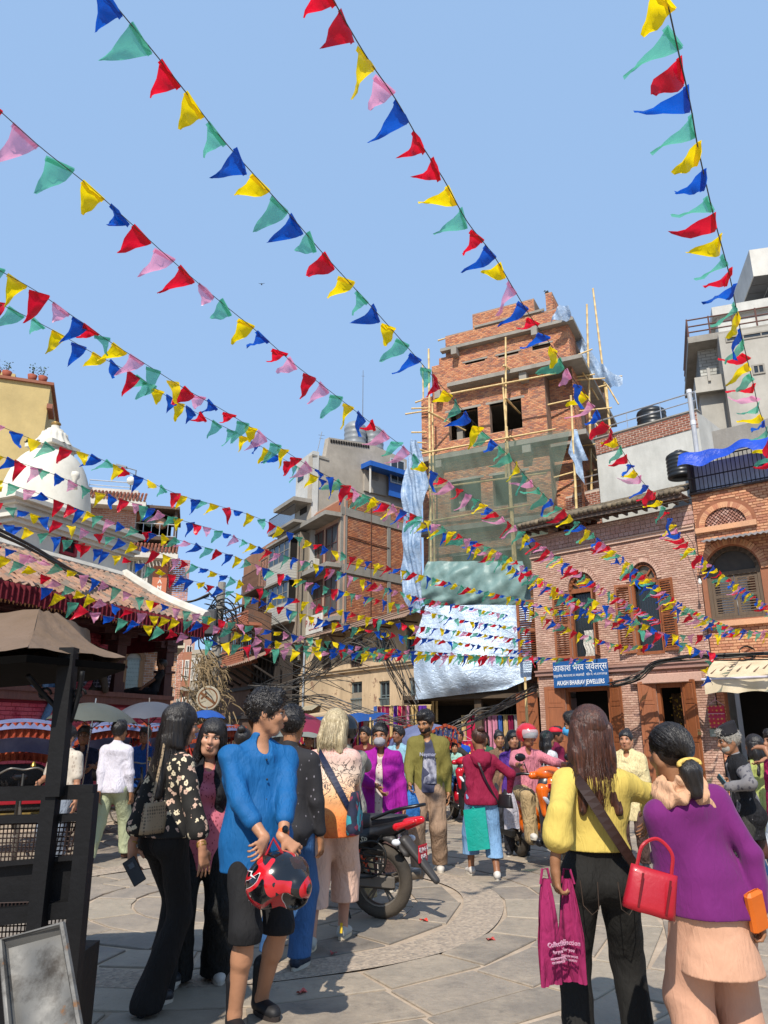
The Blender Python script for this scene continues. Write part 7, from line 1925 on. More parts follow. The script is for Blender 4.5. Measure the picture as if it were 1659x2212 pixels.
   if shoes.get('laces'):
    mb=MB()
    for j in range(4):c_=base+d*(.04+.022*j)+V((0,0,.083-.008*j));mb.tube([c_-r*.022,c_+V((0,0,.006)),c_+r*.022],.003,4)
    mb.build('laces',mat('white_lace','#cfccc4',.8),so_)
 return J
def in_world(J,p):return J['root'].matrix_basis@V(p)
def strap(J,pts,w,m,name='bag_strap',lab=None,th=.004):
 pass
def ribbon(mb,pts,w,nrm,th=.004):
 """flat strap through points, width w, facing away from nrm(p)"""
 P_=catmull(pts,6);b=len(mb.v)
 for i,p in enumerate(P_):
  t=(P_[min(i+1,len(P_)-1)]-P_[max(i-1,0)]).normalized();n_=nrm(p).normalized();s_=t.cross(n_).normalized()*w/2
  for q in(p-s_,p+s_,p+s_+n_*th,p-s_+n_*th):mb.v.append(tuple(q))
 for i in range(len(P_)-1):
  for k in range(4):l=(k+1)%4;mb.f.append((b+4*i+k,b+4*i+l,b+4*i+4+l,b+4*i+4+k));mb.mi.append(mb.cur)
  # the people
def loc_(loc,face):
 Mi=(Matrix.Translation(V((loc[0],loc[1],loc[2]if len(loc)>2 else 0)))@Matrix.Rotation(face,4,'Z')).inverted()
 return lambda u,v,Y:Mi@at(u,v,Y)
BLK=hairmat();BRN=hairmat('#1c110c','#5a3220');GRY=hairmat('#6b675f','#a8a196');BLD=hairmat('#7a684a','#c9b993')
WS=dict(m=mat('white_trainer','#b9b4ad',.6,var=.06),laces=1);DS=dict(m=mat('dark_shoe','#1f2126',.5));BS_=dict(m=mat('brown_sandal','#4b3022',.6),sm=mat('dark_sole','#2a2320',.8));NV=dict(m=mat('navy_trainer','#1c2536',.6),laces=1)
def pattern(name,fn,base,bumpd=.01):
 m,nt,b=newmat(name);nt.link(fn(nt),b.inputs['Base Color']);n=nt.noise(nt.coord((1,1,.6)),8,3);n.inputs['Distortion'].default_value=1
 nt.link(nt.bump(n.outputs[0],bumpd),b.inputs['Normal']);b.inputs['Roughness'].default_value=.85;return m
def floral(nt):
 v=nt.coord((1,1,1));n=nt.noise(v,14,2);vm=nt.add('ShaderNodeVectorMath',operation='ADD');nt.link(v,vm.inputs[0])
 sc=nt.add('ShaderNodeVectorMath',operation='SCALE');nt.link(n.outputs[1],sc.inputs[0]);sc.inputs['Scale'].default_value=.03;nt.link(sc.outputs[0],vm.inputs[1])
 vo=nt.add('ShaderNodeTexVoronoi');vo.inputs['Scale'].default_value=24;nt.link(vm.outputs[0],vo.inputs['Vector']);v2=nt.add('ShaderNodeTexVoronoi');v2.inputs['Scale'].default_value=75;nt.link(vm.outputs[0],v2.inputs['Vector'])
 s=nt.math('ADD',vo.outputs['Distance'],nt.math('MULTIPLY',v2.outputs['Distance'],.35))
 c=nt.mix(nt.ramp(vo.outputs['Color'],[(.5,(0,0,0)),(.55,(1,1,1))],'CONSTANT'),hexc('#cbbda0'),hexc('#bf9f8c'))
 c=nt.mix(nt.ramp(vo.outputs['Distance'],[(.1,(1,1,1)),(.14,(0,0,0))]),c,hexc('#6e6455'))
 return nt.mix(nt.ramp(s,[(.53,(0,0,0)),(.56,(1,1,1))]),c,hexc('#14120f'))
FLORAL=pattern('black_floral_chiffon',floral,None)
def batik(nt):
 c=nt.add('ShaderNodeTexCoord');sp=nt.add('ShaderNodeSeparateXYZ');nt.link(c.outputs['Object'],sp.inputs[0]);v=c.outputs['Object']
 base=nt.ramp(nt.math('DIVIDE',sp.outputs[2],1.5),[(.5,hexc('#bd5c26')),(.6,hexc('#cd7836')),(.7,hexc('#d2a070')),(.82,hexc('#d0b9a6')),(.95,hexc('#c69a94'))])
 n=nt.noise(v,7,3);n.inputs['Distortion'].default_value=3.2
 f=nt.ramp(n.outputs[0],[(.47,(0,0,0)),(.485,(1,1,1)),(.515,(1,1,1)),(.53,(0,0,0))]);hi=nt.ramp(nt.math('DIVIDE',sp.outputs[2],1.5),[(.66,(0,0,0)),(.7,(1,1,1)),(.86,(1,1,1)),(.9,(.15,.15,.15))])
 out=nt.mix(nt.math('MULTIPLY',f,hi),base,hexc('#4a403c'));vo=nt.add('ShaderNodeTexVoronoi');vo.inputs['Scale'].default_value=60;nt.link(v,vo.inputs['Vector'])
 lo=nt.ramp(nt.math('DIVIDE',sp.outputs[2],1.5),[(.6,(.6,.6,.6)),(.66,(0,0,0)),(.88,(0,0,0)),(.92,(.5,.5,.5))])
 return nt.mix(nt.math('MULTIPLY',nt.ramp(vo.outputs['Distance'],[(.25,(1,1,1)),(.4,(0,0,0))]),lo),out,hexc('#b5472a'))
BATIK=pattern('orange_white_batik',batik,None,.014)
def motif(bg,fg,sc,th):
 def f(nt):
  vo=nt.add('ShaderNodeTexVoronoi');vo.inputs['Scale'].default_value=sc;nt.link(nt.coord((1,1,.6)),vo.inputs['Vector']);return nt.mix(nt.ramp(vo.outputs['Distance'],[(th,(1,1,1)),(th+.05,(0,0,0))]),hexc(bg),hexc(fg))
 return f
def check(a,b,c,sc=26):
 def f(nt):
  v=nt.coord((sc,sc,sc));sp=nt.add('ShaderNodeSeparateXYZ');nt.link(v,sp.inputs[0]);x=nt.math('GREATER_THAN',nt.math('SINE',nt.math('MULTIPLY',sp.outputs[0],3)),.6);z=nt.math('GREATER_THAN',nt.math('SINE',nt.math('MULTIPLY',sp.outputs[2],3)),.6)
  return nt.mix(z,nt.mix(x,hexc(a),hexc(b)),hexc(c))
 return f
C_=cloth
def P_(label,u,Y,fdeg,x=None,**kw):
 lc=(at(u,1590,Y).x if x is None else x,Y,kw.pop('z',0));f=R(fdeg);W=loc_(lc,f)
 hh=kw.pop('hp',None)
 if hh:kw['hands']=tuple(None if q is None else W(*q)for q in hh)
 return person(label,lc,f,**kw),W
PLAIN=dict(m=None)
# near left group
J,W=P_('young man in a royal blue shirt and black shorts holding a red and black helmet',0,4.72,-146,x=-.79,H=1.76,h=.0072,skin='#a6785b',feet=((-.13,-.02,0),(.11,.16,0)),hp=((611,1812,4.42),(572,1812,4.36)),head=(R(62),.1,0),twist=-.06,elbow=((-1,-.6,0),(1,-.7,0)),palm=((.3,-.8,.2),(-.3,-.8,.2)),curl=(1.3,1.2),hdir=((-.5,.4,-.5),(.5,.5,-.3)),build=1.08,top=[dict(m=C_('royal_blue_shirt','#10548a',.006,rough=.7),sl=1.5,hem=.76,cuff=.052,e=.02,buttons=1,flare=.198,amp=.009,f=15)],bottom=dict(m=C_('black_shorts','#1b1b1d',.006),name='shorts',len=.44,shin=1,r=(.083,.084,.092),e=.0),shoes=dict(m=mat('black_boot','#141417',.6),hi=.16,sm=mat('dark_sole','#2a2320',.8)),hair=('curly',BLK))
mb=MB();e_,w_=J['el'][0],J['wr'][0];d_=(w_-e_).normalized();c_=e_.lerp(w_,.88)
mb.tube([c_-d_*.012,c_+d_*.012],.033,14);o=mb.build('watch_strap',mat('orange_watch_band','#d1622a',.6),J['root'])
q_=V((.2,.95,.25));q_=(q_-d_*q_.dot(d_)).normalized();mb=MB();cw=c_+q_*.033;mb.ell(cw,(.02,.02,.022),10,6);mb.build('watch_face',mat('black_watch_glass','#101418',.08),o)
def helmet_mesh(parent,shell,visor,full=True,s=1.0,mats=None):
 S=SDF(.02);S.e((0,0,.0),(.125*s,.15*s,.13*s))
 if full:S.c((-.05,.07,-.08),(.05,.07,-.08),.075*s,.075*s);S.carve((0,.15*s,-.005),(.085*s,.08*s,.045*s))
 else:S.carve((0,.13*s,-.06),(.13*s,.12*s,.07*s))
 S.carve((0,-.01,-.13*s),(.095*s,.11*s,.10*s));S.cut((0,0,-1),.135*s);S.build('shell',shell,parent,.006)
 S=SDF(.01);S.e((0,.012,.005),(.122*s,.15*s,.11*s));S.cut((0,0,1),.05*s);S.cut((0,0,-1),.05*s);S.cut((0,-1,0),-.06*s);S.carve((0,0,0),(.112*s,.138*s,.12*s));S.build('visor',visor,parent,.006)
def helmmat(nt):
 v=nt.coord((1,1,1));n=nt.noise(v,6,1);n.inputs['Distortion'].default_value=.7
 c=nt.ramp(n.outputs[0],[(.0,hexc('#0e0e10')),(.5,hexc('#0e0e10')),(.505,hexc('#b3131f')),(.6,hexc('#b3131f')),(.605,hexc('#cfcfcf')),(.615,hexc('#0e0e10'))],'CONSTANT');return c
m,nt,b=newmat('red_black_helmet_shell');nt.link(helmmat(nt),b.inputs['Base Color']);b.inputs['Roughness'].default_value=.18;b.inputs['Coat Weight'].default_value=.6;HM=m
t=thing('helmet','glossy red and black motorcycle helmet with white lightning marks held by the blue shirted man','helmet',at(598,1902,4.3),R(150));t.rotation_euler=(R(18),R(-28),R(-75))
helmet_mesh(t,HM,mat('smoked_visor','#3a2f2c',.1,alpha=.85),s=1.12)
wl=mat('white_decal','#c9c9c9',.4);mb=MB()
for k,(a,z)in enumerate(((-2.5,.0),(-2.2,-.02),(1.9,.05),(-.9,.05))):
 p=V((.145*cos(a),.17*sin(a),z));tt=V((-sin(a),cos(a),0));mb.raw([p+tt*-.02+V((0,0,.03)),p+tt*.015+V((0,0,.01)),p+tt*.0+V((0,0,.0)),p+tt*.02+V((0,0,-.035)),p+tt*-.012+V((0,0,-.002)),p+tt*.002+V((0,0,.01))],[(0,1,2,3,4,5)])
mb.build('lightning_decal',wl,t,kind='stuff');Ri=t.rotation_euler.to_matrix().inverted();mb=MB();mb.tube([Ri@V((-.07,-.02,.1)),Ri@V((-.02,-.05,.21)),Ri@V((.05,-.02,.1))],.009,6);mb.build('chin_strap',mat('red_strap','#a31d2a',.7),t)
lettering('KPI',.05,wl,t,(0,-.158,-.02),(pi/2,0,0),name='maker_lettering')
J,W=P_('woman with long black hair in a black and cream floral blouse and flared black trousers',0,4.9,-40,x=-1.36,H=1.64,fem=True,h=.0072,skin='#a97a5e',z=.045,feet=((-.1,.14,0),(.1,-.08,0)),hp=((277,1850,4.78),(441,1850,4.7)),head=(-.4,.1,.1),lean=.03,elbow=((-.3,-1,0),(.3,-1,0)),curl=(.9,.3),hdir=((.1,.1,-1),(0,.2,-1)),palm=((1,.2,.1),(-1,0,0)),top=[dict(m=FLORAL,name='blouse',sl=1.55,hem=.93,e=.02,puff=.018,cuff=.065,flare=.185,amp=.008)],bottom=dict(m=C_('black_crepe','#1a1817',.008),len=-.02,r=(.088,.066,.092),e=.008,amp=.005,f=12),shoes=DS,hair=('long',BLK,.42))
rt=J['root']
mb=MB();c_=J['el'][0].lerp(J['wr'][0],.93);d_=(J['wr'][0]-J['el'][0]).normalized();mb.tube([c_-d_*.004,c_+d_*.004],.029,12);mb.build('bracelet',mat('gold_thread','#b28b45',.4,metal=.6),rt)
mb=MB();c_=J['el'][1].lerp(J['wr'][1],.9);d_=(J['wr'][1]-J['el'][1]).normalized();mb.tube([c_-d_*.012,c_+d_*.012],.03,12);mb.build('wristwatch',mat('gold_watch','#a87f3e',.3,metal=.8),rt)
for q in(0,1):f_=V(((-.1,.14,0),(.1,-.08,0))[q]);mb=MB();mb.tube([f_+V((0,-.03,.03)),f_+V((0,-.03,-.045))],[.026,.018],8);mb.build('heel',DS['m'],rt)
t=thing('phone','black phone with camera square held low by the woman in the floral blouse','phone',at(290,1882,4.72));t.rotation_euler=(R(80),R(-32),R(20));mb=MB();mb.bevbox((0,0,0),(.075,.15,.012),.004);mb.build('case',mat('phone_case','#17181b',.35),t);mb=MB();mb.bevbox((0,.035,.0075),(.034,.034,.004),.003);mb.build('camera_square',mat('camera_glass','#45484c',.15),t)
def handbag(label,p,rz,w,h,d,m,top_k=.85,cat='bag',hs=None,name='handbag',sag=.0):
 t=thing(name,label,cat,p,rz);mb=MB();vs=[];fs=[]
 for j in range(7):
  z=j/6;k=1-(1-top_k)*z;dd=d*(1-.75*z**2)
  for i in range(16):a=2*pi*i/16;cx,cy=cos(a),sin(a);q=(abs(cx)**4+abs(cy)**4)**-.25;vs.append((w/2*k*cx*q,dd/2*cy*q*(1+.1*sin(i*3+j)),h*z-sag*(cx*q)**2*.0))
 for j in range(6):
  for i in range(16):fs.append((j*16+i,j*16+(i+1)%16,j*16+16+(i+1)%16,j*16+16+i))
 fs+=[tuple(range(15,-1,-1)),tuple(range(96,112))];mb.raw(vs,fs);mb.build('bag_body',m,t,True)
 if hs:mb=MB();mb.tube(catmull([V(q)for q in hs],6),.008,6);mb.build('bag_handle',m,t)
 return t
m,nt,b=newmat('tan_monogram_canvas');vo=nt.add('ShaderNodeTexVoronoi');vo.inputs['Scale'].default_value=55;vo.inputs['Randomness'].default_value=.15;nt.link(nt.coord(),vo.inputs['Vector']);nt.link(nt.ramp(vo.outputs['Distance'],[(.25,hexc('#4f4233')),(.45,hexc('#8f7c61'))]),b.inputs['Base Color']);b.inputs['Roughness'].default_value=.5;MONO=m
pb=at(330,1800,4.72);handbag('tan monogram shoulder bag tucked under the arm of the woman in the floral blouse',pb,R(62),.2,.17,.06,MONO,hs=[(-.03,.0,.16),(.02,.02,.3),(.07,.04,.45),(.1,.06,.56)])
J,W=P_('smiling young woman in a black waistcoat over pink lace peering past the blue shirted man',0,5.42,-168,x=-1.24,H=1.6,fem=True,h=.0085,skin='#b3846a',head=(-.1,.05,-.12),feet=((-.16,0,0),(.1,.05,0)),top=[dict(m=pattern('pink_lace',motif('#b7606f','#7c2f3e',60,.25),None),name='lace_top',sl=1.7,hem=.72,flare=.19),dict(m=C_('black_waistcoat','#1a1a1d'),name='waistcoat',sl=.35,hem=.9,e=.026,open=(.07,),vneck=1.3)],bottom=dict(m=C_('black_wide_trousers','#1d1d1c'),r=(.1,.09,.11),len=.03),shoes=WS,hair=('bob',BLK,.2))
J,W=P_('man in a black shirt sprigged with white and blue jeans behind the blue shirted man',0,5.78,-12,x=-.70,H=1.7,h=.0095,skin='#9b6b4a',feet=((-.1,0,0),(.14,-.1,0)),top=[dict(m=pattern('sprigged_black',motif('#1d1c20','#77737a',26,.1),None),sl=1.85,hem=.78,e=.02)],bottom=dict(m=C_('blue_denim','#27476e',.01,c2='#3f6492'),r=(.095,.075,.07)),shoes=NV,hair=('short',BLK))
# lady with the shoulder bag
J,W=P_('fair haired lady in an orange and white patterned blouse and pale pink cropped trousers',0,6.25,-6,x=-.44,H=1.7,fem=True,build=1.16,h=.008,skin='#a97c66',feet=((-.08,-.16,0),(.1,.2,0)),lean=.2,hp=(None,(772,1775,6.5)),elbow=((-.5,-1,0),(1,-.5,0)),head=(-.15,.25,.05),top=[dict(m=BATIK,name='blouse',sl=.62,hem=.78,e=.028,flare=.215,amp=.012,f=11,vneck=.6)],bottom=dict(m=C_('pale_pink_cotton','#c9a794',.012),len=.27,r=(.105,.1,.1),e=.014),shoes=dict(m=mat('grey_knit_shoe','#a3a29a',.8),sm=mat('cream_sole','#cbb89a',.8)),hair=('bob',BLD,.2),hscale=1.05)
rt=J['root'];T_=J['T'];mb=MB();ribbon(mb,[T_(-.12,.02,.54),T_(-.08,-.14,.47),T_(.03,-.2,.3),T_(.15,-.185,.1),T_(.25,-.03,-.08)],.045,lambda p:V((p.x-T_(0,0,.2).x,p.y-T_(0,.05,.2).y,0)));mb.build('bag_strap',mat('navy_webbing','#141c38',.6),rt)
for f_ in((-.08,-.16),(.1,.2)):mb=MB();mb.box((f_[0],f_[1]-.08,.09),(.02,.01,.07),(R(-12),0,0));mb.build('heel_tab',mat('yellow_tab','#d3ac20',.6),rt)
def multi(nt):vo=nt.add('ShaderNodeTexVoronoi');vo.inputs['Scale'].default_value=22;nt.link(nt.coord(),vo.inputs['Vector']);return nt.ramp(vo.outputs['Color'],[(.2,hexc('#1a1f33')),(.45,hexc('#2f8a96')),(.6,hexc('#7a2740')),(.7,hexc('#20243c'))],'CONSTANT')
handbag('multicoloured cloth bag at the hip of the fair haired lady',at(766,1800,6.2),R(80),.3,.3,.1,pattern('multicolour_cloth',multi,None))
# middle distance
MJ,W=P_('woman in a magenta jacket and grey face mask behind the black motorcycle',0,8.35,174,x=-.03,H=1.62,fem=True,build=1.12,h=.0095,skin='#8c5f44',hp=((880,1790,8.2),(818,1700,8.05)),elbow=((-.6,-1,0),(1,-.3,-.3)),curl=(.5,1.4),mask='#8b8a90',head=(-.08,.1,.05),top=[dict(m=pattern('cream_print_top',motif('#b9a9a0','#7d3b45',40,.2),None),name='tunic',sl=.5,hem=.5,flare=.2,e=.012),dict(m=C_('magenta_jacket','#8a1480',.012),name='jacket',sl=1.9,hem=.62,e=.036,flare=.22,open=(.045,.01),amp=.008,vneck=1.5)],bottom=dict(m=C_('brown_leggings','#4d3a36')),shoes=DS,hair=('bun',BLK))
OJ,W=P_('bearded young man in an olive bomber jacket and printed navy t-shirt looking down',0,9.42,168,x=.56,H=1.8,h=.0095,skin='#946949',feet=((-.09,-.05,0),(.13,.16,0)),hp=(None,(886,1692,9.15)),curl=(.6,1.2),head=(-.35,.36,0),beard='#1d1511',top=[dict(m=C_('navy_grey_tee','#3a3c50',.008),name='t_shirt',sl=.5,hem=.84,e=.014),dict(m=C_('olive_bomber','#6a6330',.01),name='jacket',sl=1.95,hem=.78,e=.036,flare=.18,open=(.1,-.03),cuff=.036,amp=.008)],bottom=dict(m=C_('khaki_cargo','#8c7460',.012),r=(.1,.082,.072),e=.016),shoes=WS,hair=('curly',BLK))
T_=OJ['T'];m,nt,b=newmat('grey_portrait_print');n=nt.noise(nt.coord((9,9,6)),1.3,5);nt.link(nt.ramp(n.outputs[0],[(.38,hexc('#33364a')),(.55,hexc('#8f8f9c')),(.7,hexc('#aaa8b0'))]),b.inputs['Base Color']);b.inputs['Roughness'].default_value=.9
mb=MB();mb.sheet(lambda a,c:T_(-.11+.17*a,.137-.12*(a-.5)**2-.02*c+(.012 if c<.3 else 0),.02+.27*c),8,8);mb.build('portrait_print',m,OJ['t_shirt'])
lettering('Neymar',.06,mat('pale_print','#8d8fa3',.8),OJ['root'],T_(-.02,.142,.335),(R(82),0,pi),name='shirt_lettering')
def plastic(label,p,w,h,m,rz=0,name='carrier_bag',top_w=.25,n=9,prn=None):
 t=thing(name,label,'bag',p,rz);S=MB()
 def f(side):
  def g(a,b):k=top_w+(1-top_w)*min(1,(1-b)*1.7)**.8;return((a-.5)*w*k,side*(.045*sin(pi*a)*sin(pi*min(1,(1-b)*.9+.1))+.008*sin(a*15+b*4)),-h*(1-b)-.03*w*sin(a*9)*(1-b))
  return g
 S.sheet(f(1),14,14);S.sheet(f(-1),14,14);S.build('bag_body',m,t,True);S=MB();S.tube([(-.03,0,-.02),(-.015,0,.04),(.015,0,.04),(.03,0,-.02)],.006,5);S.build('bag_handle',m,t);return t
plastic('sky blue plastic carrier bag hanging from the hand of the man in the olive jacket',at(888,1705,9.1),.2,.3,thin('sky_blue_plastic','#3f86cf',.4,fold=.02),.2)
HJ,W=P_('woman in a hooded maroon top and cropped pale jeans walking away with shopping',0,9.05,4,x=1.12,H=1.57,fem=True,build=1.05,h=.0095,skin='#80563d',feet=((-.12,.15,.0),(.1,-.2,0)),hp=((1022,1745,8.95),(1100,1712,9.1)),curl=(1.1,.9),elbow=((-.4,-1,0),(1,-.5,0)),head=(.1,.1,0),top=[dict(m=C_('maroon_jersey','#7a1433',.01),name='hoodie',sl=1.92,hem=.84,e=.024,flare=.17,cuff=.034)],bottom=dict(m=C_('pale_denim','#5f83a8',.012,c2='#7a9cbd'),len=.24,r=(.1,.09,.1),name='jeans'),shoes=WS,hair=('bun',BRN))
S=SDF(.04);T_=HJ['T'];S.c(T_(-.08,-.07,.5),T_(.08,-.07,.5),.055,.055);S.c(T_(-.06,-.1,.44),T_(.06,-.1,.44),.05,.05);S.c(T_(0,-.1,.44),T_(0,-.1,.34),.06,.03);S.disp=folds(.006,30,3);S.build('hood',C_('maroon_jersey','#7a1433'),HJ['root'],.01)
mb=MB();ribbon(mb,[T_(-.08,.03,.54),T_(-.05,-.16,.42),T_(.04,-.17,.2),T_(.19,-.1,-.05)],.02,lambda p:V((0,-1,0)),.006);mb.build('bag_strap',mat('black_strap','#17151a',.5),HJ['root'])
handbag('small black and brown crossbody bag on the hip of the woman in maroon',at(1092,1745,8.9),R(-50),.2,.14,.08,mat('black_leather','#1b1718',.4))
t=thing('cloth_bag','bright turquoise cloth bag in the left hand of the woman in maroon','bag',at(1022,1750,8.88),R(-12));mb=MB();[mb.sheet((lambda q:lambda a,b:((a-.45)*.24+(1-b)*.04,q*(.02+.02*sin(pi*a)),-.42*(1-b)+.03*a-.0))(q),8,12)for q in(-1,1)];mb.build('bag_body',thin('turquoise_cloth','#0f9a8c',.2,fold=.008),t,True);mb=MB();mb.tube([(-.03,0,-.02),(0,0,.03),(.04,0,-.02)],.012,6);mb.build('bag_handle',thin('turquoise_cloth','#0f9a8c'),t)
plastic('white plastic shopping bag hanging beside the hip of the woman in maroon',at(1102,1705,9.1),.2,.42,thin('white_plastic','#c3bfc6',.3,fold=.02),.4)
J,W=P_('young man in black with a blue face mask standing before the jewellers door',0,8.3,62,x=2.08,H=1.74,h=.0095,skin='#80593e',mask='#3f93c4',head=(.15,.12,0),top=[dict(m=C_('black_tee','#17181c',.01),sl=.55,hem=.8,e=.022,vneck=1.2)],bottom=dict(m=C_('charcoal_trousers','#2b2b30')),shoes=DS,hair=('short',BLK))
J,W=P_('woman in a cream shawl half hidden behind the yellow blouse before the brown door leaves',1352,9.6,150,H=1.56,fem=True,h=.013,skin='#a67559',top=[dict(m=C_('cream_shawl','#c9b98c'),sl=1.2,hem=.6,e=.05,flare=.24)],bottom=dict(m=C_('brown_leggings','#4d3a36')),shoes=DS,hair=('bun',BLK))
OLD,W=P_('old man in a black cap and waistcoat with grey beard reading a booklet',0,7.4,80,x=3.38,H=1.57,h=.0095,skin='#8c6146',lean=.1,hp=((1568,1700,7.2),(1582,1690,7.45)),elbow=((-1,-1,0),(1,-1,0)),curl=(.7,.7),head=(.1,.2,0),beard='#8a857c',top=[dict(m=pattern('grey_mottled_shirt',motif('#6d6a6b','#45434a',30,.3),None),sl=1.92,hem=.7,e=.024),dict(m=C_('black_waistcoat','#1a1a1d'),name='waistcoat',sl=.2,hem=.66,e=.03,open=(.04,))],bottom=dict(m=C_('dark_grey_trousers','#34332f')),shoes=DS,hair=('short',GRY))
hd=OLD['Hd'];S=SDF(.01);S.c(hd(0,-.012,.07),hd(0,-.03,.155),.1,.082);S.cut(-(OLD['Rh']@V((0,.12,1))),-(OLD['Rh']@V((0,.12,1))).dot(hd(0,0,.06)));S.cut(OLD['Rh']@V((0,.25,1)),(OLD['Rh']@V((0,.25,1))).dot(hd(0,0,.165)));S.build('cap',C_('black_topi','#1d1c20',.004),OLD['root'],.008)
t=thing('booklet','small teal booklet in the hands of the old man in the black cap','booklet',at(1563,1690,7.3));t.rotation_euler=(R(60),R(20),R(80));mb=MB();mb.bevbox((0,0,0),(.1,.15,.012),.003);mb.build('cover',mat('teal_cover','#2c5560',.5),t)
handbag('brown pleated leather satchel hanging behind the old man',at(1645,1850,7.5),R(70),.32,.36,.13,mat('brown_leather','#4a2c20',.35,var=.3,bump=.01,bscale=12,stretch=(9,9,.5)),hs=[(-.12,0,.34),(-.1,0,.6),(-.05,0,.85)])
J,W=P_('woman with a hair clip and pale green top behind the old man',1628,8.7,20,H=1.5,fem=True,h=.013,skin='#976a4f',top=[dict(m=C_('pale_green_top','#9fa860'),sl=.4,hem=.6,e=.02)],bottom=dict(m=C_('pale_denim','#5f83a8')),shoes=WS,hair=('long',BLK,.3),hp=(None,(1652,1640,8.4)))
J,W=P_('person in a pink tunic at the right edge raising a hand to the face',1672,8.0,100,H=1.55,fem=True,h=.012,skin='#976a4f',top=[dict(m=C_('hot_pink_tunic','#a3154f'),sl=.9,hem=.45,e=.02,flare=.22)],bottom=dict(m=C_('white_trousers','#a9b3bd')),shoes=DS,hair=('short',BLK),hp=((1650,1615,7.85),None),elbow=((-1,.3,-1),(.5,-1,0)))
# near right pair
J,W=P_('woman in a yellow shirt and black jeans seen from behind with a brown bag strap',0,3.95,-3,x=1.04,H=1.63,fem=True,h=.0068,skin='#8a6043',feet=((-.14,-.04,0),(.15,.02,0)),hp=((1199,1868,3.72),(1400,1760,4.25)),elbow=((-.25,-1,0),(1,-.4,0)),curl=(1.3,.6),hdir=((0,.05,-1),None),head=(.12,.0,.05),lean=-.02,top=[dict(m=C_('lemon_cotton','#bfa855',.0055,var=.05),name='shirt',sl=1.5,hem=1.04,e=.024,puff=.004,cuff=.07,flare=.165,amp=.010,f=12)],bottom=dict(m=C_('black_jeans','#1b1a18',.008),name='jeans',r=(.1,.076,.068),e=.008,rise=.22),shoes=DS,hair=('long',BRN,.36))
T_=J['T'];mb=MB();ribbon(mb,[T_(-.13,.0,.53),T_(-.08,-.145,.44),T_(.03,-.18,.25),T_(.15,-.145,.06),T_(.21,-.04,-.03)],.05,lambda p:V((p.x-T_(0,0,0).x,p.y-T_(0,.06,0).y,0)),.006);mb.build('bag_strap',mat('dark_brown_leather','#2b1a14',.45),J['root'])
for q in(-1,1):mb=MB();mb.tube([T_(q*.05,-.178,.0),T_(q*.055,-.19,-.12),T_(q*.09,-.19,-.145),T_(q*.125,-.165,-.11),T_(q*.13,-.15,-.0)],.0022,4);mb.build('pocket_seam',mat('brown_stitching','#3a2c22',.8),J['bottom'])
PKB=C_('raspberry_nonwoven','#86214e',.01,rough=.9);wr=mat('bag_print','#b5869c',.8)
for k,(u,Yq,rz,lab)in enumerate(((1178,3.66,.5,'raspberry printed shopping bag hanging left in the hand of the woman in yellow'),(1214,3.76,-.5,'raspberry shopping bag hanging against the black jeans of the woman in yellow'))):
 t=plastic(lab,at(u+12*(u>1200),1898,Yq),.115,.42,PKB,rz,'shopping_bag',.3)
 for tx,sz,z in(('Collection',.026,-.25),('for you',.018,-.28),('FASHION WEAR',.011,-.305),('KATHMANDU',.011,-.32)):lettering(tx,sz,wr,t,(.0,-.056,z),(pi/2,0,0),name='bag_lettering')
J,W=P_('woman in a purple cardigan over a peach tunic with a low bun seen from behind',0,3.62,6,x=1.45,H=1.53,fem=True,build=1.1,h=.0068,skin='#8a6043',feet=((-.1,-.02,0),(.12,.03,0)),side=-.22,hp=((1425,1850,3.85),(1640,1965,3.55)),elbow=((-.3,-1,-.5),(.6,-.6,0)),curl=(.9,1.2),head=(.1,.05,-.06),top=[dict(m=C_('peach_tunic','#c2957a',.004),name='tunic',sl=.4,hem=.60,flare=.205,f0=.6,e=.0,amp=.003),dict(m=C_('purple_knit','#621a5c',.004,sheen=.1),name='cardigan',sl=1.93,hem=.86,e=.026,flare=.188,amp=.009,f=10,vneck=.3)],bottom=dict(m=C_('peach_trousers','#b98d74',.004),r=(.1,.1,.1),e=.012),shoes=DS,hair=('low_bun',BLK),hscale=1.12)
S=SDF(.03);nk=J['neck']
for k in range(24):
 a=2*pi*k/12;b=a+2*pi/12;q_=.085+.022*(k<12);z_=.03-.05*(k<12);S.c(nk+V((q_*cos(a),q_*.85*sin(a)-.01,z_+.02*sin(3*a+k//12))),nk+V((q_*cos(b),q_*.85*sin(b)-.01,z_+.02*sin(3*b+k//12))),.03,.03,None,.012)
S.disp=folds(.012,38,7);S.build('scarf',C_('peach_scarf','#bb9273',.01),J['root'],.008)
t=handbag('bright red leather handbag hooked on the arm of the woman in purple',at(1400,1972,3.42),R(-8),.21,.17,.085,mat('red_leather','#9c1020',.42,var=.08,bump=.002,coat=.2),.9,hs=[(-.07,0,.17),(-.06,0,.25),(0,.02,.29),(.06,0,.25),(.07,0,.17)])
t.rotation_euler=(0,R(14),R(-8))
for q in(-.05,.06):mb=MB();mb.bb((q-.004,-.049,.02),(q+.004,-.043,.15));mb.build('bag_seam',mat('dark_red_leather','#5e0b14',.4),t)
t=thing('purse','orange purse in the right hand of the woman in purple','purse',at(1634,1968,3.5),R(20));mb=MB();mb.bevbox((0,0,0),(.09,.04,.17),.012,(R(10),R(-15),0));mb.build('purse_body',mat('orange_leather','#c8621a',.4),t)
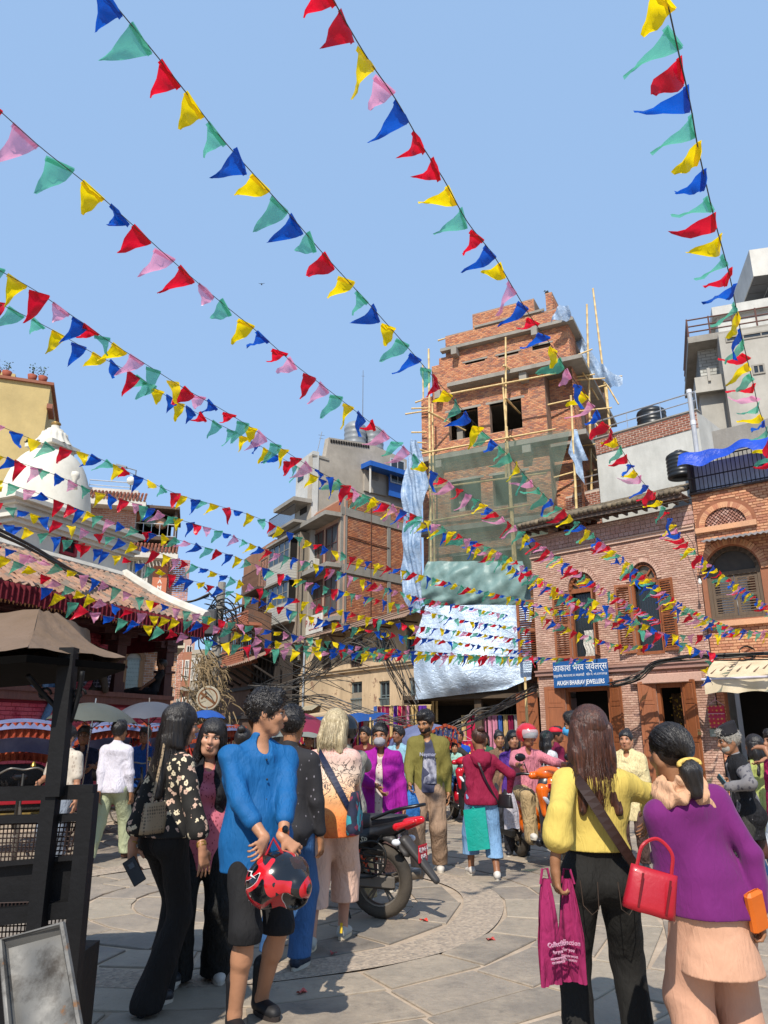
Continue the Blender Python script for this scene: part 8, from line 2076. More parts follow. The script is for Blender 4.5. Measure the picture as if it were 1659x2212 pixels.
# left middle distance
J,W=P_('boy in a pale printed shirt and light blue mask behind the black booth',0,9.5,166,x=-3.88,H=1.6,h=.0095,skin='#986b51',mask='#86b3c2',head=(-.1,0,0),hp=((163,1730,9.4),(85,1690,9.4)),top=[dict(m=pattern('pale_print_shirt',motif('#b5ab9c','#9a8d80',30,.3),None),sl=.8,hem=.72,e=.026,flare=.18)],bottom=dict(m=C_('grey_jeans','#6f7680')),shoes=WS,hair=('short',BLK),group='people in the crowded square')
J,W=P_('man in a white shirt and pale green trousers walking away past the rickshaws',0,10.1,-12,x=-3.5,H=1.68,h=.0095,skin='#8a6043',feet=((-.1,-.22,0),(.12,.3,0)),hp=((210,1740,9.95),None),elbow=((-1,-1,0),(.5,-1,0)),top=[dict(m=C_('white_shirt','#bdb9c2',.012),sl=1.92,hem=.84,e=.024,cuff=.034)],bottom=dict(m=C_('pale_green_trousers','#9fa585',.01),r=(.1,.08,.075)),shoes=BS_,hair=('short',BLK))
J,W=P_('man in a navy t-shirt resting an arm on a rickshaw under the grey umbrella',182,10.9,-165,H=1.62,h=.013,skin='#6e4833',hp=((198,1655,10.6),None),top=[dict(m=C_('navy_tee','#151a30'),sl=.5,hem=.8,e=.02)],bottom=dict(m=C_('charcoal_trousers','#2b2b30')),shoes=BS_,hair=('short',BLK))
J,W=P_('man in a blue polo shirt standing by the rickshaws under the second umbrella',314,12.2,172,H=1.62,h=.014,skin='#7c523b',top=[dict(m=C_('blue_polo','#16407e'),sl=.5,hem=.8,e=.02)],bottom=dict(m=C_('charcoal_trousers','#2b2b30')),shoes=BS_,hair=('short',BLK))
zp=TZ[0];tf=lambda x,y:ft.W(x,y,0)
def sit(label,uv,y,fdeg,feet,hip,**kw):
 x,_=ft.px(uv,y);p=tf(x,y);return person(label,(p.x,p.y,zp+.05),R(fdeg),hip=hip,feet=feet,group='men seated on the temple ledge',**kw)
sit('man in a dark checked shirt seated on the temple ledge with one leg hanging',cJ(1290,1200),.0,176,((-.25,.2,.0),(.2,.4,-.62)),(0,-.05,.12),H=1.65,h=.013,skin='#80583f',lean=-.05,hands=((-.22,.1,.02),(.35,.15,.05)),knee=(.3,1,1.0),top=[dict(m=pattern('dark_check',check('#2a2a33','#6a6570','#7d7680'),None),sl=1.9,hem=.08,e=.024)],bottom=dict(m=C_('brown_trousers','#43392f'),len=-9),shoes=None,hair=('short',GRY))
sit('man in a black polo shirt leaning on the temple column with legs stretched',cD(995,1870),.25,112,((-.05,.95,.02),(.12,.9,.02)),(0,0,.12),H=1.68,h=.013,skin='#724c36',lean=-.35,knee=(.1,.3,1),hands=((-.15,.3,.15),(.2,.25,.12)),top=[dict(m=C_('black_tee','#17181c'),sl=.5,hem=.08,e=.02)],bottom=dict(m=C_('black_trousers','#17171a'),len=-9),shoes=None,hair=('short',BLK))
sit('man in faded jeans with a leg hanging over the ledge behind the booth post',cJ(760,1180),.0,150,((-.1,.35,-.75),(.12,.42,-.55)),(0,-.05,.12),H=1.66,h=.014,skin='#80583f',knee=(.1,1,.6),top=[dict(m=C_('dark_slate_shirt','#2a3036'),sl=1.8,hem=.05,e=.024)],bottom=dict(m=C_('faded_denim','#56718f'),len=-9),shoes=BS_,hair=('short',BLK))
sit('man in blue jersey sitting cross legged on the ledge at the far left',cJ(260,1150),.25,-110,((-.15,.5,.02),(.1,.45,.02)),(0,0,.12),H=1.62,h=.014,skin='#724c36',lean=.2,knee=(.5,.2,.8),hands=((-.1,.4,.1),(.1,.4,.1)),top=[dict(m=C_('blue_jersey','#1b3fa0'),sl=.5,hem=.05,e=.02)],bottom=dict(m=C_('faded_denim','#56718f'),len=-9),shoes=None,hair=('short',BLK))
r_=random.Random(77)
CR=[('dark haired woman in grey behind the blue shirted man',525,7.6,10,1,'bun','#3a3a40'),('man in orange brown shirt under the maroon umbrella',640,11.5,160,0,'short','#8a4a2a'),('woman in red shawl beside the maroon umbrella',668,12.5,190,1,'bun','#8a1c2c'),('woman with dark hair in purple beside the woman in maroon',1107,10.6,170,1,'bob','#4a2a78'),('woman in brown facing the stalls right of the woman in maroon',1078,11.8,200,1,'bun','#6a5340'),('long haired woman in a white t-shirt with black backpack behind the pink rider',1180,11.6,-60,1,'long','#b9b9bd'),('person in a bright red cap and maroon top near the jewellers door',1200,12.4,-80,0,'short','#6a1436'),('man in light blue behind the olive jacket',862,12.2,150,0,'short','#7fa6b5'),('small man in dark red right of the black helmet',790,12.8,170,0,'short','#5a1c22'),('woman in green before the textile stalls',1046,15.5,170,1,'bob','#2f5a44'),('man in white under the blue stall sheet',715,14.5,180,0,'short','#a9a9a5'),('woman in turquoise in the lane left of the pole',470,17,180,1,'bun','#2a7a84'),('man in grey walking down the lane',415,19,10,0,'short','#6f7074'),('woman in pink in the lane by the textile racks',560,18,170,1,'bun','#b04a74'),('shopkeeper in navy beside the hanging scarves',905,17,180,0,'short','#22305a'),('man in brown near the orange scooter',1262,13,150,0,'short','#5a4636')]
for lab,u,Y,fd,fem,hk,c in CR:
 J,W=P_(lab,u,Y,fd,H=1.56 if fem else 1.63,fem=bool(fem),h=.015 if Y<13 else.019,skin=r_.choice(('#8a6043','#724c36','#986b51')),top=[dict(m=C_('crowd_'+c[1:],c),sl=r_.choice((.6,1.85)),hem=.7,e=.026)],bottom=dict(m=C_('charcoal_trousers','#2b2b30')),shoes=DS,hair=(hk,BLK),head=(r_.uniform(-.4,.4),0,0))
 if 'red cap' in lab:
  hd=J['Hd'];S=SDF(.01);S.e(hd(0,-.01,.06),(.1,.115,.08));S.e(hd(0,.13,.06),(.07,.07,.012));S.cut((0,0,-1),-hd(0,0,.045).z);S.build('cap',mat('red_cap','#b01228',.7),J['root'],.01)
  # motorcycle and scooters (local x: forwards, z up)
TY=mat('dusty_tyre','#26231f',.85,var=.3,bump=.003,bscale=60,c2='#4a4238');MET=mat('dirty_alloy','#6e655a',.45,metal=.6,var=.3);BPL=mat('black_gloss_plastic','#121214',.28,var=.2);STL=mat('black_steel_tube','#232220',.45,metal=.4)
PLR=mat('number_plate_red','#b3122a',.45,var=.06);CHR=mat('chrome','#b5b5b3',.15,metal=1,var=.05);LENS=mat('clear_lens','#c9ccd0',.08,var=.05);WT=mat('white_plate_paint','#d8d8d8',.5)
def wheel(parent,x,r,wd,spokes=5,rim=MET):
 R_=r-wd*.55;mb=MB();N=36;M=10;vs=[];fs=[]
 for i in range(N):
  a=2*pi*i/N
  for k in range(M):
   q=2*pi*k/M;rr=R_+wd*.55*cos(q)*(1-.06*((i+k)%2)*(cos(q)>.3));vs.append((rr*cos(a),wd*.5*sin(q),rr*sin(a)))
 for i in range(N):
  for k in range(M):fs.append((i*M+k,i*M+(k+1)%M,(i+1)%N*M+(k+1)%M,(i+1)%N*M+k))
 mb.raw(vs,fs);w=mb.build('wheel',TY,parent,True,loc=(x,0,r))
 mb=MB();q=R_-wd*.32;mb.lathe([(q,-wd*.35),(q-.02,-wd*.3),(q-.028,0),(q-.02,wd*.3),(q,wd*.35),(q+.012,0),(q,-wd*.35)],36,axis='Y')
 for k in range(spokes):
  a=2*pi*k/spokes+.3
  for d in(-.1,.1):mb.tube([(.04*cos(a),0,.04*sin(a)),((q-.01)*cos(a+d),0,(q-.01)*sin(a+d))],[.014,.009],5)
 mb.lathe([(.001,-wd*.5),(.05,-wd*.5),(.06,0),(.05,wd*.5),(.001,wd*.5)],16,axis='Y');mb.build('rim',rim,w);return w
def plate(t,p,w,h,lines,rz,tilt=0):
 mb=MB();mb.bevbox((0,0,0),(w,.012,h),.004);o=mb.build('number_plate',PLR,t,loc=p);o.rotation_euler=(tilt,0,rz)
 for tx,z in lines:lettering(tx,h*(.42 if len(lines)>1 else.6),WT,o,(0,-.009,z*h),(pi/2,0,0),sx=.95,name='plate_digits',depth=.001)
mo=thing('motorcycle','dusty black motorcycle with red tail light and red number plate parked at the pebble ring','motorcycle',(-.03,7.08,0),R(155));mo.scale=(.93,.93,.93)
wheel(mo,0,.325,.115,5);wheel(mo,1.28,.315,.09,5)
def P3(mb,pts,y0,y1):
 n=len(pts);mb.raw([(x,y0,z)for x,z in pts]+[(x,y1,z)for x,z in pts],[tuple(range(n)),tuple(range(2*n-1,n-1,-1))]+[(n+i,n+(i+1)%n,(i+1)%n,i)for i in range(n)])
S=SDF(.03);S.c((-.25,0,.86),(.35,0,.80),.05,.10,((0,1,0),.95));S.c((.3,0,.79),(.55,0,.76),.09,.08);S.cut((0,0,-1),-.74);S.build('seat',mat('seat_vinyl','#26262a',.5,bump=.002,bscale=80),mo,.012)
S=SDF(.03);S.c((-.38,0,.86),(.1,0,.70),.035,.10,((0,1,0),1));S.c((.1,0,.7),(.5,0,.64),.10,.11,((0,1,0),.9));S.c((.1,0,.62),(.45,0,.56),.06,.06);S.build('tail_panel',BPL,mo,.012)
S=SDF(.03);S.c((.55,0,.82),(.9,0,.86),.12,.13,((0,1,0),.95));S.e((.75,0,.93),(.2,.11,.06));S.build('fuel_tank',BPL,mo,.014)
S=SDF(.01);S.c((-.42,0,.865),(-.28,0,.83),.035,.06,((0,1,0),1.0));S.c((-.36,.05,.85),(-.2,.085,.80),.02,.035);S.c((-.36,-.05,.85),(-.2,-.085,.80),.02,.035);S.build('tail_light',mat('red_lens','#b5101a',.12,var=.1,coat=.5),mo,.009)
mb=MB();mb.tube(catmull([(.05,.1,.86),(-.2,.12,.95),(-.4,.07,.99),(-.45,0,1.0),(-.4,-.07,.99),(-.2,-.12,.95),(.05,-.1,.86)],5),.016,7);mb.build('grab_rail',BPL,mo,True)
S=SDF(.02);[S.c((.34*cos(a),0,.325+.38*sin(a)),(.34*cos(a+.25),0,.325+.38*sin(a+.25)),.045,.045,((0,1,0),1.4))for a in(1.2,1.45,1.7,1.95,2.2)];S.c((-.26,0,.68),(-.56,0,.36),.05,.03,((0,1,0),1.5));S.carve((0,0,.325),(.355,.2,.355),.01);S.build('mudguard',mat('dusty_black_plastic','#2b2a2c',.5,c2='#3d3a37'),mo,.012)
plate(mo,(-.43,0,.58),.2,.15,(('बा.१०५ प',.22),('६५४५',-.18)),-pi/2,R(0));o=mo.children[-1];o.rotation_euler=(R(-15),0,-pi/2)
for q in(-1,1):
 mb=MB();mb.tube([(-.2,0,.7),(-.23,q*.16,.68)],.01,6);mb.ell((-.24,q*.18,.68),(.045,.03,.03),10,6);mb.build('indicator',LENS,mo,True)
 mb=MB();mb.tube([(.02,q*.13,.36),(.2,q*.13,.68)],.013,8);mb.build('damper',STL,mo)
 mb=MB();mb.tube([(.05+.17*t+.0,q*.13+.028*cos(t*44),.42+.27*t*1.0+.028*sin(t*44)*.4)for t in np.linspace(0,1,60)],.009,5);mb.build('spring',mat('orange_spring','#b5401e',.5),mo)
 mb=MB();mb.tube([(1.25,q*.1,.31),(1.0,q*.1,.9)],.022,8);mb.build('fork',CHR,mo)
 mb=MB();mb.tube(catmull([(.98,q*.05,.98),(.93,q*.25,1.06),(.85,q*.36,1.02)],5),.013,7);mb.tube([(.9,q*.26,1.05),(.86,q*.3,1.2)],.006,5);mb.ell((.85,q*.31,1.23),(.02,.06,.04),10,6);mb.build('handlebar',BPL,mo,True)
 mb=MB();mb.tube([(0,q*.1,.325),(.5,q*.1,.4)],.022,6);mb.build('swingarm',STL,mo)
mb=MB();y=.2
mb.tube(catmull([(.3,y,.36),(.02,y,.38),(-.12,y,.45),(-.14,y,.6),(-.04,y,.68),(.1,y,.66),(.22,y,.6)],5),.011,6)
for k in range(4):z=.44+k*.055;mb.tube([(-.13,y,z),(.18-.02*k,y,z+.02)],.009,5)
mb.tube([(.3,y,.36),(.3,.1,.38)],.01,5);mb.tube([(-.05,y,.67),(-.05,.08,.72)],.01,5);mb.build('saree_guard',STL,mo,True)
mb=MB();mb.bevbox((.02,.1,.33),(.42,.05,.12),.02);mb.build('chain_cover',mat('dusty_grey_cover','#5a544c',.6),mo);mb=MB();mb.tube([(-.35,-.16,.38),(.1,-.16,.3),(.5,-.13,.25)],[.045,.05,.025],10);mb.build('exhaust',MET,mo,True)
S=SDF(.03);S.e((.52,0,.42),(.16,.13,.13));S.c((.58,0,.45),(.72,0,.62),.08,.075);S.c((.42,.11,.36),(.6,.11,.38),.06,.06);S.disp=lambda X,Y,Z:.004*np.sin((X+Z)*260);S.build('engine',MET,mo,.013)
mb=MB();mb.tube([(.9,0,.9),(.75,0,.4),(.35,0,.3),(.2,0,.6),(.5,0,.7),(.9,0,.92)],.024,7);mb.tube([(.35,.1,.28),(.28,.28,.25)],.012,6);mb.bevbox((.27,.3,.25),(.05,.1,.03),.008);mb.tube([(.35,.12,.27),(.2,.22,.03)],.012,6);mb.build('frame',STL,mo)
S=SDF(.02);S.e((1.08,0,.9),(.1,.11,.13));S.c((1.1,0,1.0),(1.02,0,1.1),.07,.05,((1,0,0),.4));S.build('headlamp_cowl',BPL,mo,.013)
lettering('Shine SP',.07,mat('silver_decal','#a8a48f',.4),mo,(.2,.127,.69),(pi/2,R(9),pi),name='side_lettering')
def scooter(label,loc,rz,c1,c2,pl,cat='scooter'):
 t=thing('scooter',label,cat,loc,rz);A=mat('paint_'+c1[1:],c1,.25,var=.05,coat=.5);B=mat('paint_'+c2[1:],c2,.3,var=.08)
 wheel(t,0,.24,.11,3);wheel(t,1.24,.25,.1,3)
 S=SDF(.04);S.c((-.25,0,.68),(.3,0,.56),.07,.14,((0,1,0),1.0));S.c((-.1,0,.5),(.35,0,.42),.1,.14,((0,1,0),1));S.build('rear_body',A,t,.013)
 S=SDF(.03);S.c((-.2,0,.78),(.35,0,.72),.06,.09,((0,0,1),.8));S.build('seat',BPL,t,.013)
 S=SDF(.04);S.c((.95,0,.35),(.98,0,.9),.14,.17,((1,0,0),.55));S.c((1.0,0,.75),(1.08,0,.55),.13,.11);S.c((1.08,0,.48),(1.32,0,.52),.075,.06,((0,0,1),.6));S.build('front_shield',B,t,.013)
 S=SDF(.03);S.c((1.02,-.1,.62),(1.0,-.12,.88),.05,.08);S.c((1.02,.1,.62),(1.0,.12,.88),.05,.08);S.c((1.12,0,.5),(1.34,0,.53),.07,.05,((0,0,1),.5));S.c((1.02,0,.93),(1.02,0,.96),.1,.08);S.build('front_panel',A,t,.012)
 S=SDF(.03);S.e((.95,0,1.06),(.13,.17,.09));S.c((.9,-.2,1.04),(.9,.2,1.04),.045,.045);S.build('handlebar_cowl',A,t,.012)
 S=SDF(.02);S.c((.45,-.12,.3),(.85,-.12,.28),.05,.05);S.c((.45,.12,.3),(.85,.12,.28),.05,.05);S.c((.4,0,.3),(.9,0,.28),.08,.08);S.build('footboard',B,t,.014)
 for q in(-1,1):
  S=SDF(.01);S.c((1.09,q*.06,.72),(1.05,q*.13,.8),.032,.026);S.build('headlight',LENS,t,.009)
  mb=MB();mb.tube(catmull([(.92,q*.2,1.05),(.86,q*.3,1.06),(.8,q*.37,1.04)],4),.017,7);mb.build('handle_grip',BPL,t,True)
  mb=MB();mb.tube([(.9,q*.25,1.07),(.9,q*.3,1.2)],.007,5);mb.ell((.88,q*.33,1.25),(.02,.075,.05),10,6);mb.build('mirror',BPL,t,True)
 mb=MB();mb.tube([(1.02,0,.6),(1.24,0,.25)],.03,8);mb.build('suspension',STL,t);mb=MB();mb.bevbox((-.02,-.16,.3),(.4,.08,.1),.02);mb.build('exhaust',STL,t)
 mb=MB();mb.tube([(1.163,-.06,1.02),(1.17,0,.99),(1.163,.06,1.02)],.008,5);mb.build('badge',CHR,t);plate(t,(1.15,0,.93),.22,.055,((pl,0),),pi/2);return t
scooter('black and red scooter ridden toward the camera by a rider in a silver helmet',(1.35,15.2,0),R(-82),'#a80f22','#1b1b1e','बा ६५ प ३०')
scooter('bright orange scooter ridden by the man in the red helmet',(1.78,10.5,0),R(-76),'#cf5d0c','#2a2a2e','बा ९५-२२२')
def rider(label,x,Y,fd,zh,c,helm,**kw):
 J,W=P_(label,0,Y,fd,x=x,H=kw.pop('H',1.68),h=kw.pop('h',.0125),skin='#86583e',hip=(0,0,zh),feet=kw.pop('feet',((-.26,.3,.0),(.18,.42,.3))),knee=(.3,1,.3),hands=((-.33,.5,zh+.33),(.33,.5,zh+.33)),curl=(1.2,1.2),elbow=((-1,-.4,-.6),(1,-.4,-.6)),lean=.1,top=[dict(m=C_('rider_'+c[1:],c),sl=kw.pop('sl',1.5),hem=zh/(1.68/1.75)-.05,e=.024,flare=.17)],bottom=dict(m=kw.pop('bm',C_('beige_trousers','#a08a66')),len=.06,r=(.1,.085,.075)),shoes=kw.pop('shoes',WS),hair=None,**kw)
 h=thing('helmet',helm[0],'helmet',in_world(J,J['hc']+V((0,-.005,.035))),R(fd));h.rotation_euler=(0,0,R(fd)+kw.get('head',(0,0,0))[0])
 helmet_mesh(h,mat('helmet_'+helm[1][1:],helm[1],.22,var=.05,coat=.5),mat('clear_visor','#c4c9cc',.08,alpha=.45)if helm[2]else mat('smoked_visor','#3a2f2c',.1),helm[3],1.08);return J
rider('man in a pink shirt and red helmet astride the orange scooter',1.86,10.25,-164,.82,'#b8707c',('red open face helmet with clear visor on the orange scooter rider','#b0202c',1,False),head=(.15,.05,0),h=.0105)
rider('rider in dark clothes on the black and red scooter',1.33,15.35,172,.8,'#33302e',('silver open face helmet on the far scooter rider','#a9adb2',1,False),h=.016)
rider('man in a grey shirt and black helmet sitting across the parked motorcycle',-.36,7.5,22,.86,'#8a867c',('glossy black helmet with a small blue sticker beside the fair haired lady','#101113',0,True),feet=((-.25,.1,0),(.28,.1,0)),sl=1.9,h=.0095)
P_('small child in pale green standing before the rider on the far scooter',0,14.75,175,x=1.34,z=.35,H=1.0,h=.014,skin='#9a6b4b',hair=('short',BLK),top=[dict(m=C_('mint_tee','#8fb5a8'),sl=.5,hem=.75,e=.02)],bottom=dict(m=C_('blue_denim','#27476e')),shoes=DS,hscale=1.3)
P_('passenger in a bright blue striped top behind the far scooter rider',0,15.9,175,x=1.55,H=1.6,h=.018,skin='#86583e',hair=('short',BLK),top=[dict(m=C_('bright_blue_top','#1547a8'),sl=1.8,hem=.75,e=.02)],bottom=dict(m=C_('charcoal_trousers','#2b2b30')),shoes=DS)
# cycle rickshaws and umbrellas
HB=thin('faded_blue_hood','#5a6288',.2,fold=.02,fscale=4,c2='#747b9c');HR=cloth('red_frill','#8a2a20',.01,20,var=.3,c2='#a5502f');HD=pattern('embroidered_hood_band',motif('#2a3358','#8f7a44',30,.26),None);RP=mat('red_painted_rib','#a0281c',.5,var=.25);WK=mat('black_woven_cane','#1c1916',.6,bump=.01,bscale=40)
def make_rickshaw(label,loc,rz):
 t=thing('cycle_rickshaw',label,'rickshaw',loc,rz,'cycle rickshaws parked below the temple wall')
 ra=.62
 def hood(a,b,o=0):q=-.25+2.45*a;return((.62+o)*-cos(q+.35)*.82+.0,(b-.5)*(.98+o),1.22+(ra+o)*.72*sin(max(0,q+.1))+.06*sin(b*pi)+.012*sin(a*30))
 mb=MB();mb.sheet(lambda a,b:hood(a,b),22,12);mb.build('hood',HB,t,True)
 for a0,nm,m_,dz in((0.92,'front_frill',HR,.2),(.0,'rear_frill',HR,.12)):
  mb=MB();mb.sheet(lambda a,b:tuple(V(hood(a0,a,.02))+V((.02*sin(a*70),0,-dz*(1-b)))),60,2);mb.build(nm,m_,t)
 for q in(0,1):
  mb=MB();mb.sheet(lambda a,b:tuple(V(hood(a,q,.015))+V((0,.02*sin(a*60),-(.2+.02*sin(a*40))*(1-b)))),60,3);mb.build('embroidered_band',HD,t)
  mb=MB();mb.sheet(lambda a,b:tuple(V(hood(a,q,.03))+V((0,.025*sin(a*80),-.2-.07*(1-b)))),70,1);mb.sheet(lambda a,b:tuple(V(hood(a,q,.035))+V((0,.02*sin(a*80),.02-.06*(1-b)))),70,1);mb.build('side_frill',HR,t)
  for k in range(4):a=.1+k*.27;p=V(hood(a,q));mb=MB();mb.tube([p,(-.05+.05*k,(q-.5)*.8,.72)],.016,6);mb.build('hood_rib',RP,t)
 mb=MB();mb.bevbox((0,0,.62),(.62,.84,.2),.03);mb.build('seat',WK,t);S=SDF(.03);S.c((-.3,-.25,.95),(-.3,.25,.95),.17,.17,((1,0,0),.45));S.build('backrest',WK,t,.02)
 mb=MB();mb.bevbox((0,0,.48),(.7,.88,.07),.01);mb.build('painted_board',mat('ochre_board','#7a6224',.5,c2='#2c2b22',nscale=12),t);mb=MB();mb.bevbox((.33,0,.66),(.03,.86,.08),.008);mb.build('front_rail',mat('rail_red','#8e1420',.4),t)
 SP_=mat('dull_spoke','#77726a',.4,metal=.6)
 for x,y in((-.05,-.5),(-.05,.5),(1.55,0)):
  mb=MB();mb.lathe([(.33,-.018),(.35,0),(.33,.018),(.315,0),(.33,-.018)],32,(0,0,0),None,'Y');w_=mb.build('wheel',TY,t,True,loc=(x,y,.35));mb=MB()
  for k in range(20):a=2*pi*k/20;mb.tube([(0,0,0),(.315*cos(a),0,.315*sin(a))],.0035,4)
  mb.ell((0,0,0),(.03,.04,.03),8,6);mb.build('spokes',SP_,w_)
 mb=MB();mb.tube([(-.05,-.5,.35),(-.05,.5,.35)],.016,6);mb.tube([(.1,0,.4),(.85,0,.38),(1.4,0,.85)],.02,7);mb.tube([(.85,0,.38),(.8,0,.95)],.018,7);mb.tube([(.82,0,.85),(1.4,0,.88)],.018,7);mb.tube([(1.36,0,1.05),(1.55,0,.35)],.018,7);mb.build('cycle_frame',STL,t)
 mb=MB();mb.tube(catmull([(1.3,-.28,1.05),(1.4,-.15,1.12),(1.38,0,1.1),(1.4,.15,1.12),(1.3,.28,1.05)],4),.012,6);mb.build('handlebar',SP_,t,True);mb=MB();mb.bevbox((.78,0,.99),(.26,.17,.06),.02);mb.build('saddle',BPL,t);mb=MB();mb.lathe([(.001,.06),(.02,.05),(.035,0)],10,(1.38,.1,1.14));mb.build('bell',mat('brass','#a8823c',.3,metal=.9),t,True)
 return t
rk=make_rickshaw('rickshaw with blue hood and bright red frill at the left edge',(-5.1,10.9,0),R(-62))
for lab,loc,rz in(('rickshaw with dusty blue hood standing behind the man in the white shirt',(-4.55,12.9,0),R(-50)),('rickshaw with pale frilled hood between the two grey umbrellas',(-4.4,14.6,0),R(-35)),('rickshaw with blue hood and orange frill behind the peering young woman',(-3.2,14.6,0),R(-25)),('rickshaw with a patched pale blue hood behind the man in olive',(.75,14.8,0),R(40))):copy_tree(rk,None,loc,rz,lab)
def umbrella(label,uv,Y,r,c,tilt=(0,0),ph=.95):
 p=at(uv[0],uv[1],Y);t=thing('umbrella',label,'umbrella',(p.x,p.y,p.z-ph));t.rotation_euler=(tilt[0],tilt[1],.2);n=12;vs=[];fs=[]
 for i in range(9):
  for k in range(n*4):
   a=2*pi*k/(n*4);sc=1-.045*abs(sin(a*n/2))*i/8;q=i/8;vs.append((r*q*sc*cos(a),r*q*sc*sin(a),ph-r*.42*q**2-.02*abs(sin(a*n/2))*q*-1))
 for i in range(8):
  for k in range(n*4):l=(k+1)%(n*4);fs.append((i*n*4+k,i*n*4+l,(i+1)*n*4+l,(i+1)*n*4+k))
 mb=MB();mb.raw(vs,fs);mb.build('canopy',thin('umbrella_'+c[1:],c,.12,fold=.004,fscale=5),t,True);mb=MB();mb.tube([(0,0,-.35),(0,0,ph+.06)],.011,7);mb.build('shaft',CHR,t)
 for k in range(n):a=2*pi*k/n;mb=MB();mb.tube([(r*q*cos(a),r*q*sin(a),ph-.012-r*.42*q*q)for q in(0,.35,.7,1.0)],.004,4);mb.tube([(0,0,ph-.35),(r*.5*cos(a),r*.5*sin(a),ph-.03-r*.105)],.003,4);mb.build('rib',STL,t)
umbrella('grey olive umbrella tied over a rickshaw beside the booth post',(198,1518),10.4,.6,'#4d4f46',(0,.05));umbrella('dark grey umbrella right of the grey olive one',(330,1516),11.6,.56,'#4a4c53',(.05,-.05));umbrella('small bright blue umbrella behind the peering young woman',(447,1534),14.5,.38,'#1d4a96')
umbrella('maroon umbrella behind the blue shirted man',(628,1537),11.0,.55,'#7a1f38',(.1,.1));umbrella('grey umbrella beside the maroon umbrella',(668,1553),12.6,.7,'#6d7069')
# black vendor booth at the left edge
BI=mat('sooty_black_iron','#09090b',.6,var=.5,nscale=6,bump=.002,spec=.25)
bo=thing('vendor_booth','black iron vendor booth with mesh panels, post and faded brown canopy at the left edge','booth',(0,0,0))
def B3(u,v,Y):return at(u,v,Y)
def bar(mb,a,b,w,n=4):
 a,b=V(a),V(b);d=(b-a).normalized();s_=d.cross(V((0,1,0))).normalized()*w/2;q=V((0,w*.5,0));vs=[p+x+y for p in(a,b)for x,y in((-s_,-q),(s_,-q),(s_,q),(-s_,q))];mb.raw(vs,[(3,2,1,0),(4,5,6,7),(0,1,5,4),(1,2,6,5),(2,3,7,6),(3,0,4,7)])
def bp(name,*bars,m=BI):
 mb=MB()
 for a,b,w in bars:bar(mb,a,b,w)
 return mb.build(name,m,bo)
Yb=3.25
bp('post',(B3(118,1720,Yb-.05),B3(150,1400,Yb-.05),.062));bp('lower_post',(B3(45,2300,Yb-.04),B3(112,1712,Yb-.04),.058))
bp('top_rail',(B3(-60,1716,Yb),B3(205,1710,Yb),.055));bp('corner_post',(B3(134,2330,Yb),B3(193,1712,Yb),.062));bp('second_rail',(B3(-60,1872,Yb),B3(185,1850,Yb),.018),(B3(-60,1772,Yb),B3(180,1765,Yb),.03))
bp('middle_rail',(B3(-60,1985,Yb+.01),B3(155,1962,Yb+.01),.06))
mb=MB();mb.raw([B3(-60,1868,Yb+.03),B3(180,1852,Yb+.03),B3(160,1985,Yb+.03),B3(-60,1985,Yb+.03)],[(0,1,2,3)]);mb.raw([B3(-60,1868,Yb+.05),B3(180,1852,Yb+.05),B3(160,1985,Yb+.05),B3(-60,1985,Yb+.05)],[(3,2,1,0)]);mb.build('sheet_panel',BI,bo)
wire=mat('rusty_wire','#2b1d19',.7)
def mesh_panel(u0,v0,u1,v1,sk,nu,nv,Y):
 mb=MB()
 for i in range(nu+1):a=i/nu;mb.tube([B3(u0+(u1-u0)*a+sk,v0-4*a,Y),B3(u0+(u1-u0)*a*.94,v1-4*a,Y)],.0028,4)
 for j in range(nv+1):b=j/nv;mb.tube([B3(u0,v0+(v1-v0)*b,Y+.004),B3(u1+sk*(1-b),v0+(v1-v0)*b-6,Y+.004)],.0028,4)
 mb.build('wire_mesh',wire,bo,kind='stuff')
mesh_panel(-40,1772,188,1862,6,26,9,Yb+.01);mesh_panel(-40,1952,158,2090,8,24,11,Yb+.02)
mb=MB();mb.bb((-2.6,Yb+.06,.02),(-1.28,Yb+.5,.62));mb.build('lower_box',BI,bo)
ap=B3(122,1318,3.75);c1=B3(272,1422,3.5);c0=B3(-330,1432,2.9);c2=B3(-20,1385,5.2);c3_=V((-3.6,4.6,c0.z+.1))
apl=V((ap.x-1.0,ap.y-.0,ap.z+.02));cnr=[c0,B3(30,1392,3.02),c1,V((c1.x-.7,5.0,c1.z+.06)),V((-3.5,4.8,c0.z))]
mb=MB();
fr_=V((B3(60,1400,2.95)))
pts=[c0,fr_,c1,cnr[3],cnr[4]]
aps=[B3(-190,1336,3.6),B3(84,1317,3.62),B3(126,1326,3.75),V((B3(126,1326,3.75).x-.05,4.3,ap.z-.03)),V((-3.2,4.2,ap.z-.04))]
for(a,b),(pa,pb_)in zip(zip(pts,pts[1:]+pts[:1]),zip(aps,aps[1:]+aps[:1])):
 N=8;vs=[];fs=[]
 for i in range(N+1):
  for j in range(N+1):
   p=a.lerp(b,i/N);q=p.lerp(pa.lerp(pb_,i/N),j/N);q=q+V((0,0,-.03*sin(pi*j/N)+.006*sin(i*1.7+j)));vs.append(q)
 mb.raw(vs,[(i*(N+1)+j,(i+1)*(N+1)+j,(i+1)*(N+1)+j+1,i*(N+1)+j+1)for i in range(N)for j in range(N)])
mb.raw(aps,[(0,1,2,3,4)]);mb.build('canopy',cloth('faded_brown_canvas','#65523f',.006,4,c2='#6f5c4c'),bo,True)
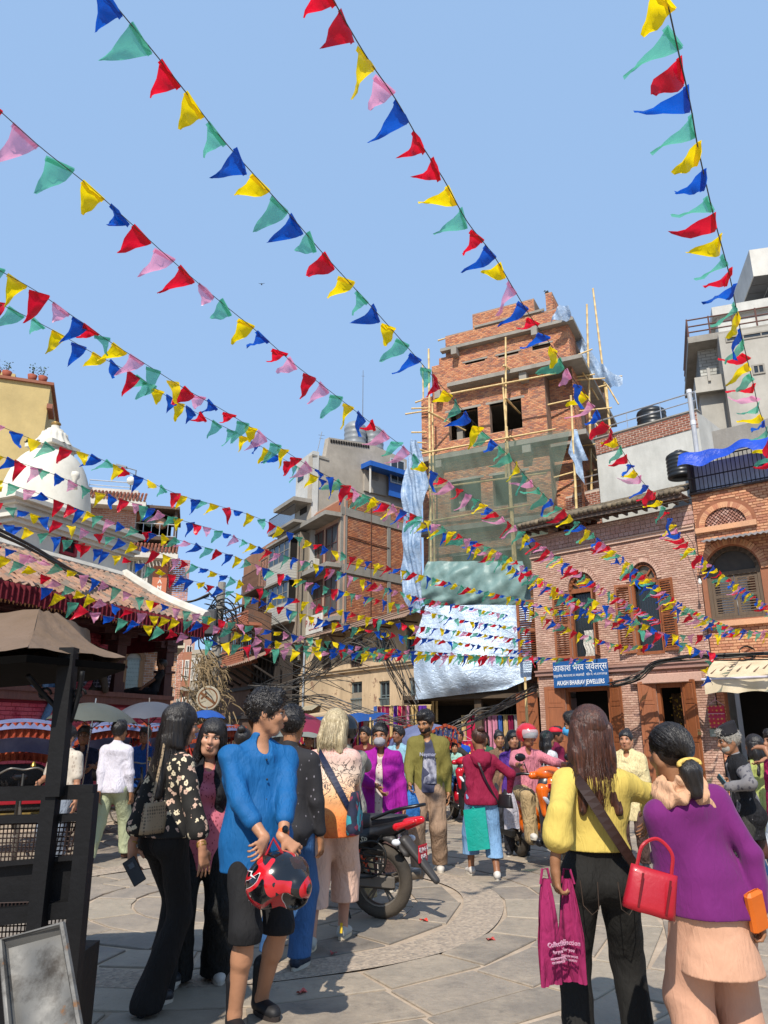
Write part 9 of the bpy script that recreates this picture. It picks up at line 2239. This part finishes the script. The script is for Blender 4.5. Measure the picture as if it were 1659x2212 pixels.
mb=MB();k=len(pts);dz=V((0,0,-.025));mb.raw([p+dz for p in pts]+[p+dz+V((0,0,-.03))for p in pts],[tuple(range(k)),tuple(range(2*k-1,k-1,-1))]+[(i,(i+1)%k,k+(i+1)%k,k+i)for i in range(k)]);mb.build('canopy_underside',mat('painted_shade_canvas','#0b0a09',.95,var=.3,spec=.03),bo)  # shade below the canopy put into the colour: near-black, hardly any specular
for a,b,c in((B3(152,1560,3.22),B3(95,1500,3.2),B3(60,1460,3.1)),(B3(152,1560,3.22),B3(170,1500,3.22),B3(178,1450,3.2))):
 mb=MB();mb.tube(catmull([a,b,c],5),.011,6);mb.tube([b+V((.03*(1-t)*cos(t*9),0,.03*(1-t)*sin(t*9)))for t in np.linspace(0,1,16)],.006,5);mb.build('scroll_bracket',BI,bo,True)
m,nt,b=newmat('stained_tin');v=nt.coord();n1=nt.noise(v,5,8,.7);n2=nt.noise(v,13,6,.7)
o_=nt.mix(nt.ramp(n1.outputs[0],[(.5,(0,0,0)),(.66,(1,1,1))]),hexc('#5f5e5b'),hexc('#2b2620'));o_=nt.mix(nt.ramp(n2.outputs[0],[(.6,(0,0,0)),(.68,(1,1,1))]),o_,hexc('#6b4a2c'));nt.link(o_,b.inputs['Base Color']);nt.link(nt.ramp(n2.outputs[0],[(.3,(.4,.4,.4)),(.7,(.75,.75,.75))]),b.inputs['Roughness']);b.inputs['Metallic'].default_value=.35
t=thing('metal_tray','stained dented tin tray leaning against the black booth at the bottom left','tray',(0,0,0));Yt=2.95
q=[B3(8,2035,Yt),B3(140,2000,Yt),B3(186,2260,Yt-.25),B3(36,2330,Yt-.25)];cen=sum(q,V((0,0,0)))/4;inn=[p.lerp(cen,.13)for p in q];nn=V((0,-.025,.01))
mb=MB();mb.sheet(lambda a,b:tuple(inn[0].lerp(inn[1],a).lerp(inn[3].lerp(inn[2],a),b)+V((0,.01*sin(a*6)*sin(b*7),0))),12,14);mb.build('tray_floor',m,t,True)
mb=MB();mb.raw([*q,*[p+nn for p in q],*inn],[(i,(i+1)%4,4+(i+1)%4,4+i)for i in range(4)]+[(4+i,4+(i+1)%4,8+(i+1)%4,8+i)for i in range(4)]);mb.tube([p+nn for p in q],.012,6,closed=True);mb.build('tray_rim',m,t)
# utility pole wrapped in creeper and cables, round rusty sign
pp=at(449,1600,23);pz=at(452,1258,23).z
t=thing('utility_pole','leaning concrete utility pole tangled in black cables and dry creeper at the lane mouth','pole',(pp.x,pp.y,0))
mb=MB();mb.tube([(0,0,0),(.12,0,pz)],[.2,.12],10);mb.build('pole',CONC,t);CB=mat('cable_black','#1c1c1c',.5)
mb=MB();mb.bevbox((-.1,-.2,pz-1.3),(.35,.3,.8),.05);mb.bevbox((.35,-.1,pz-1.7),(.3,.25,.5),.03);mb.build('junction_box',mat('grey_box','#3c3d3f',.6),t)
r_=random.Random(3)
for k in range(16):
 mb=MB();c=V((r_.uniform(-.2,.3),-.15,pz-r_.uniform(.2,2)));rr=r_.uniform(.15,.5);mb.tube([c+V((rr*cos(q),.1*sin(q*3+k),rr*1.2*sin(q)+r_.uniform(-.03,.03)))for q in np.linspace(0,5.5,14)],.02,4);mb.build('cable_loop',CB,t)
CRP=mat('dry_creeper','#6b5b42',.9,var=.4,nscale=9,c2='#8a775a');mb=MB()
for k in range(1100):
 z=r_.uniform(.8,pz-2.2);w_=.22+.5*max(0,sin((z/(pz-2))*pi));p=V((r_.gauss(-.15,w_*.5),r_.gauss(-.1,.3),z));d=V((r_.uniform(-1,1),r_.uniform(-.6,.6),r_.uniform(-1.2,.3))).normalized()*r_.uniform(.2,.55);q=p+d*.5+V((0,0,-.05));e=p+d+V((0,0,-.2));s_=V((.012,0,.012))
 mb.raw([p-s_,p+s_,q+s_,q-s_,e],[(0,1,2,3),(3,2,4)])
mb.build('creeper',CRP,t,kind='stuff')
s=thing('round_sign','rusty round road sign with peeling diagonal arrow below the creeper covered pole','sign',at(449,1508,22.2));mb=MB();mb.lathe([(.001,0),(.33,0),(.35,.015),(.35,.03),(.001,.03)],28,axis='Y');mb.build('disc',mat('rusty_cream_disc','#8b8474',.7,nscale=4,c2='#a39c8b'),s)
mb=MB();mb.lathe([(.25,-.004),(.29,-.004),(.29,-.001),(.25,-.001),(.25,-.004)],28,axis='Y');mb.box((0,-.006,0),(.5,.004,.07),(0,R(35),0));mb.box((-.12,-.008,.06),(.22,.004,.05),(0,R(-50),0));mb.build('arrow',mat('rust_mark','#4d3726',.8,c2='#7a4a24',nscale=8),s);mb=MB();mb.tube([(0,.05,-2.3),(0,.05,.3)],.035,7);mb.build('sign_post',BAMB,s)
def cables(label,pts,n=1,r=.012,sp=.12,seed=1):
 r_=random.Random(seed);P_0=[at(*p)for p in pts];t=thing('cable_bundle',label,'cables',P_0[0]);m_=len(P_0)
 for k in range(n):
  mb=MB();o=[V((r_.uniform(-1,1),r_.uniform(-1,1),r_.uniform(-1,1)))*sp for _ in P_0];mb.tube([p-P_0[0]for p in catmull([p+q for p,q in zip(P_0,o)],7)],r,5);mb.build('cable',CB if k%3 else mat('grey_cable','#5a544c',.7),t)
cables('thick black cable bundle sweeping over the temple roof to the pole',[(-60,1125,9),(60,1180,11.5),(180,1245,15),(300,1290,19),(400,1300,22),(452,1285,22.8)],7,.016,.06,1)
cables('loose cables fanning from the pole top to the street houses',[(452,1272,22.8),(500,1330,26),(560,1400,29),(640,1450,31),(760,1480,30)],6,.014,.35,2)
cables('tangled cables looping across the old cream house',[(560,1490,27),(630,1480,27),(700,1430,27),(760,1395,26),(820,1380,25),(850,1440,25),(885,1520,25)],16,.014,.38,3)
cables('tangled cables sagging below the arched plaster niche',[(540,1530,27),(620,1500,27),(700,1520,26),(790,1540,25.5),(900,1560,25)],12,.014,.3,4)
cables('black cable run along the ledge of the rose brick house',[(1318,1478,21.9),(1340,1474,21.4),(1380,1462,21),(1420,1430,20.6),(1500,1420,19.8),(1560,1418,19),(1660,1416,18.2)],9,.017,.09,5)
cables('single pale wire stretched before the rose brick house',[(1040,1165,24),(1200,1130,21.5),(1450,1085,18.8),(1500,1075,18.6)],1,.008,0,6)
cables('knot of brown cables under the silver tarpaulin',[(960,1585,19),(1010,1560,19),(1040,1545,19),(1100,1515,20),(1150,1490,21.5)],10,.016,.16,7)
cables('thin wires crossing the lane in front of the white balcony house',[(452,1285,22.8),(560,1330,27),(660,1400,28),(800,1440,28)],4,.012,.3,8)
mb=MB();c_=og.W(*[og.px(cG(1468,162),-.1)[0],-.1,og.px(cG(1468,162),-.1)[1]]);t=thing('wire_coil','coil of black wire hung on the orange brick wall over the awning','coil',c_)
for k in range(3):mb.tube([(.2*cos(q)*(1+.05*k),-.02*k,.16*sin(q)*(1+.06*k))for q in np.linspace(0,6.1,22)],.012,5)
mb.build('coil',CB,t)
# textile stalls under the old houses and the tarpaulin
dim=oh
def cloths(f,x0,x1,z1,z0,y,n,seed,label,name='hanging_scarves'):
 r_=random.Random(seed);t=thing('scarf_rack',label,'textiles',f.W(x0,y,0),f.ang);mb=MB();mb.tube([(0,0,z1),(x1-x0,0,z1)],.02,6);mb.build('rail',BAMB,t);cs=['#b0204a','#c23a7a','#5a2a8a','#8a1c2c','#b87a90','#3a5a9a','#b59a6a','#7a1440','#a8a0a0','#6a2438']
 w_=(x1-x0)/n
 for k in range(n):
  h=(z1-z0)*r_.uniform(.75,1.0);mb=MB();mb.sheet((lambda k,h,ph:lambda a,b:((k+.08+.84*a)*w_,-.04-.03*sin(a*9+ph),z1-h*(1-b)))(k,h,r_.uniform(0,6)),5,3);c=r_.choice(cs);mb.build('scarf',cloth('scarf_'+c[1:],c,.006,20,var=.25),t)
cloths(oh,1.0,4.6,2.2,1.0,-.5,22,1,'rail of pink and red scarves under the old cream house');cloths(oh,5.0,9.3,2.25,.9,-.7,26,2,'rail of striped scarves behind the magenta jacket')
cloths(tw,-.6,1.6,2.5,1.3,-3.2,14,3,'row of bright folded shawls left of the tower shop');cloths(tw,1.9,4.6,2.2,.6,-1.2,14,4,'dark red saris hanging in the tower shop');cloths(pl,1.5,5.8,2.4,1.1,-1.2,18,5,'rail of mixed garments under the grey sheet hood')
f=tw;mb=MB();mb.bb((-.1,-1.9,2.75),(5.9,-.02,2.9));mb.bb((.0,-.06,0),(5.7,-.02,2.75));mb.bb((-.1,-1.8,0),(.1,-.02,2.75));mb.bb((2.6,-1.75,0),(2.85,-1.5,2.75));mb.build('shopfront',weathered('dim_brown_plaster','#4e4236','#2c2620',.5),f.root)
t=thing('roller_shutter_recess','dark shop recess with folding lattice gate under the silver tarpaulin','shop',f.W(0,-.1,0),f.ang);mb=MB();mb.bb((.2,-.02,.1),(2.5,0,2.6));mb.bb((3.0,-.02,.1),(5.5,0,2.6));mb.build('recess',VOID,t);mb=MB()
for k in range(14):x=3.1+k*.18;mb.box((x,-.06,1.3),(.02,.02,2.5),(0,R(8),0));mb.box((x,-.06,1.3),(.02,.02,2.5),(0,R(-8),0))
mb.build('folding_gate',STL,t)
t=thing('stall_canopy','sagging bright blue plastic sheet over the stall behind the black helmet','canopy',at(757,1556,22));t.rotation_euler.z=R(-20);t.scale=(.55,.7,.6);mb=MB();mb.sheet(lambda a,b:((a-.5)*3.4,(b-.5)*2.2,-.25*sin(pi*a)*(1-b)+.35*b+.04*sin(a*17+b*6)),24,10);mb.build('sheet',thin('stall_blue_sheet','#1b4f96',.25,fold=.04,fscale=5),t,True)
for q in(-1.6,1.6):mb=MB();mb.tube([(q,-1.0,-3.4),(q,-1.0,.1)],.05,6);mb.build('cane_post',BAMB,t)
t=thing('stall_awning','long cream board awning over the scarf stalls under the old cream house','awning',oh.W(0,0,0),oh.ang);mb=MB();mb.box((6.2,-1.1,2.42),(6.6,1.8,.05),(R(8),0,0));mb.build('board',mat('cream_board','#b39f82',.8,var=.15),t)
for x in(3.2,6.2,9.2):mb=MB();mb.tube([(x,-1.9,0),(x,-1.9,2.3)],.035,6);mb.build('cane_post',BAMB,t)
t=thing('hanging_dress','crimson dotted dress on a pink hanger in front of the tower shop','dress',at(1003,1600,18.5));mb=MB();mb.sheet(lambda a,b:((a-.5)*(.42+.1*(1-b)),.03*sin(a*14),-.85*(1-b)),10,8);mb.build('cloth',bpy.data.materials['crimson_gold_dots'],t);mb=MB();mb.tube([(-.22,0,0),(0,0,.12),(.22,0,0),(-.22,0,0)],.01,5);mb.tube([(0,0,.12),(0,0,.25)],.006,4);mb.build('hanger',mat('pink_hanger','#b98a9c',.4),t)
for(u,Y,lab)in((1140,21.5,'bamboo prop standing left of the first orange door leaf'),):p=at(u,1600,Y);t=thing('bamboo_prop',lab,'pole',(p.x,p.y,0));mb=MB();pole(mb,(0,0,0),(.02,0,3.1),.05);mb.build('cane',BAMB,t,True)
t=thing('pigeon','grey pigeon perched on the wall of the yellow house','bird',at(60,960,25.5));mb=MB();mb.ell((0,0,.1),(.06,.13,.08),10,6,(R(-25),0,0));mb.ell((0,.1,.22),(.04,.045,.04),8,6);mb.tube([(0,-.1,.05),(0,-.25,0)],[.04,.02],6);mb.build('body',mat('bird_dark','#1b1d20',.6),t,True)
t=thing('flying_bird','tiny bird flying in the open sky left of centre','bird',at(565,614,60));mb=MB();mb.ell((0,0,0),(.06,.16,.05),8,5);mb.raw([(0,.06,.02),(.35,-.02,.12),(0,-.06,.02)],[(0,1,2)]);mb.raw([(0,.06,.02),(-.35,-.02,.12),(0,-.06,.02)],[(2,1,0)]);mb.build('body',mat('bird_dark','#1b1d20',.6),t)
